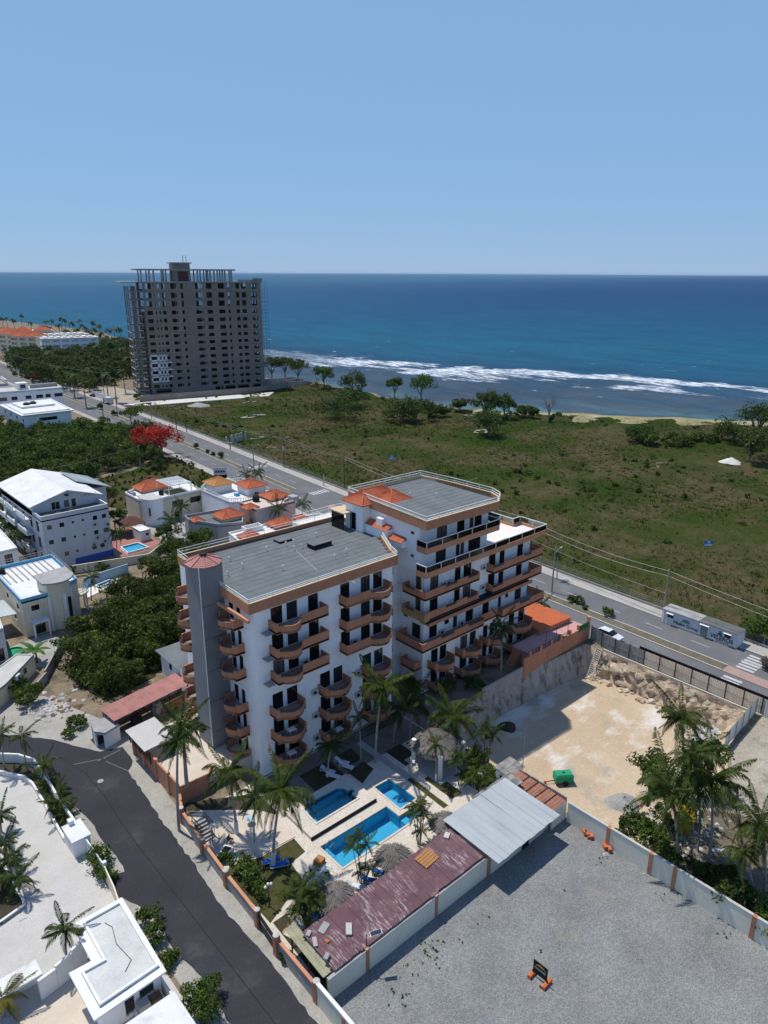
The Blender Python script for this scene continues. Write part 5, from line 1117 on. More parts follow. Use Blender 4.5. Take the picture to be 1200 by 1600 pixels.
# sloped steel ladder into the pit
a = Vector((55.3, -9.0, .3)); b = Vector((52.3, -9.4, -4)); ld = thing('ladder', 'long pale steel ladder leaning into the far corner of the pit', 'ladder', tuple(b))
sd = Vector((.1, .75, 0)).normalized()*.5; rl = M(); rl.bar(-sd, a-b-sd, .08, .12).bar(sd, a-b+sd, .08, .12); rl.ob('side_rail', 'concrete_light', ld)
for k in range(1, 17): c = (a-b)*(k/17); M().bar(c-sd, c+sd, .1, .05).ob('rung', 'concrete_light', ld)
# green compressor on wheels
p = P(880, 1214, -3.2); gn = thing('compressor', 'green wheeled compressor with red tow bar on the pit floor', 'compressor', (p.x, p.y, -4), -.62)
bd = M(); bd.prism([(-1.1, -.62), (1.1, -.62), (1.1, .62), (-1.1, .62)], .42, 1.2); bd.ob('body', 'green_machine', gn)
ld_ = M(); ld_.face([(-1.12, -.64, 1.2), (1.12, -.64, 1.2), (1.0, -.5, 1.45), (-1.0, -.5, 1.45)]).face([(1.12, .64, 1.2), (-1.12, .64, 1.2), (-1.0, .5, 1.45), (1.0, .5, 1.45)]).face([(1.12, -.64, 1.2), (1.12, .64, 1.2), (1.0, .5, 1.45), (1.0, -.5, 1.45)]).face([(-1.12, .64, 1.2), (-1.12, -.64, 1.2), (-1.0, -.5, 1.45), (-1.0, .5, 1.45)]).face([(-1.0, -.5, 1.45), (1.0, -.5, 1.45), (1.0, .5, 1.45), (-1.0, .5, 1.45)]); ld_.ob('lid', 'green_machine', gn)
M().box(-.15, .15, -.1, .1, 1.45, 1.52).ob('lifting_eye', 'dark_metal', gn); M().box(-1.0, 1.0, -.5, .5, .3, .42).ob('chassis', 'dark_metal', gn)
for s in (-1, 1): M().lathe([(.05, 0), (.3, 0), (.33, .05), (.33, .13), (.3, .18), (.05, .18)], 14).ob('wheel', 'rubber', gn, loc=(.1, s*.66+(.0 if s < 0 else .02), .33), rot=(math.pi/2, 0, 0))
M().bar((-1.1, 0, .4), (-2.2, .0, .3), .08, .08).ob('tow_bar', 'dark_metal', gn); M().box(-2.35, -2.1, -.12, .12, .15, .35).ob('hitch', 'red_paint', gn)
def heap(name, label, x, y, z, r, h, mat, cat):
    V = []; F = []; n = 22; k = 7
    for j in range(k+1):
        f = j/k
        for i in range(n):
            t = 2*math.pi*i/n; rr = r*f*(1+.12*math.sin(3*t+1)+.06*random.gauss(0, 1)); V.append((rr*math.cos(t), rr*math.sin(t), h*(1-f)**.9*(1+.05*random.gauss(0, 1))-.03*(j == k)))
    for j in range(k):
        for i in range(n): F.append((j*n+i, (j+1)*n+i, (j+1)*n+(i+1) % n, j*n+(i+1) % n))
    return tag(link(name, npmesh(name, V, F, mat, smooth=True), loc=(x, y, z)), label, cat)
heap('gravel_pile', 'round pile of grey gravel at the near end of the pit', 31.6, -27.6, -4, 1.9, 1.0, 'gravel_heap', 'gravel pile')
heap('sand_mound', 'bright white mound of sand in the field near the right edge', *P(1142, 724)[:2], .3, 3.2, 1.6, 'white_sand', 'sand mound')
heap('debris_heap', 'dark debris heap at the shaded foot of the pit wall', *P(793, 1136, -4)[:2], -4, 1.3, .7, 'soil', 'debris')
# rubbish scattered as bags and scraps
def scraps(name, label, x, y, z, rx, ry, n, smin, smax, mats=('rubbish',), seed=1):
    t = random.Random(seed); V = []; F = []
    for k in range(n):
        s = t.uniform(smin, smax); ox = t.gauss(0, rx*.5); oy = t.gauss(0, ry*.5); base = len(V); rz = t.uniform(0, 6); c, sn = math.cos(rz), math.sin(rz)
        pts = [(-1, -.7, 0), (1, -.6, .1), (.9, .7, 0), (-.8, .8, .1), (-.5, -.4, .8), (.6, -.3, .6), (.5, .5, .7), (-.4, .4, .5)]
        for a, b, d in pts: V.append((ox+s*(a*c-b*sn)*t.uniform(.8, 1.2), oy+s*(a*sn+b*c), s*d*t.uniform(.5, 1)))
        for q in ((4, 5, 6, 7), (0, 1, 5, 4), (1, 2, 6, 5), (2, 3, 7, 6), (3, 0, 4, 7)): F.append(tuple(base+i for i in q))
    o = link(name, npmesh(name, V, F, *mats), loc=(x, y, z)); o['kind'] = 'stuff'; return o
def litter(name, label, *a, **k): return tag(scraps(name, label, *a, **k), label, 'rubbish')
litter('rubbish', 'white and blue rubbish bags dumped in the right corner of the pit', 52.6, -28.0, -3.7, 3.4, 2.4, 130, .12, .45)
litter('rubbish', 'pale rubbish scattered under the palms right of the lot wall', 29.0, -36.5, .05, 7, 4, 90, .1, .35, seed=3)
litter('rubbish', 'litter and scrap on the bare ground beside the side street bend', *P(75, 1105)[:2], .03, 3.5, 3, 70, .1, .4, seed=4)
litter('rubbish', 'dark planks and scrap near the thicket edge by the white street hut', *P(100, 1110)[:2], .03, 3, 2.5, 26, .12, .4, ('wood',), seed=5)
t = tag(scraps('tarpaulin', '', *P(988, 1078, -4)[:2], -4, .35, .3, 7, .35, .6, ('ink_blue',), 8), 'dark blue tarpaulin bundle at the foot of the rock face', 'tarpaulin'); del t['kind']
p = P(1070, 1290, 0); yb = thing('yellow_skip', 'yellow metal box under the palms right of the lot wall', 'box', (p.x, p.y, 0), .3); M().prism([(-1.1, -.8), (1.1, -.8), (1.1, .8), (-1.1, .8)], 0, 1.5, holes=[[(-1.0, .7), (1.0, .7), (1.0, -.7), (-1.0, -.7)]], bottom=True).ob('body', 'yellow_box', yb); M().box(-1.15, 1.15, -.85, .85, 1.5, 1.56).ob('lid', 'yellow_box', yb)
# wall on the right side of the gravel lot
rw = thing('lot_wall', 'beige wall with terracotta posts between the gravel lot and the palms', 'wall', (20.1, -27.3, 0))
PY = [-27.2, -32.2, -36.8, -39.2, -46.4, -53, -60, -68, -76]
for a, b in zip(PY[:-1], PY[1:]):
    M().box(-.1, .1, b+27.3+.18, a+27.3-.18, 0, 2.4).ob('panel', 'beige_wall', rw); M().box(-.14, .14, b+27.3+.18, a+27.3-.18, 2.4, 2.47).ob('coping', 'concrete_light', rw)
for b in PY[1:]: M().box(-.2, .2, b+27.3-.18, b+27.3+.18, 0, 2.45).ob('post', 'terracotta', rw)
bp = ((913, 1303), (918, 1307), (923, 1309), (945, 1325), (951, 1329))
for k, (px, py) in enumerate(bp):
    p = P(px, py); t = thing('brick_stack', ('farthest', 'middle', 'nearest')[k]+' of the three orange block stacks beyond the first post of the lot wall' if k < 3 else 'orange block stack '+('touching' if k == 3 else 'lying just past')+' the first post of the lot wall', 'bricks', (p.x, p.y, .02), .9)
    for q in range(3): M().box(-.35, .35, -.16, .16, q*.16, q*.16+.145).ob('brick', 'brick_red', t, loc=(random.gauss(0, .05), random.gauss(0, .03), 0))
# black board on two orange barrier blocks
p0, p1 = P(833, 1524), P(853, 1540); d = (p1-p0); sg = thing('sign_board', 'black sign board standing on orange supports in the gravel lot', 'sign', tuple((p0+p1)/2), math.atan2(d.y, d.x)); L = d.length*.5+.05
bd = M().box(-L, L, -.03, .03, .45, 1.75).ob('board', 'sign_black', sg)
mk = M(); pts = arc((-L*.75, 1.30), (L*.8, 1.25), -.34, 12); pt2 = arc((-L*.75, 1.28), (L*.8, 1.22), -.16, 12)
for i in range(12): mk.face([(pt2[i][0], -.034, pt2[i][1]), (pt2[i+1][0], -.034, pt2[i+1][1]), (pts[i+1][0], -.034, pts[i+1][1]), (pts[i][0], -.034, pts[i][1])])
mk.ob('logo', 'ink_gold', bd)
for k in range(9):
    x = -L*.78+k*L*.175; M().box(x, x+L*.12, -.036, -.031, 1.0, 1.14).ob('letter', 'ink_pale', bd)
M().box(-L*.3, L*.6, -.036, -.031, 1.36, 1.40).ob('logo_line', 'ink_grey', bd)
for s in (-1, 1): M().tube([(s*L, -.55, .2), (s*L, .55, .2)], .2, 8).ob('foot', 'barrier_orange', sg); M().box(s*L-.05, s*L+.05, -.05, .05, .35, .6).ob('leg', 'dark_metal', sg)
# ------------------------------------------------------------------ avenue furniture
ct = thing('site_office', 'white corrugated site office of two containers parked on the far lane', 'container', (71.05, -16.9, .03), -math.pi/2)
CL_ = 12.3; cb = M()
for s, (x0, x1) in enumerate(((-6.15, -.03), (.03, 6.15))):
    m_ = M(); n = 40; seq = [0, .05, .05, 0]
    for i in range(n):
        a, b = x0+(x1-x0)*i/n, x0+(x1-x0)*(i+1)/n; da, db = seq[i % 4], seq[(i+1) % 4]; m_.face([(a, -da, .12), (b, -db, .12), (b, -db, 2.5), (a, -da, 2.5)])
    m_.face([(x1, 0, .12), (x1, 2.4, .12), (x1, 2.4, 2.5), (x1, 0, 2.5)]); m_.face([(x0, 2.4, .12), (x0, 0, .12), (x0, 0, 2.5), (x0, 2.4, 2.5)]); m_.face([(x1, 2.4, .12), (x0, 2.4, .12), (x0, 2.4, 2.5), (x1, 2.4, 2.5)])
    m_.ob('body', 'container', ct); M().box(x0-.06, x1+.06, -.22, 2.55, 2.5, 2.58).ob('roof', 'container_roof' if s else 'concrete', ct)
    M().box(x0, x1, -.07, .05, 0, .14).ob('base_rail', 'grey_metal', ct)
for x in (-4.8, 4.6):
    wn_ = M().box(x-.5, x+.5, -.10, -.06, 1.35, 2.1).ob('window', 'glass_dark', ct); M().face([(x-.6, -.07, 2.2), (x-.6, -.45, 2.08), (x+.6, -.45, 2.08), (x+.6, -.07, 2.2)]).ob('awning', 'white_paint', ct)
    for q in (-.17, .17): M().box(x+q-.02, x+q+.02, -.12, -.10, 1.35, 2.1).ob('bar', 'dark_metal', wn_)
M().box(.35, 1.45, -.085, -.055, .15, 2.15).ob('door', 'grey_metal', ct); M().face([(.2, -.07, 2.3), (.2, -.45, 2.18), (1.7, -.45, 2.18), (1.7, -.07, 2.3)]).ob('awning', 'white_paint', ct)
for x0, x1 in ((-4.3, .15), (1.85, 6.05)): M().box(x0, x1, -.075, -.06, .3, 1.15 if x0 < 0 else 1.25).ob('sign_panel', 'white_paint', ct)
link('lettering', text_mesh('Nialim', .74, 'ink_black'), ct, loc=(-4.15, -.085, .62), rot=(math.pi/2, 0, 0)); link('lettering', text_mesh('Group', .74, 'ink_grey'), ct, loc=(-1.98, -.085, .62), rot=(math.pi/2, 0, 0))
link('lettering', text_mesh('VELEROS', .90, 'ink_black'), ct, loc=(1.95, -.085, .60), rot=(math.pi/2, 0, 0));
lg = M()
for k in range(6): lg.box(-2.75+k*.22, -2.6+k*.22, -.09, -.075, 1.35, 1.6+.28*math.sin(math.pi*(k+.5)/6))
lg.ob('logo', 'ink_green', ct); lg = M()
for k, h in ((0, .35), (1, .75), (2, .5)): lg.box(3.05+k*.24, 3.22+k*.24, -.09, -.075, 1.32, 1.32+h)
lg.ob('logo', 'ink_blue', ct)
for k in range(8): M().box(3.0+k*.24, 3.18+k*.24, -.088, -.076, .36, .46).ob('letter', 'ink_black', ct)
# white car half hidden behind the hoarding
def car(label, x, y, rz, paint, z=.03, s=1.0):
    t = thing('car', label, 'car', (x, y, z), rz); t.scale = (s, s, s); b = M()
    prof = [(-2.1, .35), (2.1, .35), (2.15, .75), (1.2, .95), (-1.9, 1.0), (-2.15, .8)]; cab = [(-1.75, .98), (.95, .95), (.25, 1.42), (-1.25, 1.45)]
    for pr, w in ((prof, .85),):
        for i in range(len(pr)): a, c = pr[i], pr[(i+1) % len(pr)]; b.face([(a[0], -w, a[1]), (a[0], w, a[1]), (c[0], w, c[1]), (c[0], -w, c[1])])
        b.face([(q[0], -w, q[1]) for q in pr]); b.face([(q[0], w, q[1]) for q in reversed(pr)])
    b.ob('body', paint, t); g = M(); w0, w1 = .80, .62; lo = [(-1.8, .98), (1.05, .95)]; hi = [(-1.3, 1.43), (.3, 1.42)]
    A = [(lo[0][0], -w0, lo[0][1]), (lo[1][0], -w0, lo[1][1]), (lo[1][0], w0, lo[1][1]), (lo[0][0], w0, lo[0][1])]; B = [(hi[0][0], -w1, hi[0][1]), (hi[1][0], -w1, hi[1][1]), (hi[1][0], w1, hi[1][1]), (hi[0][0], w1, hi[0][1])]
    for i in range(4): j = (i+1) % 4; g.face([A[i], A[j], B[j], B[i]])
    g.ob('windows', 'glass_dark', t); r = M(); r.box(-1.32, .32, -.64, .64, 1.425, 1.47); r.ob('roof', paint, t)
    for x_ in (-1.3, 1.3):
        for s_ in (-1, 1): M().lathe([(.02, 0), (.2, .01), (.31, .02), (.33, .1), (.31, .18), (.02, .19)], 14).ob('wheel', 'rubber', t, loc=(x_, s_*.86+(0 if s_ < 0 else .0), .33), rot=(math.pi/2 if s_ < 0 else -math.pi/2, 0, 0))
    for s_ in (-.6, .6): M().box(2.12, 2.17, s_-.16, s_+.16, .6, .74).ob('headlight', 'white_paint', t)
    return t
car('white car driving behind the grey end of the hoarding', 59.4, -8.0, -math.pi/2, 'car_white')
car('dark car parked on the far lane near the tower gate', *P(146, 620)[:2], math.pi/2+.1, 'car_dark'); 
tk = thing('parked_truck', 'grey box truck parked beside the white hoarding of the unfinished tower', 'truck', (*P(169, 631)[:2], .03), math.pi/2)
M().box(-2.6, 1.2, -1.1, 1.1, .8, 3.0).ob('box', 'grey_blue_wall', tk); M().box(1.3, 2.8, -1.0, 1.0, .6, 2.3).ob('cab', 'car_dark', tk); M().box(2.75, 2.83, -.85, .85, 1.5, 2.15).ob('windscreen', 'glass_dark', tk)
for x in (-1.8, 2.0):
    for s in (-1, 1): M().lathe([(.02, 0), (.42, .02), (.45, .12), (.42, .24), (.02, .25)], 12).ob('wheel', 'rubber', tk, loc=(x, s*1.0, .45), rot=(math.pi/2 if s < 0 else -math.pi/2, 0, 0))
# utility poles and wires
def upole(name, label, x, y, h, mat, arms=1, lamp=None, rz=0.0):
    t = thing(name, label, 'pole', (x, y, 0), rz); M().tube([(0, 0, 0), (0, 0, h)], [.17, .11], 8).ob('shaft', mat, t)
    for k in range(arms): M().box(-.75, .75, -.05, .05, h-.5-k*.9, h-.4-k*.9).ob('crossarm', 'wood', t)
    if lamp: M().tube([(0, 0, h-1.2), (lamp*.8, 0, h-.55), (lamp*1.6, 0, h-.4)], .045, 6).ob('lamp_arm', 'grey_metal', t); M().box(min(lamp*1.5, lamp*2.1), max(lamp*1.5, lamp*2.1), -.12, .12, h-.45, h-.34).ob('lamp_head', 'concrete_light', t)
    return t
PO = {}
for key, px, py, h, mat, lamp, lab in (('a', 1035, 968, 9, 'concrete', None, 'concrete utility pole standing at the left end of the site office'), ('b', 862, 925, 8.6, 'concrete', 1, 'concrete lamp post on the median beyond the hotel right end'), ('c', 538, 764, 9.5, 'wood', None, 'dark wooden pole beside the pavement behind the hotel tile roof'), ('d', 444, 731, 9.5, 'wood', 1, 'wooden pole with a lamp and a meter box by the field fence'), ('e', 397, 736, 8.0, 'concrete', 1, 'lamp post on the avenue beside the two dwarf palms'), ('f', 360, 703, 9, 'wood', None, 'utility pole near the concrete ruin in the field'), ('g', 292, 676, 9, 'wood', None, 'utility pole just right of the red flowering tree'), ('h', 276, 672, 9, 'wood', None, 'utility pole directly above the red flowering tree'), ('i', 237, 655, 10, 'concrete', None, 'pale pole in front of the left corner of the unfinished tower'), ('j', 184, 652, 8.5, 'dark_metal', None, 'black lamp post on the median left of the unfinished tower'), ('k', 163, 664, 9.5, 'dark_metal', None, 'black lamp post rising from the scrub by the avenue'), ('l', 20, 582, 11, 'concrete', None, 'tall pale pole near the left picture edge beside the avenue'), ('n', 219, 727, 6, 'concrete_light', None, 'leaning concrete pole at the edge of the scrub above the dry lot'), ('o', 163, 618, 11, 'concrete', 1, 'lamp post beside the grove left of the unfinished tower'), ('q', 506, 760, 3.4, 'concrete_light', None, 'short white post between two poles on the field fence line')):
    p = P(px, py); upole('utility_pole', lab, p.x, p.y, h, mat, 1 if mat == 'wood' else 0, lamp, rz=math.pi*.0); PO[key] = (p, h)
def wire(label, pts, sag=.8, r=.022, mat='grey_metal'):
    mm = M()
    for a, b in zip(pts[:-1], pts[1:]):
        a = Vector(a); b = Vector(b); seq = [a.lerp(b, k/10)-Vector((0, 0, sag*4*(k/10)*(1-k/10))) for k in range(11)]; mm.tube(seq, r, 4, cap=False)
    return tag(mm.ob('power_line', mat), label, 'cable')
tp = lambda k, dz, dx=0: (PO[k][0].x+dx, PO[k][0].y, PO[k][1]+dz)
far_r = (66.5, -75, 8.6)
wire('upper power line sagging over the site office along the field', [tp('c', -.5), (PO['b'][0].x+8.6, 22, 9.0), tp('a', -.2), far_r], .9, .03, 'concrete_light'); wire('lower power line below the upper one over the site office', [tp('c', -1.2), (PO['b'][0].x+8.6, 22, 8.0), tp('a', -1.1), (66.5, -75, 7.6)], 1.1, .03, 'concrete_light')
wire('power line strung from the wooden poles past the red flowering tree', [tp('c', -.5, .6), tp('d', -.5, .6), tp('f', -.5, .6), tp('g', -.5, .6), tp('i', -.8)], .7); wire('second power line strung between the wooden poles by the field fence', [tp('c', -.5, -.6), tp('d', -.5, -.6), tp('f', -.5, -.6), tp('h', -.5, -.6), tp('i', -1.6)], .8)
wire('thin cable crossing the scrub to the leaning concrete pole', [tp('n', -.2), (*P(-40, 790)[:2], 6)], 1.0, .03); wire('cable strung low along the field fence towards the site office', [(PO['b'][0].x+8.9, 22, 5.0), tp('a', -4.2)], .5, .02, 'concrete_light'); wire('power line over the grove from the tall left pole', [tp('l', -.5), tp('o', -.6), tp('i', -.5)], 1.2, .03)
M().box(-.3, .3, -.2, .2, 5.2, 6.4).ob('meter_box', 'concrete_light', bpy.data.objects[[o.name for o in COL.objects if o.get('label', '').startswith('wooden pole with a lamp')][0]])
tr_ = None
# field fence along the pavement
fe = thing('field_fence', 'wire mesh fence with concrete posts between the avenue and the field', 'fence', (78, 60, 0))
for k in range(98):
    y = -40+k*2.9; M().box(cx(y)+10.9-78-.05, cx(y)+10.9-78+.05, y-60-.05, y-60+.05, 0, 1.7).ob('post', 'concrete', fe)
mm = M()
for z in (.5, .9, 1.3, 1.62):
    for k in range(49):
        y0, y1 = -40+k*5.8, -40+(k+1)*5.8; mm.bar((cx(y0)+10.9-78, y0-60, z), (cx(y1)+10.9-78, y1-60, z), .03, .03)
mm.ob('wire', 'grey_metal', fe)
lw = strip('fence_plinth', 10.75, 11.05, 0, .45, 'concrete', yr(-40, 240, 6)); lw.parent = fe; lw.location = (-78, -60, 0)
# small signs in the field, ruin, billboard
for px, py, lab in ((1105, 862, 'small blue and white sign on a post in the middle of the field'), (612, 724, 'small blue sign on a post far back in the field')):
    p = P(px, py); t = thing('field_sign', lab, 'sign', (p.x, p.y, 0), -.75); M().box(-.05, .05, -.05, .05, 0, 1.8).ob('post', 'grey_metal', t); M().box(-.95, .95, -.08, -.05, 1.2, 2.5).ob('board', 'sign_blue', t); M().box(-.8, .8, -.10, -.081, 1.35, 1.75).ob('white_band', 'white_paint', t); M().box(-.3, .3, -.10, -.081, 1.9, 2.35).ob('emblem', 'white_paint', t)
p = P(369, 690); ru = thing('concrete_ruin', 'small open concrete frame ruin in the field near the avenue', 'ruin', (p.x, p.y, 0), .2)
for x in (-3, -1, 1.2, 3):
    for y in (-1.5, 1.5): M().box(x-.2, x+.2, y-.2, y+.2, 0, 2.6+.6*math.sin(x*3+y)).ob('column', 'concrete_light', ru)
M().box(-3.1, .8, -1.65, -1.45, 0, 1.9).ob('wall', 'concrete', ru); M().box(-3.2, 3.2, -1.8, 1.8, 0, .2).ob('slab', 'concrete_light', ru)
p = P(345, 752); bb = thing('billboard', 'small dark and white billboard beside the avenue above the white villa', 'billboard', (p.x, p.y, 0), -.55)
for x in (-1.2, 1.2): M().box(x-.06, x+.06, -.06, .06, 0, 2).ob('post', 'dark_metal', bb)
M().box(-1.8, 1.8, -.08, .0, 1.9, 3.9).ob('board', 'grey_blue_wall', bb); M().box(-1.8, 1.8, -.09, .0, .9, 1.85).ob('lower_board', 'ink_black', bb)
for k in range(4): M().box(-1.3+k*.7, -.85+k*.7, -.10, -.081, 2.5, 3.1).ob('letter', 'ink_black', bb)
# pale bare slabs in the field
for k, (px, py, w_, h_) in enumerate(((395, 652, 12, 3), (402, 686, 6, 2), (430, 691, 7, 1.6), (425, 701, 4, 2), (752, 676, 8, 3), (735, 650, 8, 2), (390, 630, 7, 2))):
    p = P(px, py); pts = [(p.x+w_*.5*math.cos(t)*random.uniform(.35, 1.2), p.y+h_*.9*math.sin(t)*random.uniform(.35, 1.2)) for t in [2*math.pi*i/14 for i in range(30)]]
    mm = M(); mm.prism(pts, .2, .52); struct(mm.ob('bare_ground', 'sandy'))
# ------------------------------------------------------------------ houses
def house(name, label, poly, h, wall, roof, wins={}, par=.45, parmat=None, z0=0.0, cat='house', roofz=None, t=None):
    """flat-roofed block on a ccw outline in world metres; wins: edge -> [(s0, s1, za, zb, kind)]"""
    o = poly[0]
    if t is None: t = thing(name, label, cat, (o[0], o[1], 0))
    q = Vector(t.location); L = [(p[0]-q.x, p[1]-q.y) for p in poly]; w = M()
    for i, (a, b) in enumerate(zip(L, L[1:]+L[:1])): facade(w, t, a, b, z0, h, wins.get(i, []))
    w.ob('wall', wall, t); M().prism(L, h-.25, h-.02).ob('roof', roof, t)
    if par: M().wall(L, .2, h-.1, h+par, closed=True).ob('parapet', parmat or wall, t)
    return t
def rowwin(L, z, n, w, h, kind='dark', a=.8):
    g = (L-2*a-n*w)/max(1, n-1) if n > 1 else 0; return [(a+i*(w+g), a+i*(w+g)+w, z, z+h, kind) for i in range(n)]
# --- villa court, bottom left
struct(M().prism([(-19.5, -9.2), (-19.6, 20), (-22.2, 21.4), (-32, 24.5), (-60, 30), (-60, -60), (-19.5, -60)], None, .03).ob('villa_court', 'villa_court'))
struct(M().prism([(-20.6, -60), (-20.6, -9.6), (-24.0, -10.6), (-28, -11.6), (-40, -13), (-40, -60)], None, .06).ob('villa_terrace', 'terrace_beige'))
vw = thing('villa_wall', 'white wall curving along the inside of the street bend', 'wall', (-19, 10, 0))
OW = [(-32, 24.6), (-24, 23.2), (-21.5, 22.4), (-20.0, 20.9), (-18.9, 18.8), (-18.85, 14.2), (-19.05, 9.9), (-19.0, 4.7)]
for a, b in zip(OW[:-1], OW[1:]): M().wall([(a[0]+19, a[1]-10), (b[0]+19, b[1]-10)], -.2, 0, 1.45).ob('panel', 'white_paint', vw)
IWL = [(-34, 22.6), (-26, 21.4), (-22.2, 20.4), (-20.4, 17.6), (-20.05, 15.7), (-20.15, 11.1), (-20.4, 4.9), (-20.3, 4.7)]
M().wall([(a[0]+19, a[1]-10) for a in IWL], -.22, 0, .55).ob('low_wall', 'white_paint', vw)
struct(M().prism([(-19.3, 4.8), (-19.25, 9.9), (-19.1, 14.2), (-19.1, 18.7), (-20.2, 20.7), (-21.7, 22.1), (-24, 22.9), (-33, 24.2), (-33, 22.7), (-26, 21.5), (-22.1, 20.5), (-20.3, 17.5), (-20.0, 15.7), (-20.1, 11.1), (-20.2, 4.8)], 0, .3, bottom=False).ob('planter_soil', 'soil'))
gb_ = thing('gate_block', 'white block with a flat top at the villa gate', 'gatehouse', (-19.7, 3.2, 0)); M().box(-.85, .85, -1.35, 1.4, 0, 1.9).ob('body', 'white_wall', gb_); M().box(-.95, .95, -1.45, 1.5, 1.9, 2.0).ob('top', 'white_roof', gb_); M().box(-.3, .2, 1.0, 1.6, 2.0, 2.5).ob('meter_box', 'white_paint', gb_); M().box(.86, .9, -1.0, 1.2, .2, 1.7).ob('side_panel', 'pale_aqua', gb_)
sg_ = thing('sliding_gate', 'pale beige sliding gate between the gate block and the villa roof', 'gate', (-19.3, -2, 0))
for k, (a, b, mt) in enumerate((((.05, 3.8), (.05, -.6), 'white_paint'), ((.05, -.6), (-.3, -3.9), 'cream_wall'), ((-.3, -3.9), (-.9, -7.2), 'cream_wall'))): M().wall([a, b], -.12, 0, 1.75).ob('panel', mt, sg_)
M().box(-.1, .25, -.8, -.45, 0, 2.0).ob('post', 'white_paint', sg_)
# L-shaped service building
LB = [(-25.4, -17.5), (-20.6, -17.3), (-20.3, -9.3), (-23.6, -9.3), (-23.7, -13.9), (-25.4, -13.8)]
t = house('service_building', 'white L-shaped flat roofed building at the villa gate', LB, 3.1, 'white_wall', 'roof_pale', {0: [(1.8, 2.6, .4, 2.3, None), (3.0, 4.2, 1.0, 2.2, None)]}, .18, 'white_paint', cat='building')
M().prism([(p[0]+25.4, p[1]+17.5) for p in [(-26.1, -18.2), (-20.35, -18.0), (-20.0, -8.8), (-24.3, -8.8), (-24.4, -13.2), (-26.1, -13.1)]], 2.86, 3.02).ob('eaves', 'white_paint', t)
M().tube([(2.6, 1.5, 3.12), (3.4, 2.2, 3.12), (3.1, 4.4, 3.12), (3.5, 6.2, 3.12), (3.2, 7.0, 3.12)], .025, 5).ob('hose', 'dark_metal', t)
wb = M(); wb.box(2.4, 4.6, -.95, -.02, 0, .9); wb = wb.ob('wash_bench', 'white_paint', t); M().box(2.55, 3.4, -.85, -.1, .9, 1.5).ob('cupboard', 'grey_wall', wb); M().box(3.6, 4.4, -.85, -.15, .91, 1.3).ob('sink', 'wood', wb)
cw = thing('curved_wall', 'white garden wall with a curved top behind the lone palm', 'wall', (-24, -10.2, 0)); pts = [(0, 0), (-1.2, -.45), (-2.6, -.8), (-4.0, -1.0)]
for i, (a, b) in enumerate(zip(pts[:-1], pts[1:])): M().wall([b, a], -.22, 0, 2.6-.25*i).ob('panel', 'white_paint', cw)
cs = thing('canopy_slab', 'white canopy slab on posts at the left picture edge', 'canopy', (-29, -9.9, 0)); M().box(-2.2, 1.5, -1.1, .6, 2.0, 2.2).ob('slab', 'white_roof', cs)
for x in (-1.9, 1.2): M().box(x-.12, x+.12, -.9, -.66, 0, 2.0).ob('post', 'white_paint', cs)
M().box(-2.0, 1.3, .35, .5, 0, 2.0).ob('back_wall', 'white_paint', cs)
lr = thing('white_roof_block', 'pale flat roof cut by the bottom edge left of the round bush', 'building', (-22, -21.5, 0)); M().box(-3.2, 1.4, -4, 1.9, 0, 2.3).ob('wall', 'white_wall', lr); M().box(-3.3, 1.5, -4.1, 2.0, 2.3, 2.45).ob('roof', 'white_roof', lr)
for i in range(3): M().wall([(1.6, 2.2+i*3.6), (1.6, 5.7+i*3.6)], .16, 0, 1.6).ob('boundary_panel', 'white_paint', lr)
isl = thing('planter_island', 'white edged planting island full of dwarf palms in the villa court', 'planter', (-28, 4, 0)); IP = [(2.0, -5.1), (2.1, -4.4), (1.9, 5.5), (-4, 6.5), (-5, -6.0), (-.1, -5.6)]
M().wall(rv(IP), -.22, 0, .4, closed=True).ob('kerb', 'white_paint', isl); M().prism(rv(IP) if area(IP) < 0 else IP, 0, .3).ob('soil', 'soil', isl)
nb = house('neighbour_villa', 'white villa standing just outside the left picture edge', [(-50, 1), (-31.5, 1), (-31.5, 16), (-50, 16)], 9.5, 'white_wall', 'white_roof', {1: rowwin(15, 1, 4, 1.4, 1.4)+rowwin(15, 4.4, 4, 1.4, 1.4)})
M().tube([(23.0, -3.3, .05), (23.7, -3.3, .05)], .03, 5).ob('drain_cover', 'pale_aqua', nb)
# --- street hut, pink lean-to, small house
sh_ = house('street_hut', 'small derelict white hut with a dark doorway at the street bend', [(-12.1, 18.2), (-11.2, 17.0), (-9.2, 17.6), (-9.6, 20.2), (-11.6, 20.6)], 2.2, 'white_wall', 'concrete', {0: [(.25, 1.25, 0, 1.85, None)], 4: [(.3, 1.8, 0, 1.8, None)]}, 0); M().box(.05, 2.0, .2, 1.9, 0, .02).ob('floor', 'soil', sh_)
pk = thing('lean_to', 'long pink rusty sheet roof on posts between the street hut and the lift tower', 'shed', (-9.8, 17.9, 0)); 
for i in range(13):
    link('roof_sheet', corrugated(3.4, .9, 5, .03).mesh('roof_sheet', 'pink_sheet'), pk, loc=(.1+i*.87, -.1+.14*i, 2.75+.02*(i % 2)), rot=(.07, 0, .12))
for x, y in ((.3, .1), (2.8, .5), (5.3, .9), (8, 1.3), (10.9, 1.8), (.3, 3.1), (5.5, 3.9), (10.8, 4.6)): M().box(x-.06, x+.06, y-.06, y+.06, 0, 2.75).ob('post', 'dark_metal', pk)
M().wall([(.0, 3.4), (11.5, 5.1)], .15, 0, 2.6).ob('back_wall', 'concrete', pk)
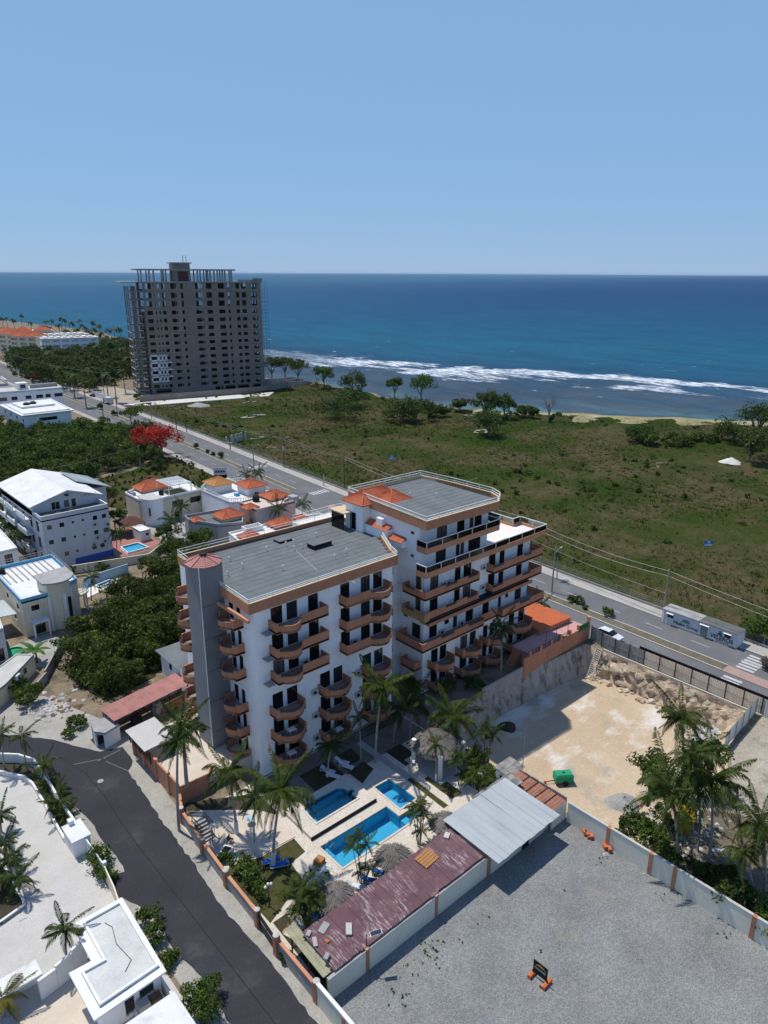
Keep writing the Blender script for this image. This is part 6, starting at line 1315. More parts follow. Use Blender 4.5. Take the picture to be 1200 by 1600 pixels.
for k, (x, y, s, lab) in enumerate(((3.4, 1.4, .6, 'dark oil drum stack under the street end of the pink lean-to'), (6.6, 2.2, .7, 'grey covered machine under the middle of the pink lean-to'))):
    o = M().box(-s, s, -s*.7, s*.7, 0, 1.1).box(-s*.6, s*.6, -s*.5, s*.5, 1.1, 1.5).ob('stored_goods', 'grey_wall' if k else 'black_box', loc=(-9.8+x, 17.9+y, .02), rz=.4); tag(o, lab, 'goods')
lum = thing('timber_stack', 'stack of yellowish planks under the tower end of the pink lean-to', 'timber', (-1.4, 20.6, .02), .2)
for k in range(7): M().box(-1.6, 1.6, -.9+.22*(k % 4), -.7+.22*(k % 4), .1*(k//4)+.02+k*.07, .1*(k//4)+.12+k*.07).ob('plank', 'wood_light', lum)
gh = house('small_house', 'small white house with grey hip roof behind the pink lean-to', [(1.6, 22.6), (7.5, 22.6), (7.5, 28.5), (1.6, 28.5)], 3.9, 'white_wall', 'roof_felt', {0: [(.8, 1.7, 2.0, 3.0, 'dark'), (3.4, 4.3, 2.0, 3.0, 'dark')], 3: [(2.4, 3.3, 2.0, 3.0, 'dark')]}, 0)
mm = M(); mm.hip(-.6, 6.5, -.6, 6.5, 3.9, 4.9); mm.ob('hip_roof', 'roof_felt', gh)
hb = thing('back_wing', 'white roof terrace at the back of the hotel beside the glazed lobby', 'building', (21, 16.8, 0)); M().box(0, 9, 0, 6.0, 0, 20.3).ob('wall', 'white_wall', hb); M().box(.1, 8.9, .1, 5.9, 20.3, 20.36).ob('floor', 'terrace_white', hb); rails([(.1, 5.9), (8.9, 5.9), (8.9, .2)], (20.9, 21.3), .03, post=.03, z0=20.3, gap=2).ob('railing', 'rail_white', hb)
# --- grey apartment block with white gable roof
AP = [(2.4, 78.6), (15.2, 78.6), (15.2, 104), (2.4, 104)]
wz = []
for z, us in ((8.1, (3.7, 6.0, 12.4, 14.2)), (5.1, (3.7, 6.0, 12.3, 14.2)), (2.1, (6.2, 11.6, 13.2))): wz += [(u-2.4-.55, u-2.4+.55, z, z+1.1, 'window') for u in us]
for z, us in ((8.5, (8.1, 10.0)), (5.5, (8.1, 9.9)), (2.5, (8.2,))): wz += [(u-2.4-.22, u-2.4+.22, z, z+.45, 'small') for u in us]
wl_ = []
for z in (7.4, 4.2, 1.0):
    for a in (1.2, 5.0, 9.0, 13.5, 18.0, 21.8): wl_.append((a, a+1.6, z, z+2.1, 'dark'))
ap = house('apartment_block', 'grey apartment block with a white gable roof and roof terrace', AP, 10.2, 'grey_blue_wall', 'roof_felt', {0: wz, 3: wl_}, .75, 'grey_blue_wall', cat='building')
M().wall([(0, 0), (12.8, 0), (12.8, 4.8)], .22, 10.95, 11.05).ob('coping', 'white_paint', ap)
for z in (9.9, 6.8, 3.6):
    for a, b in ((6.0, 11.5), (13.5, 18.5), (19.5, 25)): M().box(-1.3, -.02, a, b, z-.9, z-.7).box(-1.3, -1.15, a, b, z-.7, z+.2).ob('balcony', 'white_paint', ap)
g = M(); facade(g, ap, (0, 5.1), (12.8, 5.1), 10.2, 12.0, [(3.6, 5.4, 10.25, 11.9, 'window'), (6.0, 7.2, 10.25, 11.9, 'window'), (7.6, 8.4, 10.25, 11.9, 'dark')]); g.face([(0, 5.1, 12.0), (12.8, 5.1, 12.0), (6.8, 5.1, 13.9)]); g.holed((12.8, 5.1), (12.8, 25.4), 10.2, 12.0); g.holed((0, 25.4), (0, 5.1), 10.2, 12.0); g.face([(12.8, 25.4, 12), (0, 25.4, 12), (6.8, 25.4, 13.9)]); g.ob('attic_wall', 'grey_blue_wall', ap)
def slab_roof(t, mat, quads, rib=.6, name='roof_pane'):
    for a, b, c, d in quads:
        a, b, c, d = map(Vector, (a, b, c, d)); n = max(1, int((b-a).length/rib)); nv = (b-a).cross(d-a).normalized()
        mm = M(); mm.face([a, b, c, d]); mm.face([p-nv*.12 for p in (d, c, b, a)])
        for i, j in ((a, b), (b, c), (c, d), (d, a)): mm.face([i-nv*.12, j-nv*.12, j, i])
        for i in range(n+1): p = a.lerp(b, i/n); q = d.lerp(c, i/n); mm.bar(p+nv*.02, q+nv*.02, .07, .05)
        mm.ob(name, mat, t)
slab_roof(ap, 'white_roof', [((-.6, 4.2, 11.85), (-.6, 26, 11.85), (6.8, 26, 13.98), (6.8, 4.2, 13.98)), ((13.6, 26, 11.8), (13.6, 4.2, 11.8), (6.8, 4.2, 13.98), (6.8, 26, 13.98))], 1.0)
slab_roof(ap, 'galvanised', [((18.5, 12, 10.8), (18.0, 24, 10.8), (12, 24, 12.9), (12, 14, 12.9))], 1.0)
M().box(12.85, 18, 14, 24, 0, 10.6).ob('side_wing', 'grey_blue_wall', ap)
M().box(5.2, 12.82, -.03, -.004, 0, 1.3).ob('blue_plinth', 'blue_paint', ap)
put_ac(9.2, -.02, 3.0, 0, ap); put_ac(11.4, -.02, 3.2, 0, ap); put_ac(12.3, -.02, 6.6, 0, ap); put_ac(9.8, -.02, 7.1, 0, ap); put_ac(10.0, -.02, 4.3, 0, ap)
M().lathe([(.0, 12.6), (.4, 12.75), (.45, 13.1), (0, 13.12)], 10, (6.8, 5.06)).ob('fanlight', 'glass_dark', ap)
for k in range(9): M().box(10.0+.3*k, 10.2+.3*k, 5.05, 5.08, 11.9+.15*(k % 3), 12.15+.15*(k % 3)).ob('red_flower_motif', 'tile_orange', ap)
for x in (1, 3, 5.5, 8.2, 10, 12): M().box(x, x+.7, .3, .9, 10.2, 10.8+.3*(x % 2)).ob('terrace_plant_box', 'leaf_hedge', ap)
# red deck, pool and poolhouse behind the beige wall
struct(M().prism([(15.5, 76.4), (21.2, 76.2), (25.6, 79.0), (26, 92), (19.6, 93), (15.6, 90)], None, .05).ob('red_deck', 'red_deck'))
pool([(17.7, 77.3), (22.0, 77.5), (21.5, 81.3), (18.0, 81.2)], .38, .30, 'small_pool', 'bright blue rectangular pool with white rim on the red deck', 'pool_tile', 'white_paint', skirt=True)
struct(M().prism([(17.4, 77.0), (22.3, 77.2), (21.8, 81.6), (17.7, 81.5)], None, .07, holes=[rv([(17.7, 77.3), (22.0, 77.5), (21.5, 81.3), (18.0, 81.2)])]).ob('pool_surround', 'white_paint'))
ph = house('pool_house', 'small white flat roofed pool house on the red deck', [(22.6, 82.0), (25.0, 82.2), (24.9, 86.2), (22.6, 86.0)], 2.4, 'white_paint', 'white_roof', {1: [(.4, 1.4, .1, 2.0, 'dark')], 0: [(1.2, 2.0, 1.2, 1.8, 'dark')]}, .08)
br = thing('gazebo', 'open gazebo with dark brown hip roof behind the red deck', 'gazebo', (23.4, 89.2, 0)); mm = M(); mm.hip(-2.7, 2.7, -3.0, 3.0, 2.6, 3.9); mm.ob('roof', 'brown_roof', br)
for x in (-2.3, 2.3):
    for y in (-2.6, 2.6): M().box(x-.1, x+.1, y-.1, y+.1, 0, 2.6).ob('post', 'wood', br)
bw = thing('garden_wall', 'cream garden wall between the grey apartment block and the aqua pool', 'wall', (5, 75, 0)); M().wall([(.4, -.8), (14.2, -4.6)], .2, 0, 1.7).ob('panel', 'cream_wall', bw); M().wall([(14.2, -4.6), (18.5, -1.0)], .2, 0, 1.7).ob('panel', 'cream_wall', bw)
aw = thing('garden_wall', 'pale aqua garden wall behind the sunlit patio', 'wall', (4.8, 66.4, 0)); M().wall([(0, 0), (8.8, 1.2)], .2, 0, 1.9).ob('panel', 'pale_aqua', aw)
struct(M().prism([(3.2, 61.5), (12.5, 65.4), (11.5, 67.0), (4.6, 66.2)], None, .05).ob('white_patio', 'terrace_white'))
pool([(6.6, 64.2), (9.6, 65.2), (9.2, 66.0), (6.4, 65.2)], .36, .28, 'small_pool', 'narrow blue pool on the white patio left of the thicket', 'pool_tile', 'white_paint', skirt=True)
# --- cream villa with aqua roof trim
VB = [(-9.4, 53.0), (-.2, 55.6), (.6, 69.6), (-9.2, 69.6)]
VB = [(-9.4, 53.0), (-5.0, 53.0), (-4.0, 53.4), (.2, 55.8), (.8, 69.6), (-9.2, 69.6)]
vb = house('cream_villa', 'cream two storey villa with aqua roof parapet and rounded stair tower', VB, 6.1, 'cream_wall', 'white_roof', {0: [(1.3, 2.5, 4.2, 5.1, 'dark'), (1.2, 3.0, .1, 2.2, 'door')], 2: [(2.4, 3.4, 4.1, 5.1, 'dark'), (2.4, 3.4, 1.4, 2.4, 'dark')], 5: [(3, 4.2, 4, 5, 'dark'), (8, 9.2, 4, 5, 'dark'), (11, 12.2, 1.4, 2.4, 'dark'), (13.5, 14.7, 4, 5, 'dark')]}, .5, 'aqua_paint')
M().wall([(p[0]+9.4, p[1]-53) for p in VB], -.04, 6.6, 6.68, closed=True).ob('coping', 'white_paint', vb)
stw = M(); L_ = arc((4.0, -.1), (7.8, 1.1), 1.1, 8)
for a, b in zip(L_[:-1], L_[1:]): stw.holed(a, b, 0, 8.2)
stw.holed(L_[-1], (8.0, 4.2), 4, 8.2); stw.holed((8.0, 4.2), (3.6, 3.6), 4, 8.2); stw.holed((3.6, 3.6), L_[0], 4, 8.2); stw = stw.ob('stair_tower', 'cream_wall', vb)
M().prism([(3.2, -.5)]+arc((3.4, -.6), (8.6, .9), 1.7, 8)+[(8.6, 4.6), (3.3, 4.0)], 8.2, 8.45).ob('tower_roof', 'concrete', stw)
for k in (0, 4, 8): M().box(L_[k][0]-.2, L_[k][0]+.2, L_[k][1]-.35, L_[k][1]+.05, 0, 6.0).ob('pilaster', 'white_paint', stw)
M().box(L_[6][0]-.25, L_[6][0]+.25, L_[6][1]-.25, L_[6][1]+.1, 1.2, 5.0).ob('slot_window', 'glass_dark', stw)
M().box(.9, 3.4, -1.5, 0, 2.5, 2.7).ob('porch_roof', 'white_roof', vb)
for x in (1.0, 3.2): M().box(x-.12, x+.12, -1.4, -1.16, 0, 2.5).ob('porch_post', 'white_paint', vb)
for k in range(9): M().box(.8+k*.95, 1.0+k*.95, 8.4, 15.8, 6.1, 6.22).ob('roof_batten', 'concrete', vb)
rails([(.2, 16.4), (9.9, 16.4), (9.5, 4.5)], (7.2, 7.6), .035, post=.03, z0=6.6, gap=1.4).ob('railing', 'grey_metal', vb)
tk_ = M(); tk_.lathe([(0, 6.1), (.5, 6.1), (.52, 6.9), (.3, 7.1), (0, 7.12)], 14, (1.2, 14.2)); tk_.ob('water_tank', 'black_box', vb, smooth=False)
bl = M(); bl.prism([(9.4, 2.6)]+arc((9.6, 2.8), (10.0, 6.6), 2.0, 8)+[(10.0, 6.8)], 3.1, 3.35); bl = bl.ob('round_balcony', 'cream_wall', vb); M().prism([(9.5, 2.8)]+arc((9.6, 3.0), (10.0, 6.4), 1.8, 8)+[(10.0, 6.5)], None, 3.37).ob('floor', 'terrace_beige', bl); rails(arc((9.5, 2.8), (10.0, 6.6), 2.0, 8), (3.8, 4.2), .04, post=.03, z0=3.3, gap=.6).ob('railing', 'aqua_paint', bl)
for k in (2, 6): q = arc((9.6, 2.8), (10.0, 6.6), 1.8, 8)[k]; M().tube([(q[0], q[1], 0), (q[0], q[1], 3.1)], .15, 8).ob('column', 'white_paint', bl)
# neighbours at the left edge
lh = house('white_house', 'white house with brown door cut by the left edge above the cream villa', [(-16, 78), (-2.4, 78.8), (-1.7, 92), (-16, 92)], 5.8, 'white_wall', 'white_roof', {0: [(11.2, 12.6, 2.6, 5.2, 'door'), (4, 5.2, 3, 4.2, 'dark')], 1: rowwin(13, 3.6, 3, 1.1, 1.1)}, .3, 'white_paint')
l2 = house('grey_house', 'pale grey house with metal lean-to roof at the left edge below the cream villa', [(-24, 46.5), (-13.6, 47.6), (-12.4, 56), (-24, 58)], 5.0, 'grey_blue_wall', 'white_roof', {0: [(7, 8.2, 3, 4, 'dark'), (9, 10, .2, 2.2, 'dark')]}, .3)
slab_roof(l2, 'galvanised', [((11.0, 9.6, 3.4), (14.3, 9.0, 3.4), (14.0, 15, 3.8), (11.6, 15, 3.8))], .6)
gs = house('low_building', 'long low cream outbuilding with stained roof beside the banana plant', [(-21, 32.8), (-17.0, 35.8), (-11.6, 41.6), (-13.4, 43.4), (-22, 37)], 2.6, 'cream_wall', 'concrete_light', {1: [(1.4, 2.3, 1.2, 2.1, 'dark'), (4.6, 5.5, 1.2, 2.1, 'dark')], 0: [(1.5, 2.4, .2, 2.1, 'dark')]}, .1, 'concrete_light')
put_ac(5.6, 3.4, 2.65, .8, gs)
gw = thing('lane_wall', 'grey block wall along the lane below the thicket', 'wall', (-9, 42, 0)); M().wall([(-2.4, -4.2), (3.2, 4.4)], .2, 0, 1.6).ob('panel', 'concrete', gw); M().wall([(-2.4, -4.2), (-6.6, -8.6)], .2, 0, 1.4).ob('panel', 'concrete', gw)
struct(M().prism([(-12.6, 43.2), (-10.4, 41.8), (-5.4, 47.6), (-6.4, 52.6), (-13.4, 51.2), (-13.6, 46)], None, .05).ob('lane', 'concrete'))
struct(M().prism([(-14.8, 44.6), (-12.4, 43.4), (-12.0, 49), (-13.6, 51)], None, .07).ob('patio', 'terrace_beige'))
p = P(22, 1021); gp = M().lathe([(0, .02), (1.4, .02), (1.45, .35), (1.3, .36), (1.25, .1), (0, .1)], 18).ob('paddling_pool', 'green_machine', loc=(p.x, p.y, .05)); tag(gp, 'green paddling pool on the patio at the left edge', 'pool')
# --- round villa with orange roof and pergola
RV = [(27.6, 93.2)]+arc((28.0, 92.6), (32.2, 90.6), 1.6, 8)+[(33.0, 91.0), (42.2, 91.2), (42.6, 95.0), (43.2, 101.5), (34, 104), (27.6, 100.4)]
rvv = house('round_villa', 'cream villa with a round white stair drum, orange roof and pergola', RV, 5.6, 'cream_wall', 'white_roof', {10: [(1.6, 4.4, 3.2, 4.6, 'dark'), (6.2, 8.8, 3.2, 4.6, 'dark'), (2, 3.2, .2, 2.0, 'dark')], 5: [(.1, .5, 2.6, 4.6, None)]}, .5, 'white_wall')
dr = M(); q = [(p[0]-27.6, p[1]-93.2) for p in RV]
for a, b in zip(q[1:9], q[2:10]): dr.holed((a[0]*1.001-.03, a[1]-.04), (b[0]*1.001-.03, b[1]-.04), 0, 6.2)
dr = dr.ob('stair_drum', 'white_wall', rvv); M().prism([(p[0], p[1]) for p in q[1:10]]+[(4.5, 2.0), (.8, 2.6)], 6.0, 6.2).ob('drum_top', 'concrete_light', dr); M().box(q[4][0]-.25, q[4][0]+.2, q[4][1]-.12, q[4][1]+.1, 2.4, 4.3).ob('slot_window', 'glass_dark', dr)
hip_tiles('tile_roof', 2.8, 10.8, 4.6, 10.2, 6.2, 8.0, 'tile_orange', rvv, pitch=.5); M().box(3.3, 10.3, 5.1, 9.7, 5.6, 6.1).ob('upper_wall', 'cream_wall', rvv)
pg = M()
for i in range(12): x = 7.0+i*.48; pg.bar((x, -1.8, 8.15), (x, 5.4, 8.15), .26, .06)
pg.bar((6.8, -1.4, 8.02), (12.6, -1.4, 8.02), .12, .14).bar((6.8, 5.0, 8.02), (12.6, 5.0, 8.02), .12, .14); pg = pg.ob('pergola', 'grey_blue_wall', rvv)
for x in (6.9, 12.5):
    for y in (-1.3, 4.9): M().box(x-.08, x+.08, y-.08, y+.08, 5.6, 8.0).ob('post', 'white_paint', pg)
M().box(7.4, 12, -1.2, 3.4, 5.62, 5.7).ob('turf', 'lawn', rvv); M().lathe([(0, 5.6), (.55, 5.6), (.56, 6.6), (.3, 6.85), (0, 6.87)], 12, (6.1, 1.2)).ob('water_tank', 'black_box', rvv); M().box(.4, 1.5, 4.6, 5.6, 5.6, 6.3).box(.5, 1.4, 6.6, 7.4, 5.6, 6.2).ob('roof_units', 'grey_metal', rvv)
# --- white villa with balustraded roof and two tile pavilions
WV = [(41.8, 77.6)]+arc((43.4, 76.6), (51.6, 76.8), 1.6, 8)+[(53.4, 79.0), (53.2, 91), (45, 93.4), (41.6, 90)]
wv = house('balustrade_villa', 'white villa with a curved balustraded roof terrace and two tiled pavilions', WV, 6.0, 'white_wall', 'white_roof', {}, 0)
rails([(p[0]-41.8, p[1]-77.6) for p in WV], (6.1, 6.9), .05, closed=True, post=.05, z0=6.0, gap=.45).ob('balustrade', 'white_paint', wv)
for (x0, x1, y0, y1, mt) in ((.5, 6.0, 7.2, 13.0, 'wood_light'), (5.2, 11.0, .6, 6.6, 'tile_orange')):
    hip_tiles('tile_roof', x0, x1, y0, y1, 8.0, 9.4, mt if mt != 'wood_light' else 'tile_ochre', wv, pitch=.5); M().box(x0+.6, x1-.6, y0+.6, y1-.6, 6.0, 7.95).ob('pavilion', 'white_paint', wv)
M().lathe([(0, 6), (.5, 6), (.5, 7.0), (0, 7.1)], 12, (7.2, -.2)).ob('water_tank', 'black_box', wv); M().box(3.6, 4.6, 3.0, 4.0, 6.0, 6.6).ob('aqua_tub', 'aqua_paint', wv)
# --- pink villa block, grey villa, low white villa
pv = house('pink_villa', 'pink villa with flat roof, orange hip roof and black water tank beside the avenue', [(42.6, 67.4), (52.6, 67.4), (53.6, 75.6), (42.6, 74.6)], 6.4, 'pink_wall', 'terrace_beige', {}, .35, 'pink_wall')
hip_tiles('tile_roof', 5.6, 11.4, 3.0, 8.6, 6.9, 8.3, 'tile_orange', pv, pitch=.5); M().box(6, 11, 3.4, 8.2, 6.3, 6.85).ob('upper_wall', 'pink_wall', pv); M().lathe([(0, 6.4), (.75, 6.4), (.78, 7.6), (.4, 7.9), (0, 7.92)], 14, (3.6, 6.0)).ob('water_tank', 'black_box', pv)
M().box(9.6, 11.2, .3, 2.4, 6.4, 7.4).ob('roof_box', 'grey_wall', pv); put_ac(8.2, 1.4, 6.42, .3, pv); put_ac(9.0, 1.8, 6.42, .3, pv)
M().box(-.03, 5.4, -.05, -.01, 0, 6.4).ob('grey_side', 'grey_wall', pv); hip_tiles('tile_roof', -1.6, 1.6, 1.2, 4.2, 6.6, 7.5, 'tile_orange', pv, pitch=.5)
gv = house('grey_villa', 'grey villa with dark flat roof and small orange roof corner behind the hotel', [(30.4, 75.0), (33.4, 68.2), (38.2, 66.0), (40.6, 70), (39.6, 76.6), (31, 78)], 4.8, 'grey_wall', 'roof_felt', {1: [(2, 3, 1, 2.2, 'dark')], 0: [(2, 2.9, .2, 2.0, 'dark'), (4, 5, 2.8, 3.8, 'dark')]}, .5, 'grey_wall')
hip_tiles('tile_roof', 4.6, 10.4, -6.2, -1.2, 5.6, 7.1, 'tile_orange', gv, pitch=.5); M().box(5, 10, -5.8, -1.6, 4.7, 5.55).ob('upper_wall', 'cream_wall', gv); hip_tiles('tile_roof', .2, 2.8, -2.2, .4, 5.0, 5.9, 'tile_orange', gv, pitch=.5)
lv = house('low_villa', 'low white villa with patio walls and orange roofs close behind the hotel parapet', [(33, 58.6), (56, 57.6), (56.4, 63.6), (44, 65.2), (34.4, 65.6)], 3.6, 'white_wall', 'terrace_white', {}, .35, 'white_paint')
hip_tiles('tile_roof', 9.8, 15.4, 2.2, 6.4, 4.2, 5.4, 'tile_orange', lv, pitch=.5); hip_tiles('tile_roof', 1.4, 5.6, .4, 4.2, 4.0, 5.0, 'tile_orange', lv, pitch=.5); hip_tiles('tile_roof', 16.5, 19.5, 3.2, 6.0, 4.0, 4.8, 'tile_orange', lv, pitch=.5)
M().wall([(4.2, 4.6), (8.2, 4.4), (8.4, 6.6), (4.4, 6.8)], .2, 3.5, 4.6, closed=True).ob('patio_wall', 'white_paint', lv)
struct(M().prism([(26, 57), (57.5, 57), (57.5, 97), (44, 104), (27, 104)], None, .02).ob('villa_paving', 'concrete'))
# ------------------------------------------------------------------ unfinished tower and far buildings
TA = Vector((111.9, 266.7, 0)); tw_rz = math.atan2(-.251, .968)
to = thing('unfinished_tower', 'unfinished grey concrete apartment tower wrapped in scaffolding by the sea', 'building', tuple(TA), tw_rz)
TL, TD, TH = 55.2, 17.0, 50.2; ZR = [48.7, 44.6, 40.9, 37.1, 33.5, 30.0, 26.6, 23.3, 20.0, 16.7, 13.4, 10.1, 6.9, 3.7]
COLS = [(1.1, 3.6), (5.0, 5.6), (6.5, 7.2), (8.2, 9.7), (12.1, 14.1), (14.3, 14.9), (16.9, 18.0), (23.4, 25.9), (26.2, 26.8), (28.7, 31.3), (34.3, 37.2), (38.8, 39.8), (42.8, 44.5), (45.6, 47.8), (50.5, 53.1)]
fops = []; bops = []
for k, z in enumerate(ZR):
    h = 2.5 if k < 3 else (1.75 if k < 6 else 1.45)
    for a, b in COLS:
        s = min(1.0, (b-a)); hh = h if b-a > .9 else h*.75
        fops.append((a, b, z-hh/2, z+hh/2))
    if k < 3: bops += [(a+.3, b+1.6, z-1.5, z+1.2) for a, b in COLS[:10] if b-a > 1.2]+[(43.5, 44.6, z-1, z+1.0), (51.5, 54, z-.6, z+1)][:2 if k == 0 else 1]
    elif k < 6: bops += [(a+.2, b+.6, z-.1, z+.9) for a, b in COLS[:10] if b-a > 1.2]
fops += [(2, 9, .6, 2.4), (30, 34, .4, 2.2), (35, 40, .4, 2.2), (41, 47, .5, 2.2), (48.5, 53, .5, 2.2)]
w = M(); w.holed((0, 0), (TL, 0), -.5, TH, fops, .3); w.ob('front_wall', 'raw_concrete', to)
w = M(); bm_ = [(TL-b, TL-a, c, d) for a, b, c, d in bops]; w.holed((TL, TD), (0, TD), -.5, TH, bm_, .3); w.holed((TL, 0), (TL, TD), -.5, TH, [(3+i*4.5, 5.6+i*4.5, z-.9, z+.9) for z in ZR for i in range(3)], .3); w.ob('wall', 'raw_concrete', to)
FZ = [z+1.9 for z in ZR[:3]]+[z+1.75 for z in ZR[3:]]
for z in FZ[1:]+[1.9]: M().box(.31, TL-.31, .31, TD-.31, z-.22, z-.02).ob('floor_slab', 'raw_concrete', to)
for x in (10.8, 20.5, 33, 41.2): M().box(x, x+.2, 1.5, TD-.4, .5, 37.5).ob('partition', 'raw_concrete', to)
M().box(.3, TL-.3, 9, 9.2, .5, 36.0).ob('partition', 'raw_concrete', to)
# floor edges standing a little proud, columns
for z in FZ[1:]: M().box(-.02, TL, -.07, -.003, z-.25, z+.02).ob('floor_edge', 'raw_concrete_dark', to)
for x in (10.6, 19.4, 22.2, 32.6, 41.0, 48.9): M().box(x-.25, x+.25, -.12, -.074, 0, TH).ob('column_face', 'raw_concrete', to)
# rendered white patch
wp = M()
for k in (9, 10, 11, 12):
    z = ZR[k]
    for a, b in ((.3, 1.0), (3.7, 4.9), (5.7, 6.4), (7.3, 8.1)): wp.box(a, b, -.03, -.004, z-1.6, z+1.55)
    wp.box(.3, 8.4, -.03, -.004, z+.75, z+1.6); wp.box(.3, 8.4, -.03, -.004, z-1.7, z-.75)
    if k > 9: wp.box(8.6, 10.4, -.03, -.004, z+.9, z+1.5)
wp.ob('white_render', 'white_paint', to)
# open bays on the left end
ob_ = M()
for z in FZ[1:]+[2.0]: ob_.box(-6.2, -.02, 2.5, 14, z-.3, z)
ob_.ob('open_floor_slab', 'concrete', to)
for x in (-5.9, -3.0): 
    for y in (2.9, 8, 13.6): M().box(x-.25, x+.25, y-.25, y+.25, 0, TH-1.5).ob('column', 'raw_concrete', to)
M().box(-3.2, -3.0, 3.2, 13.4, 0, TH-1.5).ob('wall', 'raw_concrete', to)
M().box(-9.5, TL+.8, -.5, TD+.5, TH, TH+.55).ob('roof_slab', 'concrete', to)
# crown
M().box(-2.2, 43.8, 2, 13, 55.5, 56.2).ob('crown_slab', 'concrete', to)
for x in (.3, 3.9, 5.8, 9.4, 10.1, 11.3, 25.8, 27.1, 30.6, 31.8, 33.6, 35.2, 36.4, 37.6, 38.8, 40.9, 41.9):
    M().box(x-.3, x+.35, 2.4, 3.2, TH+.5, 55.5).ob('crown_column', 'concrete', to)
    if int(x*10) % 3 == 0: M().box(x-.2, x+.3, 10, 10.6, TH+.5, 55.5).ob('crown_column', 'concrete', to)
lc = M(); lc.box(14.6, 22.6, 3, 10, TH+.5, 58.6); lc.ob('lift_core', 'raw_concrete', to); M().box(13.7, 23.4, 2.4, 10.6, 58.6, 59.1).ob('core_slab', 'concrete', to)
M().box(16.8, 21.6, 2.98, 3.0, TH+.6, 55.0).ob('core_opening', 'brown_roof', to)
for x in (20.1, 21.6): M().box(x-.12, x+.12, 5, 5.3, 59.1, 62.2).ob('rebar_post', 'grey_metal', to)
M().box(44, 55.8, .0, .15, TH+.5, TH+1.4).ob('parapet', 'concrete', to); M().box(51.4, 56, .0, .2, TH+.55, TH+2.1).ob('parapet', 'concrete', to)
# scaffolding on both ends
for x0, x1, nm in ((-2.6, -.3, 0), (TL+.4, TL+3.2, 1)):
    sc = M(); yy = (-.6, .9) if nm == 0 else (-.3, 4)
    for x in (x0, (x0+x1)/2, x1):
        for y in yy: sc.box(x-.045, x+.045, y-.045, y+.045, 0, TH+1)
    for k in range(28):
        z = 1+k*1.83
        for y in yy: sc.box(x0, x1, y-.035, y+.035, z-.035, z+.035)
        for x in (x0, x1): sc.box(x-.035, x+.035, yy[0], yy[1], z-.035, z+.035)
        if k % 2 == nm: sc.bar((x0, yy[0], z), (x1, yy[0], z+1.83), .05, .05)
    sc.ob('scaffold', 'scaffold_steel', to)
# site walls and heaps in front of the tower
sw_ = thing('site_wall', 'long grey block wall along the foot of the unfinished tower', 'wall', (97.8, 249, 0))
for a, b in (((0, 0), (24, -5.5)), ((24, -5.5), (50, -11.5)), ((50, -11.5), (70, -6.2)), ((70, -6.2), (86, 2))): M().wall([a, b], .25, 0, 3.0).ob('panel', 'raw_concrete', sw_)
s2 = thing('site_wall', 'pale concrete shore wall stepping down beside the unfinished tower', 'wall', (168, 244, 0)); M().wall([(0, 4), (18, 0)], .3, 0, 2.4).ob('panel', 'concrete', s2); M().wall([(-1, 14), (17, 10)], .3, 0, 3.2).ob('panel', 'concrete', s2)
s3 = thing('site_hoarding', 'white sheet hoarding beside the avenue at the tower gate', 'fence', (88.0, 268, 0)); 
for k in range(9): M().box(-.05, .05, -14+k*3.0, -11.1+k*3.0, 0, 2.6).ob('panel', 'white_paint', s3, loc=(.9*k*.12, 0, 0))
struct(M().prism([(88.5, 246), (96, 238), (150, 226), (158, 234), (100, 247)], .0, .5).ob('spoil_ground', 'white_sand'))
struct(M().prism([(88, 250), (98, 249), (112, 262), (108, 300), (92, 310)], .0, .06).ob('site_yard', 'sandy'))
heap('spoil_heap', 'dark grey spoil heap before the wall of the unfinished tower', *P(310, 636)[:2], .2, 5.0, 1.8, 'gravel_heap', 'heap')
# white low buildings left of the avenue
wb1 = house('white_block', 'low white building with bright flat roof and black tank beyond the scrub', [(39.6, 214), (55.8, 213.6), (58.2, 243), (40.4, 241)], 6.8, 'white_wall', 'white_roof', {0: rowwin(16.2, 3.8, 4, 2.0, 1.2, 'dark', 5)+rowwin(16.2, .8, 4, 2.0, 1.2, 'dark', 5), 3: rowwin(27, 3.8, 4, 1.6, 1.2)}, .3, 'white_paint')
M().prism([(-1, -1.2), (17, -1.6), (19.4, 30), (-.4, 28)], 6.4, 6.7).ob('eaves', 'white_paint', wb1); M().lathe([(0, 6.8), (1.2, 6.8), (1.25, 8), (.6, 8.4), (0, 8.42)], 12, (6, 16)).ob('water_tank', 'black_box', wb1); M().lathe([(0, 6.8), (1.2, 6.8), (1.25, 8), (.6, 8.4), (0, 8.42)], 12, (8.6, 17)).ob('water_tank', 'black_box', wb1); M().box(3, 15, 12, 24, 6.8, 7.5).ob('raised_roof', 'white_roof', wb1)
wb2 = house('white_block', 'long white two storey building with dark windows behind the flat roofed white block', [(36, 257), (67.2, 254), (69.6, 270), (37, 272)], 8.8, 'white_wall', 'concrete_light', {0: [(a+1.5, b+1.5, z, z+1.4, 'dark') for z in (5.6,) for a, b in ((5, 8.6), (10.2, 12.4), (15.4, 17.6), (19.4, 22), (23, 25), (26.4, 29.6))], 1: rowwin(16, 5.4, 3, 1.6, 1.4)}, .5, 'white_paint')
M().box(16, 20, 4, 8, 8.8, 11.4).ob('roof_house', 'white_paint', wb2); M().box(17, 19, 3.96, 3.99, 9.3, 10.8).ob('window', 'glass_dark', wb2); M().box(21, 32, 5, 5.3, 8.8, 10.2).ob('parapet', 'concrete', wb2)
gb2 = house('grey_block', 'grey flat roofed building at the left edge behind the white blocks', [(24, 276), (52, 274), (54, 292), (24, 296)], 9.5, 'grey_wall', 'concrete', {0: rowwin(28, 6, 5, 1.8, 1.3)}, .6, 'concrete')
